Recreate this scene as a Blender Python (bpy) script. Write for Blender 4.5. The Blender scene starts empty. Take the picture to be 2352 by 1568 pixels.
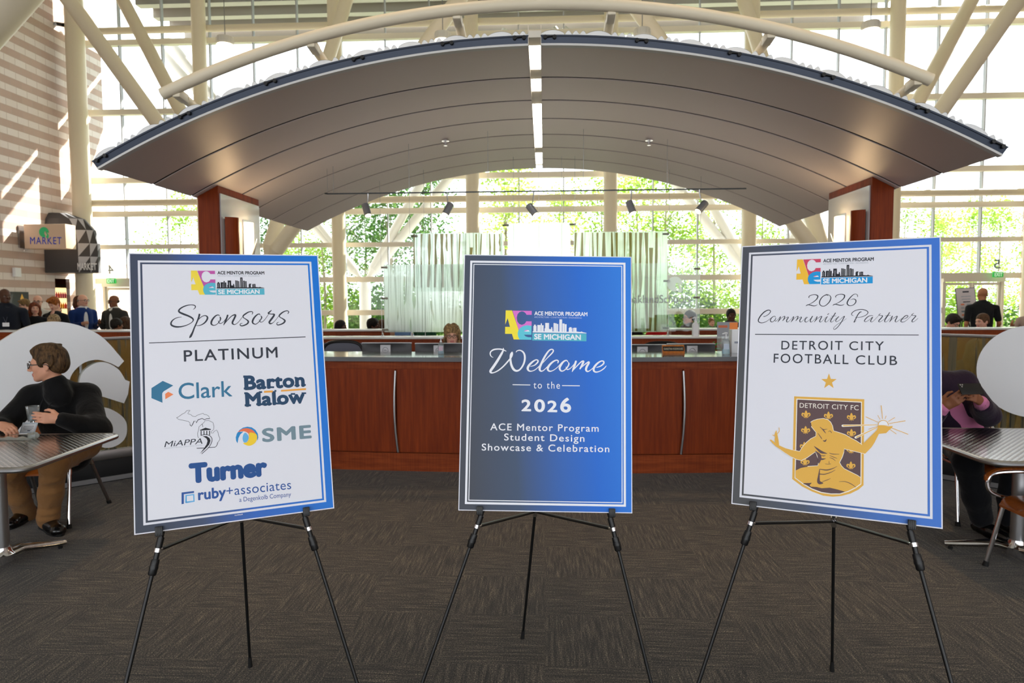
import bpy, bmesh, math, random, os
import numpy as np
from mathutils import Vector, Matrix

# ------------------------------------------------------------------ camera
SC = bpy.context.scene
COL = SC.collection
PW, PH = 2352, 1568                       # photograph frame
FPX, PITCH, YAW, ROLL, CAM_H = 1527.71, 0.0586, 0.0487, -0.0046, 1.55

def _cam_basis():
    cy, sy, cp, sp = math.cos(YAW), math.sin(YAW), math.cos(PITCH), math.sin(PITCH)
    fwd = np.array([-sy * cp, cy * cp, -sp]); right = np.array([cy, sy, 0.0]); up = np.cross(right, fwd)
    c, s = math.cos(ROLL), math.sin(ROLL)
    return np.array([c * right + s * up, -s * right + c * up, fwd])
RC = _cam_basis()
cam_data = bpy.data.cameras.new('camera')
cam = bpy.data.objects.new('camera', cam_data); COL.objects.link(cam)
cam_data.sensor_width = 36.0; cam_data.sensor_fit = 'HORIZONTAL'
cam_data.lens = FPX / PW * 36.0
cam_data.clip_start = 0.05; cam_data.clip_end = 300
cam_data.dof.use_dof = True; cam_data.dof.focus_distance = 2.3; cam_data.dof.aperture_fstop = 5.6
cam.matrix_world = Matrix(((RC[0][0], RC[1][0], -RC[2][0], 0), (RC[0][1], RC[1][1], -RC[2][1], 0),
                           (RC[0][2], RC[1][2], -RC[2][2], CAM_H), (0, 0, 0, 1)))
SC.camera = cam

# ------------------------------------------------------------------ daylight and exposure
SC.view_settings.view_transform = 'Standard'; SC.view_settings.look = 'None'
SC.view_settings.gamma = 1.0; SC.view_settings.use_curve_mapping = False
SC.view_settings.exposure = 0.0
world = bpy.data.worlds.new('sky'); SC.world = world; world.use_nodes = True
wn = world.node_tree; wbg = wn.nodes['Background']
wbg.inputs['Color'].default_value = (0.93, 0.965, 1.0, 1); wbg.inputs['Strength'].default_value = 3.7
sun_data = bpy.data.lights.new('sun', 'SUN'); sun = bpy.data.objects.new('sun', sun_data); COL.objects.link(sun)
sun_data.energy = 17.0; sun_data.angle = 0.009; sun_data.color = (1.0, 0.93, 0.82)
SUN_DIR = Vector((0.62, 0.70, 0.75)).normalized()         # towards the sun: beyond the far glass, to the right
sun.rotation_euler = SUN_DIR.to_track_quat('Z', 'Y').to_euler(); sun.location = (20, 30, 30)
for dx in (-1.6, 1.7):                                    # unseen warm spots added to tint the floor in front of the desk
    dl = bpy.data.lights.new('floor_warm_spot', 'SPOT'); do = bpy.data.objects.new('floor_warm_spot', dl); COL.objects.link(do)
    dl.energy = 1500; dl.color = (1.0, 0.66, 0.34); dl.spot_size = 0.36; dl.spot_blend = 0.9; dl.shadow_soft_size = 0.2; do.location = (dx, 4.6, 12.3)
ul = bpy.data.lights.new('canopy_fill_light', 'AREA'); uo = bpy.data.objects.new('canopy_fill_light', ul); COL.objects.link(uo)      # unseen area light added behind the counter to brighten the canopy underside
ul.shape = 'RECTANGLE'; ul.size = 4.6; ul.size_y = 0.22; ul.energy = 15; ul.color = (1.0, 0.93, 0.86); uo.location = (-0.05, 6.72, 0.80); uo.rotation_euler = (math.pi, 0, 0)
try:
    SC.cycles.use_denoising = True; SC.cycles.sample_clamp_indirect = 6.0
    SC.cycles.max_bounces = 8; SC.cycles.transparent_max_bounces = 16; SC.cycles.caustics_reflective = False
    SC.cycles.caustics_refractive = False
except Exception:
    pass

# ------------------------------------------------------------------ helpers
def ray(px, py):
    return np.array([(px - PW / 2) / FPX, -(py - PH / 2) / FPX, 1.0]) @ RC
def at(px, py, X=None, Y=None, Z=None):
    """point of the place seen at a photograph pixel, on the plane X, Y or Z = const"""
    d = ray(px, py)
    t = X / d[0] if X is not None else Y / d[1] if Y is not None else (Z - CAM_H) / d[2]
    return Vector(d * t + np.array([0, 0, CAM_H]))
def on_plane(px, py, p0, n):
    d = Vector(ray(px, py)); o = Vector((0, 0, CAM_H))
    return o + d * ((Vector(p0) - o).dot(n) / d.dot(n))

def lin(c):
    return tuple((x / 12.92 if x <= 0.04045 else ((x + 0.055) / 1.055) ** 2.4) for x in c)
def rgb(r, g, b):
    return lin((r / 255, g / 255, b / 255)) + (1.0,)

MATS = {}
def mat(name, color=(200, 200, 200), rough=0.5, metal=0.0, spec=0.5, emit=None, estr=0.0, coat=0.0, sheen=0.0, trans=0.0, ior=1.45):
    if name in MATS: return MATS[name]
    m = bpy.data.materials.new(name); m.use_nodes = True
    b = m.node_tree.nodes['Principled BSDF']
    b.inputs['Base Color'].default_value = rgb(*color)
    b.inputs['Roughness'].default_value = rough; b.inputs['Metallic'].default_value = metal
    b.inputs['Specular IOR Level'].default_value = spec; b.inputs['IOR'].default_value = ior
    b.inputs['Coat Weight'].default_value = coat; b.inputs['Sheen Weight'].default_value = sheen
    b.inputs['Transmission Weight'].default_value = trans
    if emit: b.inputs['Emission Color'].default_value = rgb(*emit); b.inputs['Emission Strength'].default_value = estr
    MATS[name] = m
    return m
def nodes_of(m):
    nt = m.node_tree
    return nt, nt.nodes['Principled BSDF'], (lambda t: nt.nodes.new(t)), nt.links.new
def coords(nt, kind='Object', scale=(1, 1, 1), rot=(0, 0, 0)):
    tc = nt.nodes.new('ShaderNodeTexCoord'); mp = nt.nodes.new('ShaderNodeMapping')
    nt.links.new(tc.outputs[kind], mp.inputs['Vector'])
    mp.inputs['Scale'].default_value = scale; mp.inputs['Rotation'].default_value = rot
    return mp.outputs['Vector']
def ramp(nt, fac, stops, interp='LINEAR'):
    r = nt.nodes.new('ShaderNodeValToRGB'); r.color_ramp.interpolation = interp
    e = r.color_ramp.elements
    while len(e) < len(stops): e.new(0.5)
    for el, (p, c) in zip(e, stops): el.position = p; el.color = c if len(c) == 4 else rgb(*c)
    nt.links.new(fac, r.inputs['Fac'])
    return r.outputs['Color']
def noise(nt, vec, scale, detail=3, rough=0.55):
    n = nt.nodes.new('ShaderNodeTexNoise'); n.inputs['Scale'].default_value = scale
    n.inputs['Detail'].default_value = detail; n.inputs['Roughness'].default_value = rough
    nt.links.new(vec, n.inputs['Vector'])
    return n.outputs['Fac']
def mixc(nt, fac, a, b, mode='MIX'):
    m = nt.nodes.new('ShaderNodeMix'); m.data_type = 'RGBA'; m.blend_type = mode
    for s, v in ((m.inputs['Factor'], fac), (m.inputs['A'], a), (m.inputs['B'], b)):
        if hasattr(v, 'is_linked'): nt.links.new(v, s)
        else: s.default_value = v
    return m.outputs['Result']
def math_n(nt, op, a, b=None):
    m = nt.nodes.new('ShaderNodeMath'); m.operation = op
    for s, v in zip(m.inputs, (a, b)):
        if v is None: continue
        if hasattr(v, 'is_linked'): nt.links.new(v, s)
        else: s.default_value = v
    return m.outputs[0]
def bump(nt, b, h, strength=0.2, dist=0.01):
    n = nt.nodes.new('ShaderNodeBump'); n.inputs['Strength'].default_value = strength; n.inputs['Distance'].default_value = dist
    nt.links.new(h, n.inputs['Height']); nt.links.new(n.outputs['Normal'], b.inputs['Normal'])

def glass_mat(name, tint=(245, 250, 248), gloss=0.06, haze=0.0, haze_col=(235, 242, 240), rough=0.0):
    """clear sheet glass: tinted see-through, a fresnel reflection and, for frosted panes, a white film"""
    if name in MATS: return MATS[name]
    m = bpy.data.materials.new(name); m.use_nodes = True; nt = m.node_tree; nt.nodes.clear()
    out = nt.nodes.new('ShaderNodeOutputMaterial'); tr = nt.nodes.new('ShaderNodeBsdfTransparent'); gl = nt.nodes.new('ShaderNodeBsdfGlossy')
    tr.inputs['Color'].default_value = rgb(*tint); gl.inputs['Roughness'].default_value = rough
    lw = nt.nodes.new('ShaderNodeFresnel'); lw.inputs['IOR'].default_value = 1.45
    mx = nt.nodes.new('ShaderNodeMixShader'); nt.links.new(lw.outputs[0], mx.inputs[0])
    if gloss < 0.05: mx.inputs[0].default_value = gloss; nt.links.remove(mx.inputs[0].links[0])
    nt.links.new(tr.outputs[0], mx.inputs[1]); nt.links.new(gl.outputs[0], mx.inputs[2])
    last = mx.outputs[0]
    if haze > 0:
        df = nt.nodes.new('ShaderNodeBsdfTranslucent'); dd = nt.nodes.new('ShaderNodeBsdfDiffuse')
        df.inputs['Color'].default_value = rgb(*haze_col); dd.inputs['Color'].default_value = rgb(*haze_col)
        a = nt.nodes.new('ShaderNodeMixShader'); a.inputs[0].default_value = 0.5
        nt.links.new(df.outputs[0], a.inputs[1]); nt.links.new(dd.outputs[0], a.inputs[2])
        mh = nt.nodes.new('ShaderNodeMixShader'); mh.inputs[0].default_value = haze; mh.name = 'haze'
        nt.links.new(last, mh.inputs[1]); nt.links.new(a.outputs[0], mh.inputs[2]); last = mh.outputs[0]
    nt.links.new(last, out.inputs['Surface'])
    MATS[name] = m
    return m

WORLD_M = {}
def world_m(o):
    return WORLD_M.get(o.name, Matrix.Identity(4))

class MB:
    """collects shapes and links them as ONE mesh object"""
    def __init__(s): s.v = []; s.f = []; s.m = []
    def add(s, verts, faces, mi=0, M=None):
        n = len(s.v)
        s.v += [tuple(M @ Vector(p)) if M is not None else tuple(p) for p in verts]
        s.f += [tuple(i + n for i in f) for f in faces]; s.m += [mi] * len(faces)
        return s
    def box(s, x0, x1, y0, y1, z0, z1, mi=0, M=None, bev=0.0):
        if bev > 0:
            bm = bmesh.new(); bmesh.ops.create_cube(bm, size=1.0)
            for v in bm.verts: v.co = Vector((x0 + (v.co.x + .5) * (x1 - x0), y0 + (v.co.y + .5) * (y1 - y0), z0 + (v.co.z + .5) * (z1 - z0)))
            bmesh.ops.bevel(bm, geom=bm.edges[:], offset=bev, segments=2, affect='EDGES', profile=0.5)
            bm.verts.index_update()
            vs = [v.co.copy() for v in bm.verts]; fs = [[v.index for v in f.verts] for f in bm.faces]; bm.free()
            return s.add(vs, fs, mi, M)
        v = [(x, y, z) for z in (z0, z1) for y in (y0, y1) for x in (x0, x1)]
        return s.add(v, [(0, 2, 3, 1), (4, 5, 7, 6), (0, 1, 5, 4), (2, 6, 7, 3), (0, 4, 6, 2), (1, 3, 7, 5)], mi, M)
    def tube(s, pts, r, n=12, mi=0, closed=False, caps=True, M=None, flat=1.0, up=None):
        pts = [Vector(p) for p in pts]; k = len(pts); rs = [r] * k if not hasattr(r, '__len__') else list(r)
        vs = []; prev = None
        for i, p in enumerate(pts):
            if closed: t = pts[(i + 1) % k] - pts[i - 1]
            else: t = pts[min(i + 1, k - 1)] - pts[max(i - 1, 0)]
            t.normalize()
            if prev is None:
                a = Vector(up) if up else (Vector((0, 0, 1)) if abs(t.z) < .9 else Vector((1, 0, 0)))
                u = (a - t * a.dot(t)).normalized()
            else:
                u = (prev - t * prev.dot(t))
                u = u.normalized() if u.length > 1e-6 else prev
            prev = u; w = t.cross(u)
            for j in range(n):
                an = 2 * math.pi * j / n
                vs.append(p + (u * math.cos(an) * flat + w * math.sin(an)) * rs[i])
        fs = []
        for i in range(k if closed else k - 1):
            a, b = i * n, ((i + 1) % k) * n
            for j in range(n): fs.append((a + j, a + (j + 1) % n, b + (j + 1) % n, b + j))
        if caps and not closed:
            fs.append(tuple(range(n - 1, -1, -1))); fs.append(tuple((k - 1) * n + j for j in range(n)))
        return s.add(vs, fs, mi, M)
    def lathe(s, prof, n=20, mi=0, M=None):
        vs = []; fs = []
        for r, z in prof:
            for j in range(n): a = 2 * math.pi * j / n; vs.append((r * math.cos(a), r * math.sin(a), z))
        for i in range(len(prof) - 1):
            for j in range(n): fs.append((i * n + j, i * n + (j + 1) % n, (i + 1) * n + (j + 1) % n, (i + 1) * n + j))
        fs.append(tuple(range(n - 1, -1, -1))); fs.append(tuple((len(prof) - 1) * n + j for j in range(n)))
        return s.add(vs, fs, mi, M)
    def prism(s, poly, d0, d1, mi=0, M=None, axis='y', side_mi=None):
        """2-D outline (x, z) extruded along y from d0 to d1 (or (x, y) along z)"""
        n = len(poly); ar = sum(poly[i][0] * poly[(i + 1) % n][1] - poly[(i + 1) % n][0] * poly[i][1] for i in range(n))
        if ar < 0: poly = poly[::-1]
        P = (lambda a, b, d: (a, d, b)) if axis == 'y' else (lambda a, b, d: (a, b, d))
        vs = [P(a, b, d0) for a, b in poly] + [P(a, b, d1) for a, b in poly]
        c0, c1 = tuple(range(n)), tuple(range(2 * n - 1, n - 1, -1))
        if axis != 'y': c0, c1 = c0[::-1], c1[::-1]
        s.add(vs, [c0, c1], mi, M)
        sd = [(i + n, (i + 1) % n + n, (i + 1) % n, i) for i in range(n)]
        if axis != 'y': sd = [f[::-1] for f in sd]
        return s.add(vs, sd, mi if side_mi is None else side_mi, M)
    def grid(s, fn, nu, nv, mi=0, M=None):
        vs = [fn(i / nu, j / nv) for j in range(nv + 1) for i in range(nu + 1)]
        fs = [(j * (nu + 1) + i, j * (nu + 1) + i + 1, (j + 1) * (nu + 1) + i + 1, (j + 1) * (nu + 1) + i) for j in range(nv) for i in range(nu)]
        return s.add(vs, fs, mi, M)
    def ball(s, c, r, n=12, mi=0, M=None):
        rr = r if hasattr(r, '__len__') else (r, r, r); vs = []; fs = []; h = n // 2 + 1
        for i in range(h + 1):
            a = math.pi * i / h
            for j in range(n):
                b = 2 * math.pi * j / n
                vs.append((c[0] + rr[0] * math.sin(a) * math.cos(b), c[1] + rr[1] * math.sin(a) * math.sin(b), c[2] + rr[2] * math.cos(a)))
        for i in range(h):
            for j in range(n): fs.append((i * n + j, (i + 1) * n + j, (i + 1) * n + (j + 1) % n, i * n + (j + 1) % n))
        return s.add(vs, fs, mi, M)
    def build(s, name, mats, parent=None, smooth=35, world=False, loc=None):
        me = bpy.data.meshes.new(name)
        vs = s.v
        if world and parent is not None:
            inv = world_m(parent).inverted(); vs = [tuple(inv @ Vector(p)) for p in vs]
        off = Vector((0, 0, 0))
        if loc is not None:
            off = Vector(loc); vs = [tuple(Vector(p) - off) for p in vs]
        me.from_pydata(vs, [], s.f)
        for m in (mats if isinstance(mats, (list, tuple)) else [mats]): me.materials.append(m)
        me.polygons.foreach_set('material_index', s.m)
        if smooth:
            me.polygons.foreach_set('use_smooth', [True] * len(s.f)); me.set_sharp_from_angle(angle=math.radians(smooth))
        me.update()
        o = bpy.data.objects.new(name, me); COL.objects.link(o)
        o.location = off
        if parent is not None: o.parent = parent; WORLD_M[o.name] = world_m(parent) @ Matrix.Translation(off)
        else: WORLD_M[o.name] = Matrix.Translation(off)
        return o

def tag(o, label=None, cat=None, group=None, kind=None):
    if label: o['label'] = label
    if cat: o['category'] = cat
    if group: o['group'] = group
    if kind: o['kind'] = kind
    return o
def thing(name, label, cat, loc=(0, 0, 0), rotz=0.0, group=None, M=None, kind=None):
    o = bpy.data.objects.new(name, None); COL.objects.link(o)
    m = M if M is not None else Matrix.Translation(Vector(loc)) @ Matrix.Rotation(rotz, 4, 'Z')
    o.matrix_world = m; WORLD_M[o.name] = m.copy(); o.empty_display_size = 0.1
    return tag(o, label, cat, group, kind)
def dup(root, loc=None, rotz=None, label=None, group=None, M=None):
    r = root.copy(); COL.objects.link(r)
    if M is not None: r.matrix_world = M
    else:
        if loc is not None: r.location = loc
        if rotz is not None: r.rotation_euler = (0, 0, rotz)
    if label: r['label'] = label
    if group: r['group'] = group
    for ch in list(root.children):
        c = ch.copy(); COL.objects.link(c); c.parent = r
        for g in list(ch.children):
            d = g.copy(); COL.objects.link(d); d.parent = c
    return r

_TXT = {}
def text_shape(body, bold=0.0, spacing=1.0):
    """outline of a line of lettering: vertices, faces and the cap height; bold swells the strokes by that much"""
    key = (body, bold, spacing)
    if key in _TXT: return _TXT[key]
    c = bpy.data.curves.new('lettering', 'FONT'); c.body = body
    c.space_character = spacing; c.resolution_u = 5
    o = bpy.data.objects.new('lettering', c); COL.objects.link(o)
    bpy.context.view_layer.update()
    me = bpy.data.meshes.new_from_object(o.evaluated_get(bpy.context.evaluated_depsgraph_get()))
    v = [(p.co.x, p.co.y, 0.0) for p in me.vertices]; fs = [tuple(p.vertices) for p in me.polygons]
    bpy.data.objects.remove(o); bpy.data.curves.remove(c); bpy.data.meshes.remove(me)
    if bold > 0:
        v0, f0 = v, fs; v, fs = list(v0), list(f0)
        for k in range(8):
            a = math.pi * k / 4; n = len(v)
            v += [(x + bold * math.cos(a), y + bold * math.sin(a), -1.5e-5 * (k + 1)) for x, y, _ in v0]; fs += [tuple(i + n for i in q) for q in f0]
    cap = 0.682
    _TXT[key] = (v, fs, cap + bold)
    return _TXT[key]
def text_into(mb, body, p0, p1, cap_h, mi=0, bold=0.0, spacing=1.0, shear=0.0, depth=0.0, M=None, flip=False, up=None, yref=0.0):
    """lettering fitted between two baseline points (2-D), with the given capital height; (x, z) plane"""
    v, fs, cap = text_shape(body, bold, spacing)
    xs = [q[0] for q in v]; x0, x1 = min(xs), max(xs)
    p0 = Vector(p0); p1 = Vector(p1); d = p1 - p0; L = d.length; d = d / L; u = Vector((-d.y, d.x)) if up is None else Vector(up)
    vs = []
    for a, b, e in v:
        t = (a - x0) / (x1 - x0)
        if flip: t = 1 - t
        q = p0 + d * (t * L) + u * (b / cap * cap_h) + d * (shear * b / cap * cap_h)
        vs.append((q.x, yref - depth + e, q.y))
    ff = [f[::-1] if flip else f for f in fs]
    mb.add(vs, ff, mi, M)
    return mb
def smooth_pts(pts, n=8, closed=False):
    """Catmull-Rom through the points"""
    P = [np.array(p, float) for p in pts]; out = []; k = len(P)
    for i in range(k if closed else k - 1):
        p0 = P[i - 1] if (closed or i > 0) else 2 * P[0] - P[1]
        p1 = P[i]; p2 = P[(i + 1) % k]
        p3 = P[(i + 2) % k] if (closed or i + 2 < k) else 2 * P[-1] - P[-2]
        for j in range(n):
            t = j / n
            out.append(0.5 * (2 * p1 + (p2 - p0) * t + (2 * p0 - 5 * p1 + 4 * p2 - p3) * t * t + (3 * p1 - p0 - 3 * p2 + p3) * t ** 3))
    if not closed: out.append(P[-1])
    return out
# ------------------------------------------------------------------ materials of the building
def wood_mat(name, dark, light, rough=0.35, scale=(14, 14, 0.9), coat=0.2):
    if name in MATS: return MATS[name]
    m = mat(name, light, rough=rough, coat=coat, spec=0.5 if coat > 0 else 0.18); nt, b, new, lk = nodes_of(m)
    v = coords(nt, 'Object', scale)
    n1 = noise(nt, v, 2.2, 5, 0.6); n2 = noise(nt, coords(nt, 'Object', (90, 90, 2.5)), 1.0, 2, 0.5)
    c = ramp(nt, n1, [(0.28, dark), (0.72, light)])
    c2 = mixc(nt, 0.22, c, ramp(nt, n2, [(0.35, dark), (0.65, light)]))
    lk(c2, b.inputs['Base Color'])
    return m
M_CREAM = mat('cream painted steel', (226, 214, 188), rough=0.45)
M_WHITE_STEEL = mat('white painted steel', (232, 230, 224), rough=0.45)
M_MULL = mat('off white mullion', (222, 214, 200), rough=0.45)
M_MULL_D = mat('grey mullion', (172, 174, 180), rough=0.4)
M_CHERRY = wood_mat('cherry wood', (98, 32, 6), (142, 58, 14), rough=0.5, coat=0.0)
M_CHERRY_L = wood_mat('cherry wood horizontal', (104, 38, 10), (152, 70, 28), rough=0.5, coat=0.0, scale=(0.9, 14, 14))
M_CHROME = mat('chrome', (225, 225, 228), rough=0.12, metal=1.0)
M_STEEL = mat('satin steel', (178, 178, 180), rough=0.32, metal=1.0)
M_BLACK = mat('black plastic', (18, 18, 19), rough=0.38)
M_RUBBER = mat('black rubber', (14, 14, 14), rough=0.8)
M_DARK = mat('black plinth', (14, 15, 18), rough=0.5)
M_WHITE = mat('white plastic', (236, 237, 240), rough=0.4)
M_GLASS = glass_mat('window glass', tint=(246, 250, 250))

def carpet():
    m = mat('carpet tiles', (70, 64, 58), rough=0.95, spec=0.15, sheen=0.15); nt, b, new, lk = nodes_of(m)
    base = coords(nt, 'Object')
    ck = new('ShaderNodeTexChecker'); ck.inputs['Scale'].default_value = 1 / 0.46
    ck.inputs['Color1'].default_value = (0, 0, 0, 1); ck.inputs['Color2'].default_value = (1, 1, 1, 1); lk(base, ck.inputs['Vector'])
    def streak(sx, sy):
        a = noise(nt, coords(nt, 'Object', (sx, sy, 1)), 1.0, 2, 0.5)
        c = noise(nt, coords(nt, 'Object', (sx * 2.2, sy * 1.7, 1)), 1.0, 3, 0.6)
        return math_n(nt, 'ADD', math_n(nt, 'MULTIPLY', a, 0.6), math_n(nt, 'MULTIPLY', c, 0.4))
    st = new('ShaderNodeMix'); st.data_type = 'FLOAT'
    lk(ck.outputs['Fac'], st.inputs['Factor']); lk(streak(75, 5), st.inputs['A']); lk(streak(5, 75), st.inputs['B'])
    yarn = noise(nt, base, 170, 2, 0.75)
    tone = noise(nt, coords(nt, 'Object', (2.2, 2.2, 1)), 1.0, 3, 0.6)
    f = math_n(nt, 'ADD', math_n(nt, 'MULTIPLY', st.outputs['Result'], 0.40), math_n(nt, 'MULTIPLY', yarn, 0.60))
    c = ramp(nt, f, [(0.39, (30, 30, 32)), (0.49, (62, 59, 56)), (0.56, (100, 92, 82)), (0.64, (168, 154, 132))])
    c2 = mixc(nt, ramp(nt, tone, [(0.35, (0, 0, 0)), (0.7, (90, 90, 90))]), c, rgb(84, 76, 62))
    lk(c2, b.inputs['Base Color'])
    bump(nt, b, f, 0.5, 0.006)
    return m

def block_wall():
    """ground-face blocks: tan courses alternating with pale ones"""
    m = mat('banded block wall', (190, 160, 140), rough=0.75); nt, b, new, lk = nodes_of(m)
    tc = new('ShaderNodeTexCoord'); sp = new('ShaderNodeSeparateXYZ'); cb = new('ShaderNodeCombineXYZ')
    lk(tc.outputs['Object'], sp.inputs[0]); lk(sp.outputs['Y'], cb.inputs['X']); lk(sp.outputs['Z'], cb.inputs['Y'])
    br = new('ShaderNodeTexBrick'); lk(cb.outputs[0], br.inputs['Vector'])
    br.inputs['Scale'].default_value = 1.0; br.inputs['Brick Width'].default_value = 0.40; br.inputs['Row Height'].default_value = 0.205
    br.inputs['Mortar Size'].default_value = 0.007; br.inputs['Color1'].default_value = (0.35, 0.35, 0.35, 1); br.inputs['Color2'].default_value = (0.65, 0.65, 0.65, 1)
    br.inputs['Mortar'].default_value = (0, 0, 0, 1); br.inputs['Bias'].default_value = 0
    row = math_n(nt, 'FRACT', math_n(nt, 'DIVIDE', math_n(nt, 'SUBTRACT', sp.outputs['Z'], 0.0), 0.41))
    band = ramp(nt, row, [(0.0, (192, 166, 154)), (0.5, (226, 215, 210))], 'CONSTANT')
    n = noise(nt, tc.outputs['Object'], 3.0, 4)
    c = mixc(nt, 0.20, band, br.outputs['Color'], 'OVERLAY')
    c = mixc(nt, ramp(nt, n, [(0.3, (0, 0, 0)), (0.8, (60, 60, 60))]), c, rgb(176, 142, 124))
    c = mixc(nt, br.outputs['Fac'], c, rgb(186, 168, 158))
    lk(c, b.inputs['Base Color'])
    return m

# ------------------------------------------------------------------ floor, walls, roof
XL, XR, YG = -15.15, 14.95, 21.3
mb = MB().box(XL - 0.4, XR + 0.4, -9, YG + 0.1, -0.12, 0.0)
tag(mb.build('floor', carpet(), smooth=0), 'dark brown carpet tiles with woven streaks across the hall', 'floor', kind='structure')
M_BLOCK = block_wall()
# left wall with the shop doorway
dy0, dy1, dz1 = 19.98, 20.62, 2.36
mb = MB()
mb.box(XL - 0.12, XL, -9, dy0, 0, 12.4); mb.box(XL - 0.12, XL, dy1, 22.6, 0, 12.4); mb.box(XL - 0.12, XL, 22.6, 24.2, 0, 3.0); mb.box(XL - 0.12, XL, dy0, dy1, dz1, 12.4)
tag(mb.build('wall_left', M_BLOCK, smooth=0), 'tall banded block wall behind the shop sign', 'wall', kind='structure')
mb = MB().box(XR, XR + 0.4, 13, 21.75, 0, 12.4); mb.box(XR, XR + 0.4, -9, 13, 0, 12.4)
tag(mb.build('wall_right', M_BLOCK, smooth=0), 'banded block wall at the right end', 'wall', kind='structure')
mb = MB().box(XL - 0.4, XR + 0.4, -9, YG + 0.4, 12.4, 12.8)
tag(mb.build('ceiling', mat('white ceiling', (232, 228, 220), rough=0.8), smooth=0), 'white roof deck over the hall', 'ceiling', kind='structure')
mb = MB().box(XL - 0.4, XR + 0.4, -9.4, -9.0, 6.5, 12.4)  # unseen wall, added to hold back daylight from behind the viewer
for x in (-15.15, -9.2, -3.1, 3.1, 9.2, 14.95): mb.box(x - 0.5, x + 0.5, -9.4, -9.0, 0, 6.5)
tag(mb.build('wall_rear', mat('painted wall', (214, 208, 200), rough=0.8), smooth=0), 'unseen wall added behind the viewer, with openings sized for the daylight', 'wall', kind='structure')
# shop behind the doorway
mb = MB().box(XL - 3.2, XL - 3.1, 19.4, 24.0, 0, 2.9); mb.box(XL - 3.2, XL - 0.12, 19.3, 19.4, 0, 2.9); mb.box(XL - 3.2, XL - 0.12, 24.0, 24.1, 0, 2.9); mb.box(XL - 3.2, XL - .12, 19.3, 24.1, 2.9, 3.0); mb.box(XL - 3.2, XL - .12, 19.3, 24.1, -.1, 0)
tag(mb.build('wall_shop', mat('shop wall', (150, 96, 34), rough=0.6), smooth=0), 'amber back wall inside the shop doorway', 'wall', kind='structure')

# ------------------------------------------------------------------ curtain wall
COLX = [-14.62, -10.66, -6.40, -2.20, 2.02, 6.19, 10.40, 14.45]
mcol = MB()
for i, x in enumerate(COLX):
    r = 0.27 if i == 0 else 0.21
    o = MB().tube([(x, 20.6, 0), (x, 20.6, 12.4)], r, 24).build('column', M_CREAM, loc=(x, 20.6, 0))
    names = ['thick round cream column beside the block wall', 'cream column behind the left end of the vault', 'cream column behind the left glass screen', 'cream column left of the frosted middle pane',
             'cream column right of the frosted middle pane', 'cream column behind the right easel board', 'cream column behind the right end of the vault', 'cream column at the right edge by the door']
    tag(o, names[i], 'column', kind='structure')
for z, nm in ((10.14, 'upper cream tube girt across the glass wall'), (4.78, 'lower cream tube girt across the glass wall')):
    o = MB().tube([(XL + 0.1, 20.85, z), (XR - 0.1, 20.85, z)], 0.105, 14).build('girt', M_CREAM, loc=(0, 20.85, z))
    tag(o, nm, 'beam', kind='structure')
ZH = [1.245, 2.31, 3.42, 4.48, 5.56, 7.73, 9.915, 12.3]
edges = [XL + 0.02] + COLX[1:-1] + [XR - 0.02]
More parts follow.
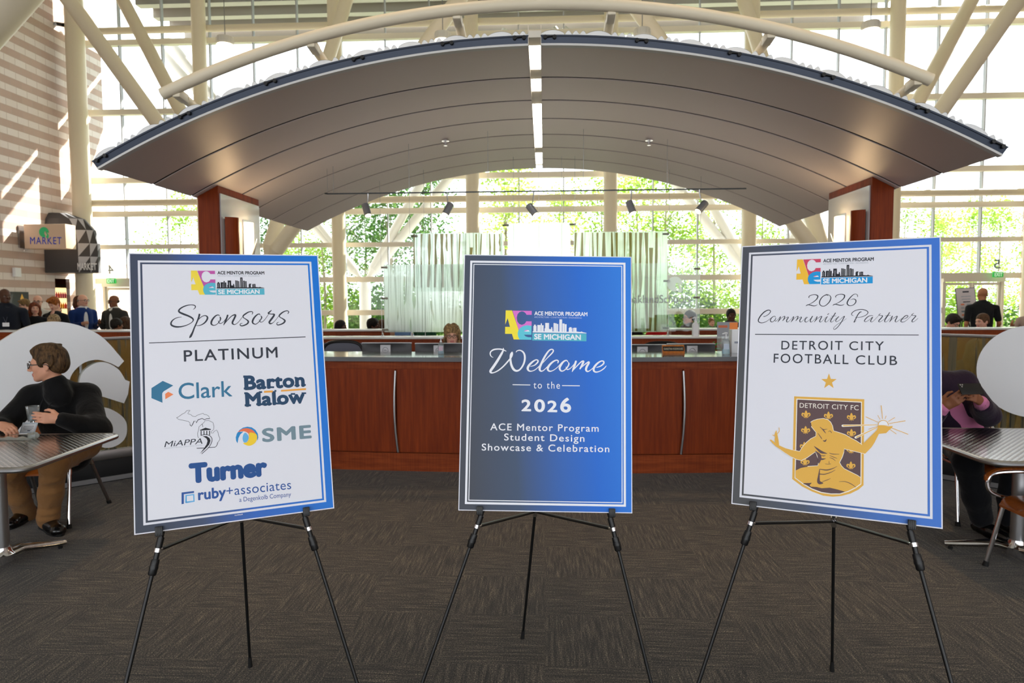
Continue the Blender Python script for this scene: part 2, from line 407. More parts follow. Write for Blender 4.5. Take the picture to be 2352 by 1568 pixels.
for i in range(7):
    x0, x1 = edges[i], edges[i + 1]
    has_door = i in (0, 6)
    dx = (-14.40, -12.55) if i == 0 else (12.35, 14.05)
    fr = MB(); pn = MB()
    xs = [x0] + [x0 + (x1 - x0) * k / 3 for k in (1, 2)] + [x1]
    if i == 0: xs = [x0, -13.64, -12.22, x1]
    if i == 6: xs = [x0, 11.97, 13.38, x1]
    for k, x in enumerate(xs[1:]):
        zlo = 2.31 if (has_door and dx[0] < x < dx[1]) else 0
        fr.box(x - 0.018, x + 0.018, YG - 0.07, YG + 0.07, zlo, 12.3, 1)
    for z in ZH[:-1]:
        h = 0.085 if z != 3.42 else 0.07
        if z < 2 and has_door:
            a, b = (dx[1], x1) if i == 0 else (x0, dx[0])
            fr.box(a, b, YG - 0.12, YG + 0.06, z - h, z + h, 0)
        else:
            fr.box(x0, x1, YG - 0.12, YG + 0.06, z - h, z + h, 0)
    fr.box(x0, x1, YG - 0.05, YG + 0.05, 12.25, 12.4, 0)
    if not has_door: fr.box(x0, x1, YG - 0.06, YG + 0.06, 0.0, 0.12, 0)
    names = ['glass wall bay beside the block wall above the left door', 'glass wall bay between second and third columns', 'glass wall bay behind the left glass screen', 'middle glass wall bay behind the frosted pane',
             'glass wall bay behind the right glass screen', 'glass wall bay behind the right easel board', 'glass wall bay at the right end above the right door']
    root = fr.build('window_%d' % (i + 1), [M_MULL, M_MULL_D], smooth=0)
    tag(root, names[i], 'window', kind='structure')
    if has_door:
        a, b = (dx[1], x1) if i == 0 else (x0, dx[0])
        pn.add([(a, YG, 0), (b, YG, 0), (b, YG, 2.31), (a, YG, 2.31)], [(0, 1, 2, 3)])
        pn.add([(x0, YG, 2.31), (x1, YG, 2.31), (x1, YG, 12.3), (x0, YG, 12.3)], [(0, 1, 2, 3)])
    else:
        pn.add([(x0, YG, 0), (x1, YG, 0), (x1, YG, 12.3), (x0, YG, 12.3)], [(0, 1, 2, 3)])
    pn.build('pane', M_GLASS, root, smooth=0)
    if has_door:
        d = MB(); n = 1 if i == 0 else 2
        a, b = dx
        d.box(a - 0.066, a, YG - 0.1, YG + 0.05, 0, 2.119); d.box(b, b + 0.066, YG - 0.1, YG + 0.05, 0, 2.119); d.box(a - 0.07, b + 0.07, YG - 0.14, YG + 0.06, 2.12, 2.3)
        mid = (a + b) / 2
        for l, r in ((a, mid - 0.01), (mid + 0.01, b)):
            d.box(l, l + 0.07, YG - 0.03, YG + 0.03, 0.02, 2.1); d.box(r - 0.07, r, YG - 0.03, YG + 0.03, 0.02, 2.1)
            d.box(l + .002, r - .002, YG - 0.026, YG + 0.026, 0.024, 0.2); d.box(l + .002, r - .002, YG - 0.026, YG + 0.026, 2.02, 2.096)
        dr = d.build('door_%d' % n, [M_MULL], smooth=0)
        tag(dr, ('left' if i == 0 else 'right') + ' pair of glazed exit doors in the glass wall', 'door', kind='structure')
        MB().add([(a, YG, 0.02), (b, YG, 0.02), (b, YG, 2.1), (a, YG, 2.1)], [(0, 1, 2, 3)]).build('pane', M_GLASS, dr, smooth=0)
        h = MB()
        for s in (-1, 1): h.tube([(mid + s * 0.1, YG - 0.03, 0.95), (mid + s * 0.1, YG - 0.09, 1.0), (mid + s * 0.1, YG - 0.09, 1.25), (mid + s * 0.1, YG - 0.03, 1.3)], 0.014, 8)
        h.build('door_handle', M_STEEL, dr)
# door numbers on the glass, read from outside (so mirrored from in here)
for ch, px, py, nm in (('4', 255, 628, 'mirrored number decal on the glass above the left door'), ('5', 2290, 616, 'mirrored number decal on the glass above the right door')):
    c = at(px, py, Y=YG - 0.02)
    m_ = MB(); text_into(m_, ch, (c.x - 0.10, c.z), (c.x + 0.10, c.z), 0.27, bold=0.02, flip=True, yref=YG - 0.02)
    tag(m_.build('number_decal', mat('grey decal', (110, 116, 118), rough=0.5), smooth=0, loc=(c.x, YG - 0.02, c.z)), nm, 'number')
# EXIT signs over both doors
for px, py, nm in ((256, 645, 'green lit exit sign over the left door'), (2292, 630, 'green lit exit sign over the right door')):
    c = at(px, py, Y=YG - 0.32)
    r = thing('exit_sign', nm, 'exit sign', c)
    MB().box(-0.15, 0.15, -0.03, 0.03, -0.085, 0.085, bev=0.008).build('housing', mat('exit green', (60, 190, 90), rough=0.4, emit=(40, 200, 80), estr=0.22), r)
    t = MB(); text_into(t, 'EXIT', (-0.115, -0.055), (0.115, -0.055), 0.11, bold=0.015, yref=-0.032)
    t.build('lettering', mat('exit letters', (230, 255, 235), emit=(220, 255, 225), estr=0.5), r, smooth=0)
    MB().box(-0.02, 0.02, 0.03, 0.26, -0.02, 0.02).build('bracket', M_MULL_D, r)

# ------------------------------------------------------------------ branching tree columns
def branch_column(name, node, tops, label, r=0.19, m=None, base=True):
    root = thing(name, label, 'column', (node[0], node[1], 0), kind='structure')
    m = m or M_CREAM; N = Vector(node)
    for i, tp in enumerate(tops):
        T = Vector(tp); d = (T - N).normalized()
        b = MB(); s = N + d * 0.62
        b.tube([s, s + (T - s) * 1.0], r, 20)
        b.tube([N + d * 0.34, N + d * 0.45, s], [r * 0.45, r * 0.55, r], 20)
        b.tube([N, N + d * 0.36], r * 0.45, 12)
        b.build('branch', m, root, world=True)
    if base:
        MB().tube([(N.x, N.y, 0), (N.x, N.y, N.z - 0.25), N + Vector((0, 0, 0.12))], [r * 1.25, r * 1.25, r * 0.9], 20).build('post', m, root, world=True)
        MB().lathe([(r * 2.2, 0), (r * 2.2, 0.04), (r * 1.3, 0.05)], 20).build('base_plate', m, root)
    return root
NL, NR = at(604, 618, Y=17.2), at(1905, 622, Y=17.2)
def top(px, py, Y, node, z=12.38):
    p = at(px, py, Y=Y); d = p - node
    return node + d * ((z - node.z) / d.z)
branch_column('branching_column', NL, [top(158, 0, 16.9, NL), top(282, 0, 20.2, NL), top(1052, 0, 16.6, NL), top(796, 0, 19.9, NL)],
              'cream four branched steel column left of the reception desk')
branch_column('branching_column', NR, [top(1448, 0, 16.6, NR), top(1708, 0, 19.9, NR), top(2232, 0, 20.2, NR), top(2338, 0, 16.9, NR)],
              'cream four branched steel column right of the reception desk')
# a third one, much nearer: one branch crosses the top left corner
NN = Vector((-10.2, 9.2, 2.4))
pc = at(13, 12, Y=9.0); d = (at(-60, 93, Y=9.0) - pc)
c0 = at(18, 14, Y=9.0); c0 = c0 + Vector((-0.06, 0, 0.05))
def corner_axis():
    a = at(82, 0, Y=9.0); b = at(0, 92, Y=9.0); e = (a - b).normalized(); nrm = Vector((-e.z, 0, e.x))
    if nrm.z < 0: nrm = -nrm
    return a + nrm * 0.30, b + nrm * 0.30
ca, cb_ = corner_axis()
ed = (ca - cb_).normalized(); nn = cb_ - ed * ((cb_.z - 2.4) / ed.z)
root = branch_column('branching_column', nn, [nn + ed * ((12.38 - 2.4) / ed.z), Vector((nn.x - 5.0, nn.y + 2.5, 12.38)) if False else Vector((nn.x - 0.9, nn.y - 6.0, 12.38))],
                     'near cream branching column whose arm crosses the upper left corner', r=0.30)

# ------------------------------------------------------------------ outside
def ground_mat():
    m = mat('lawn and paving', (150, 160, 110), rough=0.9); nt, b, new, lk = nodes_of(m)
    v = coords(nt, 'Object'); n = noise(nt, v, 0.35, 4)
    c = ramp(nt, n, [(0.40, (196, 194, 186)), (0.47, (120, 150, 70)), (0.7, (96, 128, 54))])
    sp = new('ShaderNodeSeparateXYZ'); lk(v, sp.inputs[0]); c = mixc(nt, ramp(nt, math_n(nt, 'MULTIPLY', sp.outputs['Y'], 0.01), [(0.285, (0, 0, 0)), (0.287, (255, 255, 255))]), rgb(200, 197, 190), c)
    lk(c, b.inputs['Base Color']); return m
tag(MB().box(-70, 70, YG + 0.1, 110, -0.2, -0.05).build('ground', ground_mat(), smooth=0), 'lawn and paving outside the glass wall', 'ground', kind='structure')
# roof overhang beyond the glass
mb = MB()
hx0, hx1 = at(395, 30, Y=24.0).x, at(2010, 10, Y=24.0).x
mb.box(hx0, hx1, YG + 0.2, 24.6, 11.65, 12.2, 0)
for k in range(4): mb.box(hx0, hx1, YG + 0.5 + k * 1.0, YG + 0.8 + k * 1.0, 11.35, 11.66, 1)
tag(mb.build('roof_overhang', [mat('soffit grey brown', (150, 140, 134), rough=0.7), mat('soffit rib grey', (186, 180, 174), rough=0.7)], smooth=0), 'grey ribbed roof overhang outside the upper glass', 'roof', kind='structure')
# outside steel props, white in the sun
for nx, sg, lab in ((838, 1, 'white steel prop frame outside the glass left of centre'), (1735, -1, 'white steel prop frame outside the glass right of centre')):
    n = at(nx, 650, Y=24.5)
    f = lambda dx, y: at(nx + sg * dx, y, Y=24.5)
    tops = []
    for dx, y in ((-510, 20), (118, 440), (160, 450), (-101, 535)):
        p = f(dx, y); d = p - n; tops.append(n + d * ((11.3 - n.z) / d.z))
    branch_column('outdoor_prop', n, tops, lab, r=0.17, m=M_WHITE_STEEL)

def leaf_mat(name, a, b_):
    m = bpy.data.materials.new(name); m.use_nodes = True; nt = m.node_tree; nt.nodes.clear()
    out = nt.nodes.new('ShaderNodeOutputMaterial'); df = nt.nodes.new('ShaderNodeBsdfDiffuse'); tl = nt.nodes.new('ShaderNodeBsdfTranslucent'); mx = nt.nodes.new('ShaderNodeMixShader')
    c = ramp(nt, noise(nt, coords(nt, 'Object'), 1.2, 2), [(0.3, a), (0.7, b_)])
    for n in (df, tl): nt.links.new(c, n.inputs['Color'])
    mx.inputs[0].default_value = 0.55; nt.links.new(df.outputs[0], mx.inputs[1]); nt.links.new(tl.outputs[0], mx.inputs[2]); nt.links.new(mx.outputs[0], out.inputs['Surface'])
    return m
LEAF = [leaf_mat('spring leaves', (108, 146, 44), (164, 192, 84)), leaf_mat('dark leaves', (56, 88, 48), (98, 134, 70)), leaf_mat('fresh leaves', (138, 172, 66), (192, 212, 116))]
M_BARK = mat('grey bark', (150, 140, 124), rough=0.9)
def make_tree(seed, h, cw, nleaf, leafm, label, lo=0.22, size=0.17):
    rnd = random.Random(seed); r = thing('tree', label, 'tree', (0, 0, -0.05), group='trees outside the glass wall')
    t = MB(); t.tube([(0, 0, 0), (0.05, 0, h * .3), (-.05, .05, h * .6), (0, 0, h * .9)], [0.09, .07, .045, .015], 8)
    for k in range(9):
        a = rnd.uniform(0, 6.28); z = h * rnd.uniform(.25, .7); l = cw * rnd.uniform(.5, .9)
        t.tube([(0, 0, z), (math.cos(a) * l * .5, math.sin(a) * l * .5, z + l * .45), (math.cos(a) * l, math.sin(a) * l, z + l * .8)], [.026, .016, .006], 6)
    t.build('trunk', M_BARK, r)
    f = MB(); cl = []
    for k in range(26):
        a = rnd.uniform(0, 6.28); u = rnd.uniform(lo, 1); w = cw * math.sin(math.pi * min(1, .18 + u * .8)) * rnd.uniform(.2, 1)
        cl.append((math.cos(a) * w, math.sin(a) * w, h * u, cw * rnd.uniform(.22, .42)))
    for k in range(nleaf):
        cx, cy, cz, cr = rnd.choice(cl); d = Vector((rnd.gauss(0, 1), rnd.gauss(0, 1), rnd.gauss(0, 1))); d = d * (cr * .55)
        p = Vector((cx, cy, cz)) + d; u = Vector((rnd.gauss(0, 1), rnd.gauss(0, 1), rnd.gauss(0, .6))).normalized(); w = u.orthogonal().normalized(); s = size * rnd.uniform(.6, 1.3)
        f.add([p - u * s * .5, p + w * s * .3, p + u * s * .5, p - w * s * .3], [(0, 1, 2, 3)])
    f.build('foliage', leafm, r, smooth=0)
    return r
protos = [make_tree(1, 8.2, 2.6, 3400, LEAF[0], 'spring green tree right of the frosted middle pane'), make_tree(2, 7.0, 2.6, 4600, LEAF[1], 'dark green tree behind the left props', lo=.05),
          make_tree(3, 7.4, 2.3, 3000, LEAF[2], 'fresh pale green tree just left of the frosted middle pane')]
TREES = [(0, 1530, 30, 1.0), (1, 900, 30, .95), (2, 1160, 29, 1.05), (0, 745, 31, .85), (1, 985, 34, 1.1), (2, 1285, 38, 1.05), (0, 1640, 31, .92), (2, 1460, 36, 1.15), (0, 1750, 33, .95),
         (2, 2160, 34, .80), (0, 2290, 36, .82), (0, 2075, 31, .75), (0, 420, 33, .85), (1, 640, 38, .95), (2, 690, 33, .8), (0, 1380, 33, .95), (2, 1600, 42, 1.0), (0, 2230, 44, .95), (1, 840, 40, 1.1)]
TL = {3: 'green tree behind the second cream column from the left pillar', 4: 'taller dark tree behind the upper left glass screen', 5: 'pale tree behind the frosted middle pane', 6: 'green tree between the right glass screen and right board',
      7: 'tall pale tree behind the right bamboo pattern screen', 8: 'green tree half behind the right easel board', 9: 'pale low tree beside the right door', 10: 'tree behind the right hand exit door', 11: 'tree between right wood pillar and right door',
      12: 'tree left of the left wood pillar', 13: 'dark tree behind the left branching column', 14: 'pale tree right of the left branching column', 15: 'green tree under the middle of the vault', 16: 'pale far tree behind the right spotlights',
      17: 'far tree above the back turned man', 18: 'dark far tree left of the left bamboo screen'}
for i, (k, px, Y, s) in enumerate(TREES):
    p = at(px, 690, Y=Y); o = protos[k] if i < 3 else dup(protos[k])
    o.location = (p.x, Y, -0.05); o.rotation_euler = (0, 0, i * 2.3); o.scale = (s, s, s)
    if i in TL: o['label'] = TL[i]
# shrubs and low hedge belt that closes the view at eye level
def make_shrub(seed, label, leafm):
    rnd = random.Random(seed); r = thing('shrub', label, 'shrub', (0, 0, -0.05), group='shrubs along the lawn')
    f = MB()
    for k in range(2200):
        a = rnd.uniform(0, 6.28); q = math.sqrt(rnd.random()) * 2.2; z = rnd.random() ** .8 * 2.4 * (1 - (q / 2.4) ** 2)
        p = Vector((math.cos(a) * q, math.sin(a) * q * .6, z + .05)); u = Vector((rnd.gauss(0, 1), rnd.gauss(0, 1), rnd.gauss(0, .7))).normalized(); w = u.orthogonal().normalized(); s = .2 * rnd.uniform(.6, 1.3)
        f.add([p - u * s * .5, p + w * s * .3, p + u * s * .5, p - w * s * .3], [(0, 1, 2, 3)])
    f.build('foliage', leafm, r, smooth=0)
    st = MB()
    for k in range(5): st.tube([(rnd.uniform(-1, 1), rnd.uniform(-.3, .3), 0), (rnd.uniform(-1.4, 1.4), rnd.uniform(-.5, .5), 1.5)], [.03, .01], 5)
    st.build('stem', M_BARK, r)
    return r
sh = [make_shrub(11, 'rounded green shrub behind the left board', LEAF[0]), make_shrub(12, 'rounded dark shrub behind the left bamboo screen', LEAF[1])]
SL = ['rounded shrub behind the second column', 'rounded shrub left of the middle board', 'rounded shrub behind the middle board', 'rounded shrub behind the bearded man in glasses', 'rounded shrub right of the bearded man in glasses',
      'rounded shrub behind the right board', 'rounded shrub behind the small easel board', 'rounded shrub outside the right exit door', 'rounded shrub left of the left pillar', 'rounded shrub behind the lower left bamboo screen', 'rounded shrub near the clear logo screen']
for i, (px, Y) in enumerate([(640, 33), (900, 32), (770, 34), (1010, 35), (1230, 33), (1555, 31), (1650, 32), (1800, 34), (2180, 35), (2280, 38), (440, 35), (945, 37), (1480, 33)]):
    p = at(px, 690, Y=Y); o = sh[i] if i < 2 else dup(sh[i % 2], label=SL[i - 2])
    o.location = (p.x, Y, -0.05); o.scale = (1.15, 1.15, 1.1 if i % 3 else .8)
# ------------------------------------------------------------------ vaulted canopy over the desk
M_CANOPY = mat('taupe metal laminate', (220, 205, 200), rough=0.42, metal=0.2, spec=0.5)
M_SEAM = mat('dark seam', (14, 10, 8), rough=0.7)
M_FASCIA = mat('slate blue edge channel', (56, 64, 80), rough=0.4, metal=0.3)
M_TRIM = mat('pale trim', (214, 212, 210), rough=0.4)
M_MEMB = mat('white corrugated sheet', (240, 240, 240), rough=0.5)
def circle3(a, b, c):
    (ax, az), (bx, bz), (cx, cz) = a, b, c
    d = 2 * (ax * (bz - cz) + bx * (cz - az) + cx * (az - bz))
    ux = ((ax**2 + az**2) * (bz - cz) + (bx**2 + bz**2) * (cz - az) + (cx**2 + cz**2) * (az - bz)) / d
    uz = ((ax**2 + az**2) * (cx - bx) + (bx**2 + bz**2) * (ax - cx) + (cx**2 + cz**2) * (bx - ax)) / d
    return ux, uz, math.hypot(ax - ux, az - uz)
CL, CR_, CXM = -3.525, 3.385, -0.07
CCX, CCZ, CRAD = circle3((CL, 2.625), (CXM, 3.50), (CR_, 2.625))
def arc_z(x, off=0.0): return CCZ + math.sqrt(max(0, (CRAD + off) ** 2 - (x - CCX) ** 2))
def arc_pt(x, y, off=0.0):
    """point over x on the vault, offset along its outward normal"""
    z = arc_z(x); n = Vector((x - CCX, 0, z - CCZ)).normalized()
    return Vector((x, y, z)) + n * off
SEAMY = [5.2, 5.912, 6.565, 7.21, 7.874, 8.532, 9.20, 9.86]
canopy = thing('canopy', 'arched taupe metal canopy vaulting over the reception desk', 'canopy', (CXM, 7.5, 0))
SLOT = 0.046
for k in range(7):
    y0, y1 = SEAMY[k] + (0.02 if k else 0), SEAMY[k + 1] - 0.02
    for a, b in ((CL, CXM - SLOT), (CXM + SLOT, CR_)):
        mb = MB(); n = 40
        mb.grid(lambda u, v: arc_pt(a + (b - a) * u, y0 + (y1 - y0) * v), n, 1)
        mb.grid(lambda u, v: arc_pt(a + (b - a) * u, y1 + (y0 - y1) * v, 0.008), n, 1)
        for y, s in ((y0, 1), (y1, -1)): mb.grid(lambda u, v: arc_pt(a + (b - a) * u, y, 0.008 * (v if s < 0 else 1 - v)), n, 1)
        for x, s in ((a, 1), (b, -1)): mb.grid(lambda u, v: arc_pt(x, y0 + (y1 - y0) * (u if s > 0 else 1 - u), 0.008 * (1 - v)), 1, 1)
        mb.build('panel', M_CANOPY, canopy, world=True)
for k in range(1, 7):
    for a, b in ((CL, CXM - SLOT), (CXM + SLOT, CR_)):
        MB().grid(lambda u, v: arc_pt(a + (b - a) * u, SEAMY[k] - 0.035 + 0.07 * v, 0.010), 40, 1).build('seam', M_SEAM, canopy, world=True)
for a, b in ((CL - 0.01, CXM - SLOT), (CXM + SLOT, CR_ + 0.01)):
    mb = MB(); n = 48; y = 5.2
    X = lambda u: a + (b - a) * u
    mb.grid(lambda u, v: arc_pt(X(u), y - 0.035 if v > 0.01 else y - 0.02, 0.012 + 0.058 * v), n, 1)
    mb.grid(lambda u, v: arc_pt(X(u), y - 0.02 + 0.03 * v, 0.012), n, 1)
    mb.grid(lambda u, v: arc_pt(X(u), y - 0.035 + 0.06 * v, 0.07), n, 1)
    mb.grid(lambda u, v: arc_pt(X(u), y - 0.042, 0.056 + 0.012 * v), n, 1)
    f = mb.build('fascia', M_FASCIA, canopy, world=True)
    for x in [a + (b - a) * t for t in (0.02, 0.22, 0.42, 0.62, 0.82, 0.98)]:
        c = MB()
        for dx in (-0.035, 0.035): c.tube([arc_pt(x + dx, y - 0.055, 0.05), arc_pt(x + dx, y - 0.03, 0.05)], 0.015, 10)
        c.tube([arc_pt(x - 0.035, y - 0.048, 0.05), arc_pt(x + 0.035, y - 0.048, 0.058)], 0.006, 6)
        c.build('clip', M_BLACK, f, world=True)
    mb = MB(); mb.grid(lambda u, v: arc_pt(X(u), y - 0.024, -0.004 + 0.016 * v), n, 1); mb.grid(lambda u, v: arc_pt(X(u), y - 0.024 + 0.05 * v, -0.004), n, 1)
    mb.build('edge_trim', M_TRIM, canopy, world=True)
def corr(s):
    """corrugation: one broad wave, then three small ones, per 0.36 m"""
    t = (s / 0.345) % 1.0
    if t < 0.52: return 0.026 + 0.028 * math.sin(math.pi * t / 0.52) ** 0.7
    return 0.016 + 0.034 * abs(math.sin(math.pi * (t - 0.52) / 0.16)) ** 0.9
for a, b in ((CL, CXM - SLOT), (CXM + SLOT, CR_)):
    mb = MB()
    mb.grid(lambda u, v: arc_pt(a + (b - a) * u, 5.19 + (9.86 - 5.19) * v, 0.062 + corr((a + (b - a) * u - a))), 360, 1)
    mb.grid(lambda u, v: arc_pt(a + (b - a) * u, 5.19, 0.060 + corr((a + (b - a) * u - a)) * v), 360, 1)
    mb.build('roof_sheet', M_MEMB, canopy, smooth=60, world=True)
# light slot along the crown: diffusers with cross ribs
M_SLOT = mat('slot diffuser', (250, 250, 248), rough=0.5, emit=(255, 252, 244), estr=6.0)
mb = MB()
for y0, y1 in ((5.32, 5.86), (6.1, 6.45), (6.85, 8.75), (9.05, 9.8)): mb.box(CXM - SLOT, CXM + SLOT, y0, y1, arc_z(CXM) + 0.06, arc_z(CXM) + 0.08)
mb.build('light_diffuser', M_SLOT, canopy, world=True)
mb = MB()
mb.box(CXM - SLOT - .004, CXM - SLOT, 5.16, 9.86, arc_z(CXM) - 0.005, arc_z(CXM) + 0.14); mb.box(CXM + SLOT, CXM + SLOT + .004, 5.16, 9.86, arc_z(CXM) - 0.005, arc_z(CXM) + 0.14)
for y0, y1 in ((5.16, 5.32), (5.86, 6.1), (6.45, 6.85), (8.75, 9.05), (9.8, 9.86)): mb.box(CXM - SLOT, CXM + SLOT, y0, y1, arc_z(CXM) + 0.05, arc_z(CXM) + 0.10)
mb.build('slot_rib', M_MULL, canopy, world=True)
# bowed tube in front of the crown with its arms
YT = 5.02
ta, tb_, tc_ = at(373, 216, Y=YT), at(1225, 10, Y=YT), at(2138, 184, Y=YT)
ux, uz, ur = circle3((ta.x, ta.z), (tb_.x, tb_.z), (tc_.x, tc_.z))
def tube_pt(x): return Vector((x, YT, uz + math.sqrt(ur**2 - (x - ux) ** 2)))
pts = [tube_pt(ta.x + (tc_.x - ta.x) * k / 40) for k in range(41)]
MB().tube(pts, 0.044, 18).build('arched_tube', M_CREAM, canopy, world=True)
for px in (395, 710, 1048, 1406, 1775, 2118):
    x = at(px, 60, Y=YT).x; p = tube_pt(x); rad = Vector((x - ux, 0, p.z - uz)).normalized()
    q = arc_pt(x * 1.0, 6.25, 0.10); a = p - rad * 0.03; dv = (q - a).normalized()
    mb = MB(); e = a + dv * 0.16
    mb.box(-0.032, 0.032, 0, 0.15, -0.035, 0.035, M=Matrix.Translation(a) @ dv.to_track_quat('Y', 'Z').to_matrix().to_4x4(), bev=0.012)
    mb.tube([e - dv * 0.03, q], 0.036, 14)
    mb.build('arm', M_CREAM, canopy, world=True)
# sprinkler heads in the vault
for px, py, lab in ((1023, 313, 'left chrome sprinkler head under the vault'), (1491, 310, 'right chrome sprinkler head under the vault')):
    Y = 7.75; x = at(px, py, Y=Y).x; z = arc_z(x); r = thing('sprinkler', lab, 'sprinkler', (x, Y, z))
    MB().lathe([(0.045, -0.012), (0.045, -0.004), (0.02, 0.002)], 18).build('escutcheon', M_CHROME, r)
    MB().tube([(0, 0, 0), (0, 0, -0.05)], 0.009, 8).tube([(-.016, 0, -.012), (-.018, 0, -.035), (0, 0, -.055), (.018, 0, -.035), (.016, 0, -.012)], 0.004, 6).build('frame', M_CHROME, r)
    MB().lathe([(0.022, -0.064), (0.022, -0.061)], 14).build('deflector', M_CHROME, r)

# ------------------------------------------------------------------ wing walls carrying the canopy
M_PANELW = mat('pale laminate', (184, 180, 180), rough=0.16, coat=0.4)
M_SCONCE = mat('lit sconce', (255, 244, 215), rough=0.5, emit=(255, 226, 170), estr=6.0)
for sg, lab, sl, bl in ((-1, 'left cherry wood pillar wall holding up the canopy', 'glowing tall wall sconce on the left pillar wall', 'bent wood wall shade on the left pillar wall'),
                        (1, 'right cherry wood pillar wall holding up the canopy', 'glowing tall wall sconce on the right pillar wall', 'bent wood wall shade on the right pillar wall')):
    xo, xi = (-3.50, -3.29) if sg < 0 else (3.36, 3.155)
    y0 = 6.64; y1 = at(595 if sg < 0 else 1903, 500, X=xi).y; ysc = at(575 if sg < 0 else 1924, 540, X=xi + .05 * -sg).y; ysh = at(533 if sg < 0 else 1974, 540, X=xi + .05 * -sg).y
    r = thing('pillar_wall', lab, 'pillar', ((xo + xi) / 2, y0, 0), kind='structure')
    lo, hi = min(xo, xi), max(xo, xi)
    zt = lambda x: arc_z(x) - 0.004
    mb = MB(); vs = [(lo, y0, 0), (hi, y0, 0), (hi, y1, 0), (lo, y1, 0), (lo, y0, zt(lo)), (hi, y0, zt(hi)), (hi, y1, zt(hi)), (lo, y1, zt(lo))]
    mb.add(vs, [(3, 2, 1, 0), (4, 5, 6, 7), (0, 1, 5, 4), (1, 2, 6, 5), (2, 3, 7, 6), (3, 0, 4, 7)])
    mb.build('core', M_CHERRY, r, smooth=0, world=True)
    x = xi; mb = MB()
    mb.box(min(x, x - sg * 0.012), max(x, x - sg * 0.012), y0 + 0.03, y1 - 0.02, 0.0, zt(xi) - 0.075)
    mb.build('face_panel', M_PANELW, r, smooth=0, world=True)
    s = thing('sconce', sl, 'lamp', (x - sg * 0.012, ysc, 2.02))
    prof = [(0.085 * math.cos(t), 0.085 * math.sin(t)) for t in [math.pi * k / 12 for k in range(13)]]
    mb = MB()
    mb.prism([(-sg * b * 0.8, a) for a, b in prof], -0.02, 0.42, axis='z'); mb.build('diffuser', M_SCONCE, s, smooth=40)
    MB().box(-0.01 if sg > 0 else 0, 0 if sg > 0 else 0.01, -0.1, 0.1, -0.04, 0.44).build('back_plate', M_STEEL, s)
    mb = MB(); mb.tube([(-sg * 0.09, -0.10, 0.0), (-sg * 0.10, -0.06, 0.10), (-sg * 0.12, -0.02, 0.24)], [0.02, 0.014, 0.004], 8); mb.build('leaf_bracket', M_STEEL, s)
    s2 = thing('wall_lamp', bl, 'lamp', (x - sg * 0.012, max(ysh, y0 + .16), 1.98))
    mb = MB(); n = 12
    mb.grid(lambda u, v: (-sg * (0.01 + 0.10 * math.sin(math.pi * u) ** 0.8), -0.09 + 0.18 * u, 0.46 * v - (0.05 * (1 - v) * math.sin(math.pi * u))), n, 4)
    mb.build('bent_shade', M_CHERRY, s2); MB().box(-0.02, 0.02, -0.03, 0.03, 0.1, 0.32).build('bracket', M_STEEL, s2)
    # the sconce's own light, thrown up and down the wall
    ld = bpy.data.lights.new('sconce_light', 'POINT'); lo_ = bpy.data.objects.new('sconce_light', ld); COL.objects.link(lo_)
    ld.energy = 3.5; ld.color = (1.0, 0.72, 0.40); ld.shadow_soft_size = 0.05; lo_.location = (x - sg * 0.20, ysc - .12, 2.36)

# ------------------------------------------------------------------ track light under the vault
YR = 7.6
ra, rb = at(752, 444, Y=YR), at(1714, 434, Y=YR)
zr = (ra.z + rb.z) / 2
tl = thing('track_light', 'track rail with five grey spotlights hung under the vault', 'track light', ((ra.x + rb.x) / 2, YR, zr))
mb = MB(); mb.box(ra.x, rb.x, YR - 0.006, YR + 0.006, zr - 0.007, zr + 0.007); mb.tube([(ra.x, YR, zr), (ra.x - 0.03, YR, zr + 0.005), (ra.x - 0.02, YR - 0.03, zr), (ra.x + 0.01, YR - 0.02, zr)], 0.007, 8)
mb.build('rail', mat('dark rail', (52, 54, 56), rough=.4, metal=.5), tl, world=True)
for px in (752, 940, 1121, 1340, 1532):
    x = at(px, 440, Y=YR).x; MB().tube([(x, YR, zr), (x, YR, arc_z(x))], 0.0022, 6).build('hanger_cable', M_STEEL, tl, world=True)
x = at(766, 440, Y=YR).x; MB().tube([(x, YR, zr), (x, YR, arc_z(x))], 0.003, 6).build('hanger_cable', M_STEEL, tl, world=True)
M_SPOT = mat('spotlight grey', (140, 142, 146), rough=0.35, metal=0.5)
M_LENS = mat('spot lens', (255, 240, 200), emit=(255, 232, 178), estr=9.0)
for px, py, lean in ((842, 482, 0.34), (1029, 480, -0.42), (1222, 482, 0.62), (1449, 476, 0.30), (1612, 475, -0.72)):
    c = at(px, py, Y=YR - 0.03); x = c.x
    d = Vector((math.sin(lean) * 1.0, -0.34, -math.cos(lean))).normalized()
    mb = MB(); mb.tube([c - d * 0.075, c - d * 0.07, c + d * 0.075], [0.034, 0.041, 0.041], 20); mb.tube([c - d * 0.03, c - d * 0.025], [0.043, 0.043], 20)
    h = mb.build('spotlight', M_SPOT, tl, world=True)
    MB().tube([c + d * 0.0755, c + d * 0.0765], 0.035, 18).build('lens', M_LENS, h, world=True)
    xr = at(px + (12 if lean < 0 else 4), 440, Y=YR).x if abs(lean) < .7 else at(px - 3, 440, Y=YR).x
    xr = x - math.sin(lean) * -0.03
    MB().tube([(xr, YR, zr - 0.005), (xr, YR, zr - 0.05), (x, YR - 0.01, c.z + 0.05), c - d * 0.02], [0.011, 0.007, 0.005, 0.005], 8).build('stem', M_STEEL, h, world=True)

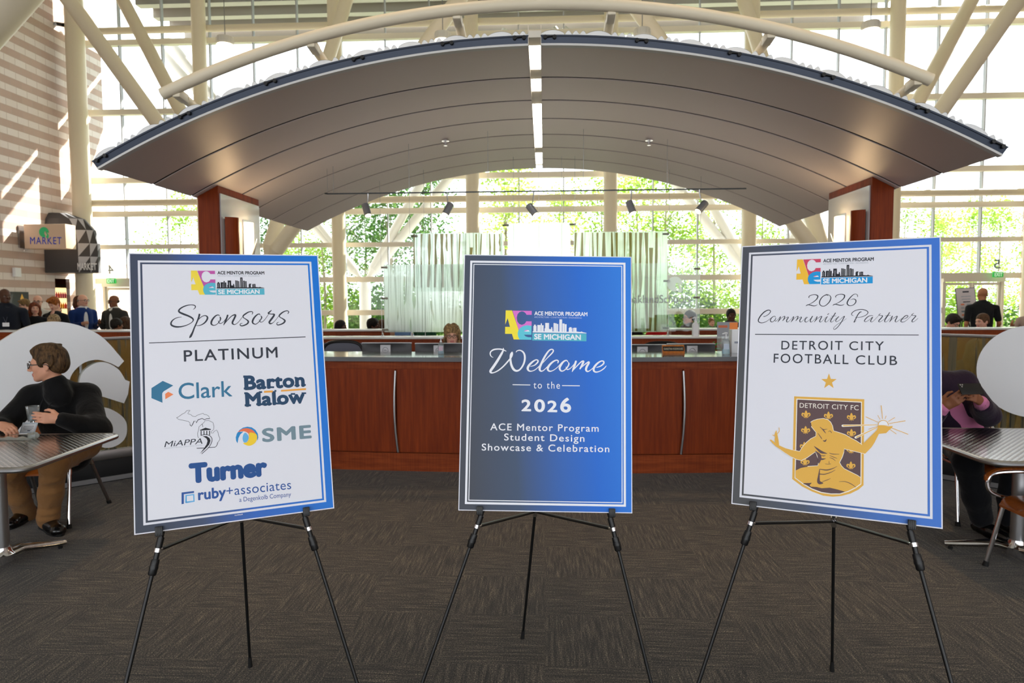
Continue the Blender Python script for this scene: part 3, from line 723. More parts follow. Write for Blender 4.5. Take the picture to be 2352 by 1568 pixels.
# ------------------------------------------------------------------ reception desk (bowed front)
DR = 21.0; DCX, DCY = -0.05, 5.985 + DR
def desk_pt(x, off=0.0, z=0.0):
    a = math.asin((x - DCX) / DR); return Vector((DCX + (DR + off) * math.sin(a), DCY - (DR + off) * math.cos(a), z))
HC = 1.058
desk = thing('reception_desk', 'bowed cherry wood reception desk with dark grey stone worktop', 'reception desk', (DCX, 6.3, 0))
DX0, DX1 = -3.0, 2.95
mullx = [at(909, 950, Y=6.0).x, at(1569, 950, Y=6.0).x]; dgap = mullx[1] - mullx[0]
joints = [DX0, mullx[0], mullx[1], DX1]
for a, b in zip(joints[:-1], joints[1:]):
    mb = MB()
    mb.grid(lambda u, v: desk_pt(a + .006 + (b - a - .012) * u, 0.0, 0.175 + (0.945 - 0.175) * v), 16, 1)
    mb.grid(lambda u, v: desk_pt(a + .006 + (b - a - .012) * u, -0.03 * v, 0.945), 16, 1)
    for x in (a + .006, b - .006): mb.add([desk_pt(x, 0, .175), desk_pt(x, -.05, .175), desk_pt(x, -.05, .945), desk_pt(x, 0, .945)], [(0, 1, 2, 3)])
    mb.build('front_panel', M_CHERRY, desk, smooth=40, world=True)
mb = MB(); mb.grid(lambda u, v: desk_pt(DX0 + (DX1 - DX0) * u, -0.004, 0.0 + 0.165 * v), 40, 1); mb.grid(lambda u, v: desk_pt(DX0 + (DX1 - DX0) * u, 0.012 - .016 * v, 0.168), 40, 1)
mb.grid(lambda u, v: desk_pt(DX0 + (DX1 - DX0) * u, 0.010, 0.0 + 0.168 * v), 40, 1)
mb.build('toe_board', M_CHERRY_L, desk, smooth=40, world=True)
mb = MB(); mb.grid(lambda u, v: desk_pt(DX0 + (DX1 - DX0) * u, -0.012, 0.94 + 0.09 * v), 40, 1); mb.grid(lambda u, v: desk_pt(DX0 + (DX1 - DX0) * u, -0.03, 0.16 + 0.80 * v), 40, 1)
mb.build('carcass', M_CHERRY_L, desk, smooth=40, world=True)
for s, x in ((1, mullx[0]), (-1, mullx[1])):
    mb = MB(); pts = []
    for k in range(17):
        t = k / 16; z = 0.93 - 0.755 * t; bow = math.sin(math.pi * t * 0.92) * 0.032
        pts.append(desk_pt(x - s * bow * 0.6 + s * 0.02 * t, 0.012 + bow * 0.6, z))
    mb.tube(pts, 0.011, 10); mb.build('bowed_handle', M_STEEL, desk, world=True)
M_STONE = mat('grey stone worktop', (98, 98, 102), rough=0.12, coat=0.3)
mb = MB(); n = 40; D0, D1 = 0.05, -0.62
P = lambda u, off, z: desk_pt(DX0 - .02 + (DX1 - DX0 + .04) * u, off, z)
mb.grid(lambda u, v: P(u, D0 + (D1 - D0) * v, HC), n, 2); mb.grid(lambda u, v: P(u, D0, HC - 0.04 + 0.04 * v), n, 1); mb.grid(lambda u, v: P(u, D1 + (D0 - D1) * v, HC - 0.04), n, 1)
mb.grid(lambda u, v: P(u, D1, HC - .04 * v), n, 1)
for u in (0, 1): mb.add([P(u, D0, HC), P(u, D1, HC), P(u, D1, HC - .04), P(u, D0, HC - .04)], [(0, 1, 2, 3)])
mb.build('worktop', M_STONE, desk, smooth=40, world=True)
mb = MB(); mb.grid(lambda u, v: desk_pt(DX0 + (DX1 - DX0) * u, -0.50, 0.0 + 1.015 * v), 30, 1)
for x in (DX0, DX1): mb.add([desk_pt(x, -0.03, 0), desk_pt(x, -.5, 0), desk_pt(x, -.5, 1.015), desk_pt(x, -.03, 1.015)], [(0, 1, 2, 3)])
mb.build('end_panel', M_CHERRY, desk, smooth=0, world=True)

# ------------------------------------------------------------------ counters behind the desk
def ledge(name, label, x0, x1, y0, y1, ztop, zface=0.12, mtop=None):
    r = thing(name, label, 'counter', ((x0 + x1) / 2, (y0 + y1) / 2, 0))
    MB().box(x0, x1, y0 + 0.03, y1 - 0.03, 0, ztop - 0.03).build('body', M_CHERRY_L, r, smooth=0, world=True)
    MB().box(x0 - .01, x1 + .01, y0, y1, ztop - 0.03, ztop, bev=0.004).build('top', mtop or mat('white stone top', (222, 220, 216), rough=0.15, coat=.3), r, world=True)
    return r
ledge('back_counter', 'long cherry wood back counter behind the reception monitors', -3.05, 3.0, 8.75, 9.1, 1.10)
xb = at(895, 766, Y=10.6).x; xb2 = at(1543, 766, Y=10.6).x
ledge('far_counter', 'cherry wood far counter on the left behind the hung screens', -10.2, xb, 10.6, 11.0, 1.125)
ledge('far_counter', 'cherry wood far counter on the right behind the hung screens', xb2, 9.9, 10.6, 11.0, 1.125)

# ------------------------------------------------------------------ cable hung glass screens
def bamboo_mat(name, line, film, stalk, sx, gap, stalk_amt, film_alpha=0.85, wob=0.06, frosted=True, rough=0.5):
    """glass with a printed reed pattern: white reeds, fine dark lines, clear or tinted stalks between"""
    m = bpy.data.materials.new(name); m.use_nodes = True; nt = m.node_tree; nt.nodes.clear(); lk = nt.links.new
    out = nt.nodes.new('ShaderNodeOutputMaterial'); tc = nt.nodes.new('ShaderNodeTexCoord')
    nz = nt.nodes.new('ShaderNodeTexNoise'); nz.inputs['Scale'].default_value = 1.0; nz.inputs['Detail'].default_value = 1
    mp = nt.nodes.new('ShaderNodeMapping'); mp.inputs['Scale'].default_value = (6, 6, 1.2); lk(tc.outputs['Object'], mp.inputs[0]); lk(mp.outputs[0], nz.inputs['Vector'])
    sp = nt.nodes.new('ShaderNodeSeparateXYZ'); lk(tc.outputs['Object'], sp.inputs[0])
    xw = math_n(nt, 'ADD', sp.outputs['X'], math_n(nt, 'MULTIPLY', math_n(nt, 'SUBTRACT', nz.outputs['Fac'], 0.5), wob))
    def reeds(freq, zf):
        cb = nt.nodes.new('ShaderNodeCombineXYZ'); lk(math_n(nt, 'MULTIPLY', xw, freq), cb.inputs[0]); lk(math_n(nt, 'MULTIPLY', sp.outputs['Z'], zf), cb.inputs[2])
        return noise(nt, cb.outputs[0], 1.0, 1, 0.4)
    fine, broad = reeds(sx, 0.8), reeds(gap, 1.5)
    cfine = ramp(nt, fine, [(0.33, line), (0.46, film), (1.0, film)])
    isstalk = ramp(nt, broad, [(stalk_amt - 0.02, (255, 255, 255)), (stalk_amt + 0.02, (0, 0, 0))])
    isline = ramp(nt, fine, [(0.30, (255, 255, 255)), (0.40, (0, 0, 0))])
    c = mixc(nt, isstalk, cfine, rgb(*stalk))
    df = nt.nodes.new('ShaderNodeBsdfDiffuse'); tl_ = nt.nodes.new('ShaderNodeBsdfRefraction' if frosted else 'ShaderNodeBsdfTranslucent'); tr = nt.nodes.new('ShaderNodeBsdfTransparent')
    lk(c, df.inputs[0]); lk(c, tl_.inputs[0])
    if frosted: tl_.inputs['Roughness'].default_value = rough; tl_.inputs['IOR'].default_value = 1.25
    tr.inputs[0].default_value = (0.9, 0.95, 0.92, 1)
    a = nt.nodes.new('ShaderNodeMixShader'); a.inputs[0].default_value = 0.74; lk(df.outputs[0], a.inputs[1]); lk(tl_.outputs[0], a.inputs[2])
    b = nt.nodes.new('ShaderNodeMixShader')
    al = math_n(nt, 'MULTIPLY', math_n(nt, 'SUBTRACT', 1.0, math_n(nt, 'MULTIPLY', isstalk, 0.35)), film_alpha)
    lk(al, b.inputs[0]); lk(tr.outputs[0], b.inputs[1]); lk(a.outputs[0], b.inputs[2])
    g = nt.nodes.new('ShaderNodeBsdfGlossy'); g.inputs['Roughness'].default_value = 0.03; fr = nt.nodes.new('ShaderNodeFresnel'); fr.inputs[0].default_value = 1.4
    e = nt.nodes.new('ShaderNodeMixShader'); lk(fr.outputs[0], e.inputs[0]); lk(b.outputs[0], e.inputs[1]); lk(g.outputs[0], e.inputs[2]); lk(e.outputs[0], out.inputs[0])
    return m
M_REED = bamboo_mat('reed print broad', (168, 174, 162), (252, 255, 254), (226, 228, 222), 70, 17, 0.28, 0.92)
M_REED_R = bamboo_mat('reed print broad right', (168, 174, 162), (252, 255, 252), (226, 228, 222), 60, 14, 0.28, 0.92)
M_REEDF = bamboo_mat('reed print fine', (150, 153, 142), (252, 254, 253), (200, 202, 188), 85, 16, 0.36, 0.92)
M_FROST = bamboo_mat('frosted film', (248, 250, 252), (252, 253, 254), (250, 251, 253), 3, 2, 0.1, 0.97)
M_CLEAR = glass_mat('clear screen glass', tint=(248, 253, 250), gloss=0.03)
M_CLAMP = mat('bronze clamp', (96, 90, 78), rough=0.35, metal=0.8)
YP = 8.92
def screen(label, px0, py0, px1, py1, m, y, clamps=(), cables=()):
    a, b = at(px0, py0, Y=y), at(px1, py1, Y=y)
    r = thing('glass_screen', label, 'glass screen', ((a.x + b.x) / 2, y, b.z))
    MB().box(a.x, b.x, y - 0.006, y + 0.006, b.z, a.z).build('pane', M_CLEAR, r, smooth=0, world=True)
    if m is not M_CLEAR: MB().add([(a.x, y - .0063, b.z), (b.x, y - .0063, b.z), (b.x, y - .0063, a.z), (a.x, y - .0063, a.z)], [(0, 1, 2, 3)]).build('printed_film', m, r, smooth=0, world=True)
    for px, py in clamps:
        c = at(px, py, Y=y - 0.012); mb = MB()
        mb.box(c.x - 0.035, c.x + 0.035, y - 0.016, y + 0.016, c.z - 0.012, c.z + 0.012, bev=0.005); mb.tube([(c.x + 0.036, y - .02, c.z), (c.x + 0.036, y + .02, c.z)], 0.017, 10)
        mb.build('clamp', M_CLAMP, r, world=True)
    for px in cables:
        x = at(px, 600, Y=y).x; MB().tube([(x, y, 1.10), (x, y, arc_z(x) if SEAMY[0] < y < SEAMY[-1] else 3.0)], 0.0025, 6).build('cable', M_STEEL, r, world=True)
    return r
_s1 = screen('upper left hung glass screen printed with brown stalks and white reeds', 949, 536, 1157, 668, M_REED, YP + 0.06, ((950, 542),), (942, 975))
_s2 = screen('upper right hung glass screen printed with brown stalks and white reeds', 1318, 533, 1531, 762, M_REED_R, YP + 0.06, ((1528, 537), (1530, 645), (1528, 753)), (1536, 1320))
M_STALK = bamboo_mat('olive brown stalk ink', (150, 128, 74), (156, 136, 80), (150, 130, 76), 30, 9, 0.3, 0.96)
def stalks(r, px0, px1, py0, py1, y, seed, step, wmax):
    rn = random.Random(seed); mb = MB(); x = px0
    while x < px1 - 4:
        w = rn.uniform(wmax * .35, wmax); full = rn.random() < .62
        t0 = 0.0 if (full or rn.random() < .5) else rn.uniform(.15, .5); t1 = 1.0 if (full or t0 > 0) else rn.uniform(.3, .8); sl_ = rn.uniform(-4, 4)
        P_ = []
        for k in range(5):
            t = t0 + (t1 - t0) * k / 4; c = x + sl_ * t + rn.uniform(-1, 1); h = w / 2 * (.75 + .25 * math.sin(2.5 * k + x)); P_.append((c - h, c + h, py0 + (py1 - py0) * t))
        A = [at(a, v, Y=y) for a, b, v in P_]; B_ = [at(b, v, Y=y) for a, b, v in P_]
        mb.add(A + B_, [(k, 5 + k, 6 + k, k + 1) for k in range(4)]); x += rn.uniform(step * .7, step * 1.3)
    mb.build('stalk_print', M_STALK, r, smooth=0, world=True)
stalks(_s1, 952, 1155, 537, 660, YP + .0525, 4, 14.5, 9); stalks(_s2, 1322, 1528, 534, 760, YP + .0525, 9, 14.5, 10)
screen('frosted white hung glass screen in the middle', 1166, 513, 1310, 700, M_FROST, YP + 0.10, ((1160, 517), (1314, 515)), (1238, 1180, 1290))
screen('lower left hung glass screen printed with fine pale reeds', 881, 608, 1120, 762, M_REEDF, YP, ((881, 614), (882, 685), (883, 757)), (875,))
cs = screen('clear hung glass screen with white round emblem and lettering', 1380, 605, 1606, 761, M_CLEAR, YP, ((1600, 617), (1599, 683)), (1608,))
M_DECAL = bamboo_mat('white etched decal', (252, 253, 253), (253, 254, 254), (252, 253, 253), 3, 2, 0.1, 0.98, rough=1.0)
def logo_outline(cx, cz, r):
    """round emblem with an S shaped notch and a tail: two outlines"""
    pts = [(cx + r * math.cos(t), cz + r * math.sin(t)) for t in [math.radians(a) for a in range(-8, 285, 8)]]
    pts += [(cx + r * x, cz + r * z) for x, z in ((0.28, -0.72), (0.02, -0.28), (0.12, 0.10), (0.40, 0.14), (0.72, -0.10))]
    tail = [(cx + r * x, cz + r * z) for x, z in smooth_pts([(0.30, -0.02), (0.52, -0.02), (0.80, -0.30), (0.96, -0.72), (0.86, -1.12), (0.58, -1.16), (0.40, -0.90), (0.60, -0.62), (0.52, -0.32)], 5, True)]
    return pts, tail
c = at(1550, 652, Y=YP - 0.008); k = 17 / FPX * YP
mb = MB()
for o in logo_outline(c.x, c.z, k): mb.prism(o, YP - 0.0085, YP - 0.008)
mb.build('emblem', M_DECAL, cs, smooth=0, world=True)
mb = MB(); a, b = at(1442, 696, Y=YP), at(1585, 695, Y=YP); text_into(mb, 'oaklandSchools', (a.x, a.z), (b.x, b.z), 0.105, bold=0.01, yref=YP - 0.008)
a, b = at(1524, 714, Y=YP), at(1582, 713, Y=YP); text_into(mb, 'tomorrow', (a.x, a.z), (b.x, b.z), 0.05, yref=YP - 0.008)
mb.build('lettering', M_DECAL, cs, smooth=0, world=True)
for px, lab in ((879, 'standing on the back counter left'), (947, 'second from the left on the back counter'), (1534, 'on the back counter under the clear screen'), (1603, 'rightmost on the back counter')):
    c = at(px, 777, Y=8.86)
    r = MB().lathe([(0.02, 0), (0.02, 0.012), (0.012, 0.02), (0.012, 0.05), (0.006, 0.058)], 12).build('glass_standoff', M_CHROME, loc=None); r.location = (c.x, 8.86, 1.10)
    tag(r, 'small silver glass standoff ' + lab, 'standoff', 'standoffs on the back counter')

# ------------------------------------------------------------------ angled glass wings with big white emblem
M_WING = bamboo_mat('gold reed glass', (92, 92, 88), (160, 150, 124), (182, 150, 78), 60, 24, 0.52, 0.80, frosted=False)
S2 = math.sqrt(0.5)
def wing(sg):
    """glass wing at 45 degrees to the desk; returns (root, s,z mapper)"""
    p0 = Vector((sg * 3.73 if sg < 0 else 3.66, 5.68, 0)); d = Vector((sg * S2, -S2, 0)); n = Vector((-sg * S2, -S2, 0))
    # local x runs along +X of the picture
    ex = d if sg > 0 else -d
    M = Matrix(((ex.x, -n.x, 0, p0.x), (ex.y, -n.y, 0, p0.y), (0, 0, 1, 0), (0, 0, 0, 1)))
    return M, p0, n
for sg in (-1, 1):
    M, p0, n = wing(sg); inv = M.inverted()
    def loc(px, py, off=0.0):
        q = inv @ on_plane(px, py, p0 + n * off, n); return (q.x, q.z)
    s0, s1 = (-1.75, 0.62) if sg < 0 else (-0.62, 1.75)
    r = thing('glass_wing', ('left' if sg < 0 else 'right') + ' angled glass wing on a black plinth beside the desk', 'glass partition', M=M)
    MB().box(s0, s1, -0.03, 0.16, 0, 0.20, bev=.005).build('plinth', M_DARK, r)
    MB().box(s0, s1, -0.05, 0.0, 0.20, 0.285, bev=.006).box(s0, s1, -0.042, -0.03, 0.01, 0.05).build('base_rail', M_STEEL, r)
    MB().box(s0, s1, -0.022, -0.010, 0.285, 1.24).build('pane', M_WING, r, smooth=0)
    MB().box(s0, s1, -0.032, 0.0, 1.24, 1.265, bev=.004).build('top_rail', M_STEEL, r)
    mb = MB()
    for s in (s0 + 0.02, (s0 + s1) / 2 - .25 * sg, s1 - 0.02): mb.box(s - 0.008, s + 0.008, -0.03, -0.008, 0.285, 1.25)
    mb.build('upright', M_STEEL, r)
    OFF = 0.10
    L = lambda px, py: loc(px, py, OFF)
    M_EMB = mat('white emblem face', (246, 248, 252), rough=0.4); M_EMB_S = mat('pale emblem return', (226, 228, 222), rough=0.35)
    if sg < 0:
        e = thing('emblem_sculpture', 'large white round emblem sculpture with S notch on the left glass wing', 'sculpture', M=M)
        outer = [(0, 784), (50, 755), (110, 739), (170, 744), (225, 767), (262, 800), (285, 829), (272, 843)]
        notch = [(255, 834), (225, 826), (195, 832), (172, 850), (160, 872), (158, 900), (166, 930), (190, 960), (214, 985), (222, 1010), (205, 1045), (165, 1075), (110, 1088), (50, 1075), (-10, 1050), (-55, 1000), (-77, 930), (-70, 870), (-45, 820)]
        tongue = [(298, 876), (288, 872), (272, 848), (246, 833), (222, 833), (200, 845), (186, 862), (182, 885), (190, 897), (210, 903), (250, 915), (285, 926), (294, 905)]
        tail = smooth_pts([(235, 937), (262, 943), (286, 962), (292, 985), (286, 1008), (266, 1024), (240, 1028), (218, 1015), (206, 985), (214, 955)], 4, True)
        for nm, poly in (('disc', smooth_pts(outer[:-2], 5)[:-1] + outer[-2:] + smooth_pts(notch, 4)), ('tongue', tongue[:1] + smooth_pts(tongue[1:9], 5) + tongue[9:]), ('tail', tail)):
            mb = MB(); mb.prism([L(a, b) for a, b in poly], -OFF - 0.0, -0.024, side_mi=1); mb.build(nm, [M_EMB, M_EMB_S], e, smooth=50)
    else:
        e = thing('emblem_sculpture', 'thick white round emblem disc on the right glass wing', 'sculpture', M=M)
        cpx = L(2370, 853); rr = abs(L(2244, 853)[0] - cpx[0]); pr = [(cpx[0] + rr * math.cos(t), cpx[1] + rr * math.sin(t)) for t in [2 * math.pi * k / 64 for k in range(64)]]
        mb = MB(); mb.prism(pr, -OFF - 0.02, -0.024, side_mi=1); mb.build('disc', [M_EMB, M_EMB_S], e, smooth=50)
        pr2 = [(cpx[0] + rr * 1.0 * math.cos(t), cpx[1] + rr * 1.0 * math.sin(t)) for t in [2 * math.pi * k / 64 for k in range(64)]]
        t = [(cpx[0] + 0.30 + 0.2 * math.cos(a), cpx[1] - 0.42 + 0.16 * math.sin(a)) for a in [2 * math.pi * k / 32 for k in range(32)]]
        MB().prism(t, -OFF, -0.024, side_mi=1).build('tail', [M_EMB, M_EMB_S], e, smooth=50)

# ------------------------------------------------------------------ pendants
M_PEND = mat('pendant housing', (222, 216, 200), rough=0.35, metal=0.1)
M_GLOW = mat('pendant bowl', (255, 250, 235), emit=(255, 240, 205), estr=7.0)
for px, py, lab in ((517, 96, 'leftmost pendant lamp over the left end of the vault'), (1017, 86, 'pendant lamp above the crown, left of the light slot'),
                    (1475, 78, 'pendant lamp above the crown, right of the light slot'), (2000, 62, 'rightmost pendant lamp over the right end of the vault')):
    c = at(px, py, Y=13.5); r = thing('pendant_lamp', lab, 'pendant lamp', c)
    mb = MB(); mb.lathe([(0.10, 0.10), (0.155, 0.09), (0.165, 0.05), (0.165, -0.03), (0.16, -0.06)], 24)
    for k in range(16):
        a = 2 * math.pi * k / 16; mb.box(0.163, 0.172, -0.006, 0.006, -0.03, 0.06, M=Matrix.Rotation(a, 4, 'Z'))
    mb.build('housing', M_PEND, r)
    MB().lathe([(0.15, -0.055), (0.165, -0.075), (0.15, -0.11), (0.09, -0.14), (0.02, -0.15)], 24).build('bowl', M_GLOW, r)
    MB().tube([(0, 0, 0.09), (0, 0, 12.4 - c.z)], 0.008, 6).build('cord', mat('grey cord', (120, 120, 118)), r)
    ld = bpy.data.lights.new('pendant_light', 'POINT'); o = bpy.data.objects.new('pendant_light', ld); COL.objects.link(o)
    ld.energy = 60; ld.color = (1, .86, .62); ld.shadow_soft_size = 0.16; o.location = c + Vector((0, 0, -0.36))
# ------------------------------------------------------------------ printed boards on easels
WHITE_LEVEL = 0.80
def pcol(r, g, b):
    c = lin((r / 255, g / 255, b / 255)); return tuple(min(1.0, x / WHITE_LEVEL) for x in c) + (1.0,)
def ink(name, c, rough=0.55):
    if name in MATS: return MATS[name]
    m = mat(name, (128, 128, 128), rough=rough, spec=0.3); m.node_tree.nodes['Principled BSDF'].inputs['Base Color'].default_value = pcol(*c)
    return m
def grad_ink(name, stops, tilt=0.10):
    """printed gradient running across the board"""
    m = mat(name, (128, 128, 128), rough=0.5, spec=0.35); nt, b, new, lk = nodes_of(m)
    tc = new('ShaderNodeTexCoord'); sp = new('ShaderNodeSeparateXYZ'); lk(tc.outputs['Object'], sp.inputs[0])
    f = math_n(nt, 'ADD', math_n(nt, 'DIVIDE', math_n(nt, 'ADD', sp.outputs['X'], math_n(nt, 'MULTIPLY', sp.outputs['Z'], tilt)), 0.61), 0.5)
    lk(ramp(nt, f, [(p, pcol(*c)) for p, c in stops]), b.inputs['Base Color']); return m
M_BOARD = ink('board white', (214, 215, 224))
G_L = grad_ink('print gradient sponsors', [(0.0, (58, 64, 78)), (0.25, (64, 76, 104)), (0.5, (48, 96, 178)), (1.0, (16, 112, 205))])
G_C = grad_ink('print gradient welcome', [(0.0, (64, 68, 78)), (0.28, (62, 78, 104)), (0.55, (46, 94, 170)), (0.75, (30, 100, 196)), (1.0, (40, 118, 212))])
G_R = grad_ink('print gradient partner', [(0.0, (74, 75, 78)), (0.3, (70, 80, 100)), (0.65, (62, 104, 176)), (1.0, (58, 112, 200))])
I_DARK = ink('ink charcoal', (50, 54, 64)); I_GREY = ink('ink grey', (160, 166, 176)); I_TEAL = ink('ink teal', (54, 112, 146)); I_NAVY = ink('ink navy', (36, 66, 96))
I_ORANGE = ink('ink orange', (226, 128, 84)); I_AMBER = ink('ink amber', (226, 158, 66)); I_SLATE = ink('ink slate', (112, 134, 146)); I_BLUE = ink('ink deep blue', (36, 78, 138))
I_SKY = ink('ink sky blue', (96, 168, 216)); I_GOLD = ink('ink gold', (216, 168, 76)); I_BROWN = ink('ink brown', (92, 72, 74)); I_CREAM = ink('ink cream', (232, 226, 216)); I_YEL = ink('ink yellow', (240, 196, 52))
I_BLACK = ink('ink black', (32, 34, 42)); I_WHITE = ink('ink white', (222, 224, 234)); I_ROYAL = ink('ink royal blue', (46, 84, 150)); I_LSKY = ink('ink pale blue', (150, 196, 226))
BW, BH = 0.6096, 0.9144
def rodrigues(v):
    v = Vector(v); return Matrix.Rotation(v.length, 4, v.normalized())
class Board:
    def __init__(s, name, label, rv, t):
        s.M = Matrix.Translation(Vector((t[0], t[1], t[2] + CAM_H))) @ rodrigues(rv); s.inv = s.M.inverted()
        s.n = (s.M.to_3x3() @ Vector((0, -1, 0))).normalized(); s.p0 = s.M.translation.copy()
        s.root = thing(name, label, 'sign board', M=s.M)
        s.k = abs(s.bp(1300, 900)[0] - s.bp(1301, 900)[0])
    def bp(s, px, py):
        q = s.inv @ on_plane(px, py, s.p0, s.n); return (q.x, q.z)
    def part(s, name, mats=None): return Print(s, name, mats or [])
class Print:
    """one printed element of a board"""
    def __init__(s, B, name, mats): s.B = B; s.mb = MB(); s.name = name; s.mats = []; s.e = 0.0; s.map = lambda x, y: (x, y)
    def mi(s, m):
        if m not in s.mats: s.mats.append(m)
        return s.mats.index(m)
    def zoom(s, f, ox, oy): s.map = lambda x, y: (ox + x / f, oy + y / f); s.f = f; return s
    def pt(s, x, y): return s.B.bp(*s.map(x, y))
    def poly(s, pts, m, layer=1):
        q = [s.pt(*p) for p in pts]; n = len(q)
        ar = sum(q[i][0] * q[(i + 1) % n][1] - q[(i + 1) % n][0] * q[i][1] for i in range(n))
        if ar < 0: q = q[::-1]
        s.e += 4e-6; s.mb.add([(a, -0.0004 * layer - s.e, b) for a, b in q], [tuple(range(n))], s.mi(m)); return s
    def quad(s, x0, y0, x1, y1, m, layer=1): return s.poly([(x0, y0), (x1, y0), (x1, y1), (x0, y1)], m, layer)
    def line(s, pts, w, m, layer=1, closed=False, smooth=0):
        P = [(p[0], p[1], p[2] if len(p) > 2 else w) for p in pts]
        if smooth: P = [tuple(p) for p in smooth_pts(P, smooth, closed)]
        if closed: P = P + [P[0]]
        q = []; s.e += 4e-6; e = s.e
        for x, y, ww in P:
            a = Vector(s.pt(x, y)); c = Vector(s.pt(x + 1, y)); q.append((a, max(ww, 2) * (c - a).length * 0.5))
        vs = []
        for i, (a, h) in enumerate(q):
            t = (q[min(i + 1, len(q) - 1)][0] - q[max(i - 1, 0)][0])
            t = t.normalized() if t.length > 1e-9 else Vector((1, 0)); nrm = Vector((-t.y, t.x))
            vs += [(a.x + nrm.x * h, -0.0004 * layer - e, a.y + nrm.y * h), (a.x - nrm.x * h, -0.0004 * layer - e, a.y - nrm.y * h)]
        s.mb.add(vs, [(2 * i, 2 * i + 1, 2 * i + 3, 2 * i + 2) for i in range(len(q) - 1)], s.mi(m))
        for a, h in (q[0], q[-1]):
            c = [(a.x + h * math.cos(t), -0.0004 * layer - e - 2e-6, a.y + h * math.sin(t)) for t in [2 * math.pi * j / 8 for j in range(8)]]
            s.mb.add(c, [tuple(range(8))], s.mi(m))
        return s
    def script(s, strokes, m, layer=1):
        for st in strokes: s.line(st, 10, m, layer, smooth=7)
        return s
    def text(s, body, a, b, cap, m, bold=0.0, sp=1.0, shear=0.0, layer=1):
        p, q = Vector(s.pt(*a)), Vector(s.pt(*b)); x1 = Vector(s.pt(a[0], a[1] - cap)); h = (x1 - p).length
        text_into(s.mb, body, (p.x, p.y), (q.x, q.y), h, s.mi(m), bold, sp, shear, depth=0.0004 * layer, up=(0, 1)); return s
    def rect_ring(s, i0, i1, m, layer=1):
        X0, Z0, X1, Z1 = BW / 2 - i0, BH / 2 - i0, BW / 2 - i1, BH / 2 - i1; y = -0.0004 * layer
        v = [(-X0, y, -Z0), (X0, y, -Z0), (X0, y, Z0), (-X0, y, Z0), (-X1, y, -Z1), (X1, y, -Z1), (X1, y, Z1), (-X1, y, Z1)]
        s.mb.add(v, [(0, 1, 5, 4), (1, 2, 6, 5), (2, 3, 7, 6), (3, 0, 4, 7)], s.mi(m)); return s
    def done(s): return s.mb.build(s.name, s.mats, s.B.root, smooth=0)

def ace_logo(B, tl, br, cols, txt, sub, bg, sky):
    """the organiser's emblem: interlocked A, C and e, a skyline and a banner"""
    ye, mg, cy, bn = cols
    a, b = Vector(B.bp(*tl)), Vector(B.bp(*br)); p = B.part('logo')
    def pt(x, y): return (a.x + (x - 125) / 2080 * (b.x - a.x), a.y + (y - 140) / 795 * (b.y - a.y))
    p.pt = pt
    p.poly([(305, 145), (798, 145), (798, 250), (665, 250), (640, 205), (590, 168), (540, 160), (480, 183), (435, 240), (415, 330), (430, 430), (480, 498), (545, 522), (610, 500), (645, 462), (660, 425), (798, 425), (798, 560), (690, 560), (600, 570), (530, 640), (470, 660)], mg, 1)
    p.poly([(130, 140), (292, 140), (462, 640), (470, 760), (510, 915), (345, 915), (298, 768), (122, 768), (122, 582), (245, 582), (182, 352), (122, 520)], ye, 2)
    p.poly([(797, 545), (690, 532), (590, 552), (510, 605), (462, 670), (445, 750), (455, 830), (495, 917), (797, 917), (797, 850), (720, 850), (650, 830), (605, 786), (797, 784)], cy, 3)
    p.poly([(605, 700), (625, 672), (680, 652), (730, 668), (757, 700)], bg, 4); p.poly([(605, 700), (625, 672), (680, 652), (715, 660)], mg, 5)
    p.quad(820, 735, 2205, 935, bn, 1)
    p.text('SE MICHIGAN', (868, 897), (2062, 899), 138, bg if bg is not None else txt, 0.035, 1.0, layer=2)
    p.text('ACE MENTOR PROGRAM', (866, 258), (2228, 262), 104, txt, 0.028, 1.0)
    p.text('ARCHITECTURE \u2022 CONSTRUCTION \u2022 ENGINEERING', (866, 328), (2085, 334), 38, sub, 0.0)
    for x0, x1, y in ((846, 924, 545), (862, 905, 512), (946, 1030, 520), (1034, 1062, 475), (1066, 1108, 525), (1132, 1250, 605), (1148, 1246, 462), (1250, 1338, 625), (1300, 1330, 575), (1362, 1398, 462), (1402, 1440, 468), (1444, 1482, 485),
                      (1510, 1580, 362), (1590, 1642, 470), (1648, 1696, 488), (1752, 1796, 590), (1768, 1826, 568), (1852, 1876, 585), (1884, 1950, 580)): p.quad(x0, y, x1, 712, sky, 1)
    for x0, x1, y in ((876, 882, 560), (1000, 1006, 560), (1190, 1200, 520), (1378, 1382, 480), (1420, 1424, 480), (1462, 1466, 500), (1540, 1547, 400), (1612, 1617, 490), (1670, 1675, 505), (1812, 1836, 600), (1916, 1921, 600)): p.quad(x0, y, x1, 690, bg, 2)
    p.poly([(828, 720), (828, 690), (1300, 684), (1700, 690), (1950, 680), (2050, 690), (2080, 676), (2110, 694), (2206, 712), (2206, 724)], sky, 1)
    return p.done()

def white_board(B, G):
    mb = MB(); mb.box(-BW / 2, BW / 2, 0, 0.005, -BH / 2, BH / 2); mb.build('foam_board', M_BOARD, B.root, smooth=0)
    p = B.part('border'); p.rect_ring(0.0035, 0.0255, G); p.rect_ring(0.0325, 0.0385, G); p.done()

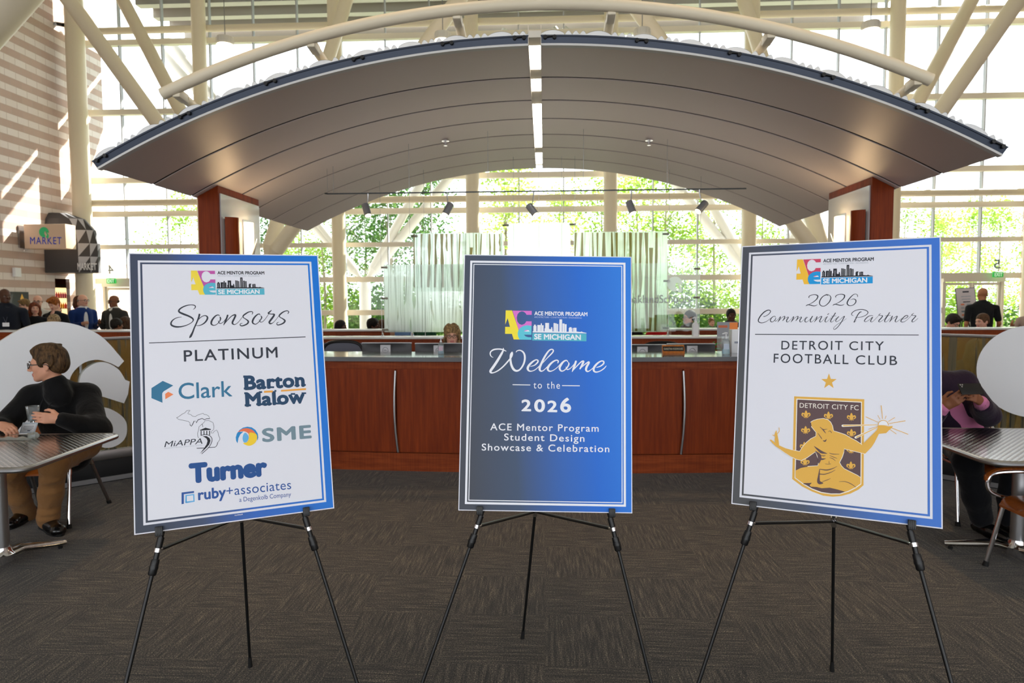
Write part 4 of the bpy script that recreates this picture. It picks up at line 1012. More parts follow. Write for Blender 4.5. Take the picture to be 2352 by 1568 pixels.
# ---- left: sponsors
BL = Board('sponsor_board', 'white sponsors board with blue gradient border on the left easel', (-0.229, -0.0647, 0.4476), (-1.0562, 2.2031, -0.2706)); white_board(BL, G_L)
ace_logo(BL, (438.3, 621.3), (607.7, 676.5), (ink('ink ace yellow', (230, 206, 70)), ink('ink ace magenta', (182, 84, 160)), ink('ink ace cyan', (84, 174, 196)), ink('ink banner teal', (84, 172, 194))), I_BLACK, I_GREY, I_WHITE, I_BLACK)
p = BL.part('script_heading').zoom(7.84, 380, 680)
p.script([
 [(500,240,6),(530,215,14),(540,185,18),(515,163,18),(450,157,16),(370,172,22),(290,208,26),(245,250,30),(250,285,34),(320,320,38),(410,355,34),(475,390,32),(500,420,26),(490,455,16),(440,495,14),(360,530,18),(270,550,26),(180,550,34),(115,525,34),(100,490,30),(120,445,24),(170,405,16),(230,382,12),(290,376,8)],
 [(612,330,34),(600,380,30),(565,470,26),(520,570,26),(490,650,32),(455,720,40),(434,748,16)], [(575,450,6),(620,395,12),(670,360,14),(720,350,18),(755,375,28),(750,420,30),(710,475,26),(650,515,18),(590,530,12),(545,525,8)],
 [(975,355,10),(955,338,16),(910,350,22),(860,400,30),(828,460,32),(830,505,28),(870,525,16),(920,510,12),(970,460,14),(992,410,24),(985,378,20)], [(950,440,8),(965,480,16),(1000,490,12),(1050,455,10),(1090,400,8)],
 [(1120,345,30),(1105,390,30),(1080,450,30),(1048,520,10)], [(1050,515,8),(1120,430,14),(1190,360,16),(1245,335,26),(1260,350,32),(1235,410,32),(1210,460,32),(1210,495,28),(1250,510,14),(1310,470,9),(1390,370,8)],
 [(1560,325,12),(1572,298,14),(1555,278,16),(1500,285,20),(1440,320,26),(1400,355,24),(1405,385,16),(1450,415,18),(1490,450,28),(1480,490,28),(1430,520,24),(1375,535,20),(1345,520,16),(1355,495,12),(1385,488,8)],
 [(1705,340,10),(1690,320,16),(1650,335,22),(1600,385,30),(1570,445,32),(1575,485,26),(1620,505,16),(1665,480,12),(1710,430,16),(1733,385,22),(1722,358,16)], [(1690,420,8),(1705,460,14),(1740,465,10),(1790,420,9),(1860,320,8)],
 [(1908,255,12),(1875,285,24),(1852,308,24),(1900,322,16),(1958,328,28),(1940,370,34),(1895,430,34),(1870,470,32),(1890,495,26),(1940,475,10),(2000,410,8),(2050,340,8)],
 [(2205,315,12),(2220,285,16),(2195,263,16),(2140,275,20),(2085,310,26),(2050,350,24),(2065,380,16),(2110,405,20),(2150,440,30),(2130,480,28),(2070,510,22),(2020,518,18),(2005,500,14),(2015,475,10),(2040,470,8)]], I_DARK).done()
p = BL.part('rule').zoom(1, 0, 0); p.line([(343, 787.5), (701, 773.5)], 1.6, I_DARK).done()
p = BL.part('heading').zoom(1, 0, 0); p.text('PLATINUM', (422.5, 829.8), (638, 820.5), 25.5, I_DARK, 0.012, 1.16).done()
p = BL.part('sponsor_logo').zoom(5.88, 330, 840)
p.poly([(105, 300), (258, 203), (400, 265), (268, 345), (252, 368), (250, 400), (254, 498), (105, 435)], I_TEAL).poly([(290, 378), (332, 350), (402, 385), (293, 450)], I_ORANGE)
p.text('Clark', (474, 449), (1198, 408), 214, I_TEAL, 0.008, 1.0).done()
p = BL.part('sponsor_logo').zoom(5.88, 330, 840)
p.text('Barton', (1362, 318), (2178, 271), 186, I_NAVY, 0.045, 1.06).text('Malow', (1375, 544), (2180, 494), 182, I_NAVY, 0.045, 1.06)
for q in ((1345,130,1400,160),(1352,292,1400,320),(1690,276,1762,300),(2036,252,2106,276),(2126,246,2190,270),(2036,148,2064,170),(1692,172,1716,194),(1358,356,1404,382),(1556,342,1600,366),(1364,518,1450,546),(1520,504,1606,532),(1766,326,1792,350),(1742,494,1840,520),(1986,368,2046,390),(2132,358,2194,380)): p.quad(*q, I_NAVY)
p.poly([(1625, 338), (1742, 332), (1742, 358), (1625, 363)], I_AMBER, 2).poly([(1855, 325), (2192, 301), (2192, 325), (1855, 348)], I_AMBER, 2).done()
p = BL.part('sponsor_logo').zoom(5.88, 330, 840)
p.line([(445,700),(470,688),(520,650),(555,635),(580,605),(622,598),(625,605),(605,625),(595,645),(640,660),(660,680),(700,685),(720,668),(770,650),(805,640),(815,655),(850,660),(880,680),(890,710),(850,712),(820,725),(790,708),(735,725),(710,765),(705,745),(680,745),(660,790),(645,815),(625,795),(625,770),(605,750),(560,740),(470,722)], 5, I_DARK, closed=True)
p.line([(890,712),(850,714),(820,727),(790,710),(735,728),(710,768)], 9, I_DARK).line([(680,748),(660,792),(645,815),(628,797)], 10, I_DARK)
p.line([(742,972),(730,950),(728,910),(740,870),(745,825),(770,800),(790,785),(812,765),(830,740),(880,738),(935,765),(950,820),(945,860),(915,885),(915,908),(940,905),(950,885),(985,865),(1005,900),(1010,935),(1028,975),(1025,1000),(1000,1035),(985,1080),(962,1096),(870,1102)], 5, I_DARK)
p.line([(720, 1112), (830, 1108)], 10, I_DARK).line([(870, 1104), (962, 1098), (985, 1080), (1000, 1035)], 8, I_DARK).line([(790, 785), (800, 825)], 6, I_DARK)
p.poly([(758, 866), (835, 834), (910, 854), (905, 864), (765, 874)], I_BLACK)
for x in (770, 808, 846, 884): p.quad(x, 876, x + 12, 934, I_BLACK)
p.poly([(795, 948), (850, 948), (890, 975), (902, 1010), (886, 1060), (850, 1102), (760, 1186), (820, 1105), (850, 1060), (862, 1015), (850, 982), (820, 962)], I_BLACK, 2)
p.line([(772, 940), (830, 926), (885, 938), (918, 972), (922, 1012), (905, 1060), (868, 1112), (786, 1186)], 8, I_BLACK, smooth=4)
p.text('MiAPPA', (278, 1098), (795, 1050), 76, I_DARK, 0.0, 1.0, shear=0.28).text('LEADERSHIP IN MICHIGAN EDUCATIONAL FACILITIES', (275, 1120), (790, 1074), 11, I_GREY).done()
p = BL.part('sponsor_logo').zoom(5.88, 330, 840)
p.poly([(1268, 1045), (1248, 1010), (1244, 965), (1258, 915), (1290, 868), (1340, 834), (1400, 821), (1460, 830), (1510, 865), (1542, 915), (1548, 965), (1535, 1010), (1528, 960), (1505, 905), (1460, 862), (1400, 842), (1345, 850), (1300, 890), (1345, 888), (1305, 925), (1280, 975)], ink('ink mid blue', (40, 130, 190)), 1)
p.poly(smooth_pts([(1272, 894), (1330, 852), (1400, 842), (1470, 866), (1515, 918), (1530, 968), (1430, 960), (1415, 915), (1368, 886), (1315, 884)], 3, True), ink('ink burnt orange', (222, 112, 74)), 2)
p.poly(smooth_pts([(1432, 900), (1515, 918), (1532, 968), (1512, 1028), (1465, 1068), (1410, 1078), (1355, 1055), (1348, 1042), (1392, 1032), (1414, 1000), (1424, 955)], 3, True), I_YEL, 3)
p.poly(smooth_pts([(1336, 985), (1345, 930), (1372, 902), (1405, 930), (1418, 968), (1408, 1005), (1385, 1030), (1352, 1030)], 3, True), I_SKY, 3)
p.text('SME', (1602, 1024), (2270, 968), 178, I_SLATE, 0.034, 1.12).done()
p = BL.part('sponsor_logo').zoom(2.306, 280, 560); p.text('Turner', (356, 1262), (772, 1221), 100, I_BLUE, 0.062, 1.0).done()
p = BL.part('sponsor_logo').zoom(2.306, 280, 560)
p.poly([(316, 1378), (316, 1316), (382, 1308), (382, 1318), (328, 1325), (328, 1376)], I_ROYAL).line([(340, 1368), (340, 1332), (380, 1327), (382, 1362), (340, 1368)], 9, I_SKY)
p.text('ruby', (404, 1355), (552, 1338), 56, I_ROYAL, 0.03, 1.02).text('+associates', (554, 1334), (897, 1297), 50, I_ROYAL, 0.0, 1.05).text('a Degenkolb Company', (622, 1366), (896, 1336), 24, I_ROYAL, 0.0).done()
p = BL.part('small_print').zoom(2.306, 280, 560); p.text('PLATINUM', (598, 1440), (640, 1434), 6, I_WHITE, 0.02, layer=3).done()

# ---- middle: welcome
BC = Board('welcome_board', 'blue and charcoal gradient welcome board on the middle easel', (-0.1621, 0.0157, 0.0405), (0.0076, 2.3679, -0.2815))
MB().box(-BW / 2, BW / 2, 0, 0.005, -BH / 2, BH / 2).build('foam_board', M_BOARD, BC.root, smooth=0)
p = BC.part('gradient_print'); p.mb.add([(-BW/2+.003, -.0003, -BH/2+.003), (BW/2-.003, -.0003, -BH/2+.003), (BW/2-.003, -.0003, BH/2-.003), (-BW/2+.003, -.0003, BH/2-.003)], [(0, 1, 2, 3)], p.mi(G_C)); p.done()
p = BC.part('border'); p.rect_ring(0.0225, 0.0300, I_WHITE, 2).rect_ring(0.0345, 0.0375, I_WHITE, 2).done()
I_CBG = ink('ink blue slate', (52, 84, 126))
ace = ace_logo(BC, (1161.2, 712.5), (1346.9, 783.5), (ink('ink bright yellow', (240, 214, 60)), ink('ink pink', (208, 112, 196)), ink('ink aqua', (92, 190, 208)), ink('ink banner aqua', (78, 170, 190))), I_WHITE, ink('ink pale lilac', (176, 190, 224)), I_WHITE, I_WHITE)
p = BC.part('script_heading').zoom(7.84, 1110, 780)
p.script([
 [(180,320,6),(145,300,16),(125,260,20),(135,215,22),(185,180,26),(260,168,24),(340,175,24),(410,205,14)],
 [(360,155,14),(362,185,24),(330,250,38),(260,370,44),(180,490,46),(132,560,44),(140,590,34),(180,594,20),(260,560,22),(350,490,24),(430,405,26),(500,320,26),(525,260,22),(524,226,16)],
 [(518,226,24),(495,270,32),(490,350,34),(505,450,40),(545,530,42),(600,560,34),(660,535,28),(715,460,30),(745,370,34),(745,280,34),(715,220,28),(660,190,20),(610,200,16),(590,222,10)],
 [(850,480,10),(920,460,18),(975,410,26),(985,375,24),(950,362,20),(890,395,30),(825,460,40),(800,520,40),(830,562,26),(890,560,16),(960,520,14),(1060,420,12)],
 [(1060,430,10),(1150,330,16),(1230,250,22),(1262,200,24),(1235,172,20),(1180,200,26),(1110,300,34),(1050,420,38),(1015,510,40),(1030,560,28),(1080,555,16),(1160,480,12)],
 [(1340,420,12),(1350,385,24),(1315,368,22),(1250,400,30),(1185,465,38),(1160,525,38),(1190,565,26),(1250,555,16),(1330,500,12),(1420,400,10)],
 [(1525,400,12),(1500,372,20),(1450,390,28),(1400,450,36),(1375,510,36),(1400,560,26),(1450,555,18),(1510,500,22),(1542,440,24),(1535,412,16)], [(1490,490,12),(1510,535,18),(1560,520,14),(1620,460,12),(1660,400,10)],
 [(1668,390,34),(1655,430,36),(1630,500,36),(1600,575,12)], [(1600,570,10),(1680,480,18),(1760,400,22),(1803,388,32),(1790,430,36),(1742,522,24)], [(1745,520,12),(1810,460,16),(1888,402,22),(1903,416,32),(1865,480,38),(1850,540,36),(1880,572,24),(1940,540,14),(2000,480,12)],
 [(2040,500,12),(2110,475,20),(2165,430,26),(2165,390,24),(2120,385,22),(2050,430,32),(1995,500,38),(1990,555,34),(2030,582,24),(2100,565,18),(2170,520,18),(2215,470,8)]], I_WHITE, 2).done()
p = BC.part('lettering').zoom(1, 0, 0); p.text('to the', (1225.2, 891.6), (1286, 892.4), 16, I_WHITE, 0.0, 1.25, layer=2).line([(1178, 883.2), (1217.4, 883.8)], 1.6, I_WHITE, 2).line([(1291.7, 885.2), (1331, 885.7)], 1.6, I_WHITE, 2).done()
p = BC.part('year').zoom(2.449, 1030, 560)
for ch, x0, x1, y0, y1 in (('2', 410, 465, 872, 938), ('0', 482, 543, 871, 942), ('2', 556, 612, 878, 943), ('6', 628, 690, 861, 944)): p.text(ch, (x0, y1), (x1, y1 + 1), (y1 - y0) * .96, I_WHITE, 0.028, layer=2)
p.done()
for body, a, b in (('ACE Mentor Program', (1126, 987.4), (1375, 991)), ('Student Design', (1157.8, 1010.8), (1342.4, 1014)), ('Showcase & Celebration', (1106.4, 1034), (1399.5, 1038))):
    p = BC.part('lettering').zoom(1, 0, 0); p.text(body, a, b, 15.6, I_WHITE, 0.010, 1.16, layer=2).done()

# ---- right: community partner
BR = Board('partner_board', 'white football club partner board with gold crest on the right easel', (-0.2322, 0.0405, -0.4202), (0.9549, 2.2431, -0.2426)); white_board(BR, G_R)
ace_logo(BR, (1830.7, 596), (2004.5, 650.5), (ink('ink orange yellow', (242, 182, 58)), ink('ink crimson', (196, 70, 98)), ink('ink cyan', (30, 146, 210)), ink('ink banner cyan', (30, 146, 210))), I_DARK, I_GREY, I_WHITE, I_BLACK)
sh_ = lambda st, dx, dy: [(x + dx, y + dy, w) for x, y, w in st]
two = [[(1515,285,8),(1500,262,20),(1530,225,20),(1600,200,18),(1670,195,20),(1730,215,30),(1745,250,32),(1710,320,26),(1620,395,20),(1530,445,14),(1425,497,14)], [(1425,497,10),(1470,468,20),(1540,475,26),(1620,495,24),(1690,490,18),(1735,462,8)]]
six = [[(590,250,16),(580,205,16),(540,178,14),(480,190,18),(400,260,26),(330,350,32),(305,430,32),(340,480,26),(400,492,18),(480,465,20),(535,400,26),(535,340,26),(490,312,18),(430,320,12),(390,340,6)]]
m_ = [[(738,790,22),(715,850,24),(665,935,10)], [(670,930,8),(760,830,10),(830,782,14),(856,788,22),(830,850,24),(797,898,16)], [(800,895,8),(870,830,10),(938,797,14),(945,817,24),(905,880,26),(905,925,22),(940,930,12),(1000,880,8),(1080,790,8)]]
Z4 = 2234
p = BR.part('script_heading').zoom(11.76, 1730, 660)
p.script(two + [[(2025,215,20),(1980,200,26),(1910,225,22),(1840,290,26),(1795,380,28),(1800,455,24),(1860,502,20),(1950,490,20),(2050,400,26),(2095,300,26),(2080,230,18),(2020,190,10),(1960,180,6)]]
         + [sh_(s, 725, -13) for s in two] + [sh_(s, Z4, 0) for s in six], I_DARK).done()
p = BR.part('script_heading').zoom(11.76, 1730, 660)
p.script([[(285,785,20),(340,772,16),(420,720,18),(468,655,20),(450,618,22),(390,615,26),(290,670,30),(190,780,30),(140,880,28),(160,935,24),(230,955,20),(320,935,16),(400,890,12),(470,830,8)],
 [(600,810,8),(590,780,14),(550,780,16),(490,830,24),(465,890,24),(490,930,20),(540,920,14),(600,860,18),(612,825,14)], [(580,880,8),(600,910,14),(640,890,10),(720,800,8)]] + m_ + [sh_(s, 357, 0) for s in m_] + [
 [(1470,800,14),(1420,840,22),(1395,900,24),(1420,935,18),(1480,910,10),(1560,830,10),(1610,775,14)], [(1600,780,24),(1560,850,26),(1540,910,24),(1565,935,16),(1620,900,8),(1700,810,8)],
 [(1725,788,22),(1705,850,24),(1650,935,10)], [(1655,930,8),(1740,840,10),(1830,782,16),(1850,792,22),(1815,860,26),(1795,915,24),(1820,935,14),(1880,890,8),(1960,800,8)],
 [(2000,788,22),(1960,850,24),(1940,910,24),(1965,935,14),(2020,900,8),(2110,810,8)], [(2043,702,14),(2012,733,20)],
 [(2220,690,24),(2170,770,24),(2110,860,26),(2090,915,24),(2115,935,14),(2170,905,8),(2240,830,8)], [(2115,775,12),(2240,768,10)],
 [(2310,787,20),(2260,840,24),(2230,895,22),(2250,925,14),(2320,890,10),(2420,800,12),(2462,776,16)], [(2465,780,24),(2430,850,24),(2380,940,20),(2300,1050,18),(2240,1110,18),(2190,1135,14),(2170,1105,12),(2210,1050,10),(2300,980,10),(2420,910,8),(2520,840,6)]], I_DARK)
p.script([sh_(s, Z4, 0) for s in [
 [(690,658,18),(650,668,26),(590,740,26),(540,840,24),(492,932,24),(512,928,10),(550,895,8)], [(470,765,10),(425,735,18),(435,690,20),(510,630,20),(620,598,20),(740,598,22),(840,635,22),(865,685,20),(820,740,18),(740,780,16),(640,805,14),(520,805,8)],
 [(1000,765,14),(950,760,16),(880,780,20),(800,850,24),(770,905,22),(800,925,14),(870,895,10),(990,800,12)], [(992,804,22),(960,860,24),(940,910,24),(965,932,14),(1030,890,8),(1150,760,8)],
 [(1205,705,12),(1160,745,18),(1200,760,14),(1262,767,22),(1220,830,26),(1165,890,26),(1165,928,20),(1220,915,10),(1330,830,8),(1400,730,6)],
 [(1448,675,22),(1400,760,24),(1340,850,26),(1315,910,24),(1340,932,14),(1400,900,8),(1500,790,8)], [(1335,768,12),(1480,755,10)],
 [(1525,773,22),(1500,840,24),(1445,935,10)], [(1450,930,8),(1540,840,10),(1640,778,16),(1656,788,22),(1620,860,26),(1600,910,24),(1630,932,14),(1700,890,8),(1780,830,8)],
 [(1810,855,8),(1880,835,14),(1940,790,18),(1930,755,18),(1870,770,22),(1790,850,26),(1755,910,26),(1790,935,18),(1860,920,12),(1950,850,8),(2040,755,8)],
 [(2100,695,12),(2045,745,20),(2090,758,14),(2158,767,22),(2110,830,26),(2060,890,26),(2060,930,20),(2120,915,12),(2215,835,8)]]], I_DARK).done()
p = BR.part('rule').zoom(1, 0, 0); p.line([(1735, 767.6), (2109.5, 769.2)], 1.6, I_DARK).done()
for body, a, b, h in (('DETROIT', (1794.5, 802.3), (1935.5, 803.5), 19.8), ('CITY', (1950.5, 803.6), (2030.3, 804.3), 19.8), ('FOOTBALL', (1776.8, 832.6), (1948.8, 836), 20.6), ('CLUB', (1965.6, 836.3), (2060.6, 838.2), 20.6)):
    p = BR.part('heading').zoom(1, 0, 0); p.text(body, a, b, h, I_DARK, 0.004, 1.2).done()
p = BR.part('star').zoom(1, 0, 0); p.poly([(1904 + (18.5 if k % 2 == 0 else 7.4) * math.sin(k * math.pi / 5), 876 - (18.5 if k % 2 == 0 else 7.4) * math.cos(k * math.pi / 5)) for k in range(10)], I_GOLD).done()
p = BR.part('crest').zoom(6.031, 1750, 890)
p.poly([(447,120),(1418,160),(1408,1350),(1340,1410),(1230,1465),(1100,1500),(980,1510),(850,1495),(700,1440),(560,1370),(420,1265)], I_GOLD, 1)
p.poly([(478,152),(1385,195),(1377,1337),(1300,1392),(1200,1442),(1080,1476),(960,1477),(820,1457),(690,1407),(560,1333),(453,1252)], I_CREAM, 2)
p.poly([(492,165),(1373,207),(1365,1328),(1290,1382),(1190,1430),(1080,1465),(960,1465),(825,1445),(695,1395),(570,1322),(466,1245)], I_BROWN, 3)
def fleur(cx, cy):
    s = 1.0
    p.poly(smooth_pts([(cx, cy - 62), (cx + 20, cy - 22), (cx + 10, cy + 12), (cx, cy + 20), (cx - 10, cy + 12), (cx - 20, cy - 22)], 3, True), I_GOLD, 4)
    for g in (-1, 1):
        p.line([(cx + g * 8, cy + 25, 16), (cx + g * 22, cy - 8, 20), (cx + g * 46, cy - 18, 22), (cx + g * 54, cy + 6, 16), (cx + g * 38, cy + 20, 12)], 16, I_GOLD, 4, smooth=4)
        p.line([(cx + g * 2, cy + 22, 12), (cx + g * 24, cy + 42, 10), (cx + g * 32, cy + 30, 6)], 8, I_GOLD, 4)
    p.quad(cx - 30, cy + 14, cx + 30, cy + 24, I_GOLD, 4); p.poly([(cx - 8, cy + 20), (cx + 8, cy + 20), (cx, cy + 58)], I_GOLD, 4)
for q in ((611, 375), (922, 392), (1240, 410), (606, 592), (1240, 632), (598, 1030), (1233, 1082), (588, 812), (1236, 862)): fleur(*q)
p.text('DETROIT CITY FC', (523, 276), (1340, 313), 64, I_CREAM, 0.0, 1.05, layer=4)
fig = [(680,478),(715,458),(770,440),(850,430),(910,445),(950,480),(975,530),(990,600),(1060,622),(1150,652),(1230,700),(1300,735),(1385,792),(1440,740),(1520,660),(1590,590),(1604,556),(1600,528),(1640,520),(1700,524),(1750,536),(1812,532),(1805,550),(1760,590),(1720,630),(1620,640),(1560,760),(1520,822),(1430,915),(1330,890),(1140,845),(1130,900),(1110,960),(1072,1035),(1100,1085),(1140,1125),(1230,1170),(1320,1215),(1366,1245),(1366,1328),(1290,1382),(1195,1428),(1150,1440),(1050,1410),(940,1385),(830,1392),(760,1375),(680,1370),(660,1350),(690,1320),(640,1320),(570,1322),(466,1245),(466,1148),(540,1112),(640,1092),(775,1085),(785,1050),(790,1000),(770,950),(745,885),(690,920),(620,970),(548,1005),(480,990),(400,950),(320,900),(250,850),(190,810),(150,770),(110,725),(125,718),(165,745),(185,770),(178,720),(190,640),(200,600),(215,650),(230,720),(240,800),(330,840),(440,870),(525,885),(560,830),(620,760),(680,710),(750,675),(755,620),(730,590),(690,540)]
inside = fig[:13] + [(1385, 792)]
p.line(fig[0:13], 16, I_CREAM, 5); p.line(fig[28:40], 16, I_CREAM, 5); p.line(fig[55:68], 16, I_CREAM, 5); p.line(fig[81:], 16, I_CREAM, 5)
p.poly(fig, I_GOLD, 6)
p.line([(200, 602), (180, 660)], 14, I_GOLD, 6).line([(215, 640), (243, 600), (238, 555)], 8, I_GOLD, 6).line([(150, 655), (175, 672)], 8, I_GOLD, 6)
for q in ([(725,812,6),(770,850,26),(820,890,40),(870,905,22),(905,912,4)], [(745,880,10),(790,930,46),(800,980,50),(790,1040,20)], [(815,935,6),(850,945,12),(880,940,6)], [(800,985,30),(840,990,24),(885,982,4)], [(935,905,6),(980,920,10),(1070,922,5)], [(940,940,5),(990,960,9),(1040,980,5)], [(940,970,5),(985,985,9),(1020,1015,4)],
          [(805,545,6),(850,580,12),(905,575,4)], [(830,565,6),(860,600,14),(885,632,5)], [(775,630,4),(790,650,8),(825,700,10),(830,712,4)], [(920,610,4),(945,600,8),(965,625,8)], [(850,735,10),(875,740,22),(895,715,4)], [(805,1130,10),(900,1140,16),(980,1120,10),(1040,1090,4)], [(795,1195,14),(870,1198,12),(960,1170,8),(1015,1140,4)],
          [(800,1130,8),(790,1220,24),(785,1290,40),(800,1315,50),(840,1320,20)], [(840,1300,6),(900,1280,8),(950,1258,4)], [(1070,1302,4),(1160,1302,8),(1240,1335,10),(1300,1378,6)], [(878,1055,5),(920,1060,6),(955,1055,5)], [(930,1018,5),(933,1050,7)]): p.line(q, 8, I_BROWN, 7, smooth=4)
p.poly([(570, 1330), (690, 1316), (655, 1345), (690, 1382), (610, 1345)], I_BROWN, 7)
for x, y, w in ((1652, 250, 10), (1605, 385, 7), (1440, 405, 9), (1478, 575, 7), (1720, 392, 7), (1840, 415, 8), (1985, 460, 10), (2022, 645, 10), (1860, 640, 8)):
    d = Vector((x - 1680, y - 512)); e = Vector((1680, 512)) + d.normalized() * 84; p.line([(e.x, e.y, w * .8), (x, y, w)], w, I_GOLD, 6)
for x, y in ((1120, 528), (1300, 690)):
    d = Vector((x - 1680, y - 512)); e = Vector((1680, 512)) + d.normalized() * 90; p.line([(e.x, e.y, 16), (x, y, 36)], 24, I_CREAM, 5); p.line([(e.x, e.y, 8), (x + 12, y - 2, 16)], 10, I_GOLD, 6)
p.poly([(1680 + 76 * math.cos(t), 522 - 72 * math.sin(t)) for t in [math.pi * k / 16 for k in range(17)]], I_GOLD, 7); p.poly([(1680 + 66 * math.cos(t), 520 - 62 * math.sin(t)) for t in [math.pi * k / 16 for k in range(17)]], I_WHITE, 8)
p.done()

# ------------------------------------------------------------------ easels
M_EASEL = mat('black easel tube', (15, 16, 17), rough=0.38)
def to_px(p):
    v = RC @ (np.array(p) - np.array([0, 0, CAM_H])); return (PW / 2 + FPX * v[0] / v[2], PH / 2 - FPX * v[1] / v[2])
def easel(label, B, apex, lclip, rclip, rear, hub_y):
    """telescopic three legged easel; apex/clips/legs as seen, standing on the floor"""
    cl = [B.M @ Vector((B.bp(*c)[0], 0.016, -BH / 2 - 0.030)) for c in (lclip, rclip)]
    ap = on_plane(apex[0], apex[1], B.p0 - B.n * 0.06, B.n)
    r = thing('easel', label, 'easel', (ap.x, ap.y, 0))
    def foot(c): return ap + (c - ap) * (ap.z / (ap.z - c.z))
    rf = at(rear[0], rear[1], Z=0.0)
    hub = None
    for c in cl:
        f = foot(c); d = (f - ap).normalized(); d2 = (c - ap)
        mb = MB(); mb.tube([ap + d * 0.03, c], 0.0075, 12); k = c + d * 0.09
        mb.tube([c, c + d * 0.06], 0.0080, 12); mb.tube([c + d * 0.055, f - d * 0.03], 0.0062, 12)
        leg = mb.build('leg', M_EASEL, r, world=True)
        MB().tube([f - d * 0.045, f - d * 0.01, f], [0.008, 0.010, 0.010], 12).build('rubber_foot', M_RUBBER, leg, world=True)
        mb = MB(); mb.tube([c + d * 0.055, c + d * 0.062, c + d * 0.10, c + d * 0.104], [0.0115, 0.0125, 0.0125, 0.010], 14); mb.tube([c + d * 0.075, c + d * 0.085], 0.0138, 12)
        mb.build('twist_lock', M_BLACK, leg, world=True)
        MB().tube([c + d * 0.022, c + d * 0.034], 0.0112, 14).build('collar', M_CHROME, leg, world=True)
        # padded clip gripping the lower edge of the board
        q = B.inv @ c; mb = MB(); x0 = q.x
        mb.box(x0 - 0.011, x0 + 0.011, -0.016, -0.004, -BH / 2 - 0.012, -BH / 2 + 0.017, M=B.M, bev=0.002)
        for g in (-0.007, -0.0025, 0.002, 0.0065): mb.box(x0 + g, x0 + g + 0.002, -0.0175, -0.0155, -BH / 2 - 0.010, -BH / 2 + 0.015, M=B.M)
        mb.box(x0 - 0.010, x0 + 0.010, -0.016, 0.020, -BH / 2 - 0.013, -BH / 2 - 0.003, M=B.M, bev=0.002)
        mb.tube([c - d * 0.012, c + d * 0.020], 0.0105, 12)
        mb.build('board_clip', M_BLACK, r, world=True)
    d = (rf - ap).normalized(); mb = MB(); mb.tube([ap + d * 0.03, rf - d * 0.02], [0.0075, 0.0058], 12); leg = mb.build('leg', M_EASEL, r, world=True)
    MB().tube([rf - d * 0.05, rf - d * 0.01, rf], [0.007, 0.0095, 0.0095], 12).build('rubber_foot', M_RUBBER, leg, world=True)
    hub = min((ap + d * (k * .004) for k in range(400)), key=lambda q: abs(to_px(q)[1] - hub_y))
    MB().tube([hub + d * 0.02, hub - d * 0.02], 0.011, 14).build('collar', M_CHROME, leg, world=True)
    for c in cl:
        f = foot(c); dd = (f - ap).normalized(); a = c + dd * 0.028; e = (hub - a).normalized()
        mb = MB(); mb.tube([a + e * 0.018, hub - e * 0.016], 0.0062, 10); b = mb.build('brace', M_EASEL, r, world=True)
        mb = MB(); mb.tube([a + e * 0.004, a + e * 0.026], 0.0062, 10); mb.tube([hub - e * 0.028, hub - e * 0.004], 0.0062, 10); mb.build('bracket', M_CHROME, b, world=True)
    MB().tube([ap + Vector((0, 0, 0.045)), ap + Vector((0, 0, -0.02))], [0.012, 0.016], 14).build('apex_joint', M_BLACK, r, world=True)
    return r
easel('black tripod easel holding the white sponsors board', BL, (520, 612), (366, 1220), (703, 1174), (575, 1531), 1186)
easel('black tripod easel holding the blue welcome board', BC, (1278, 690), (1102, 1174), (1405, 1178), (1200, 1466), 1174)
easel('black tripod easel holding the football club board', BR, (1922, 600), (1730, 1163), (2094, 1203), (1911, 1541), 1197)
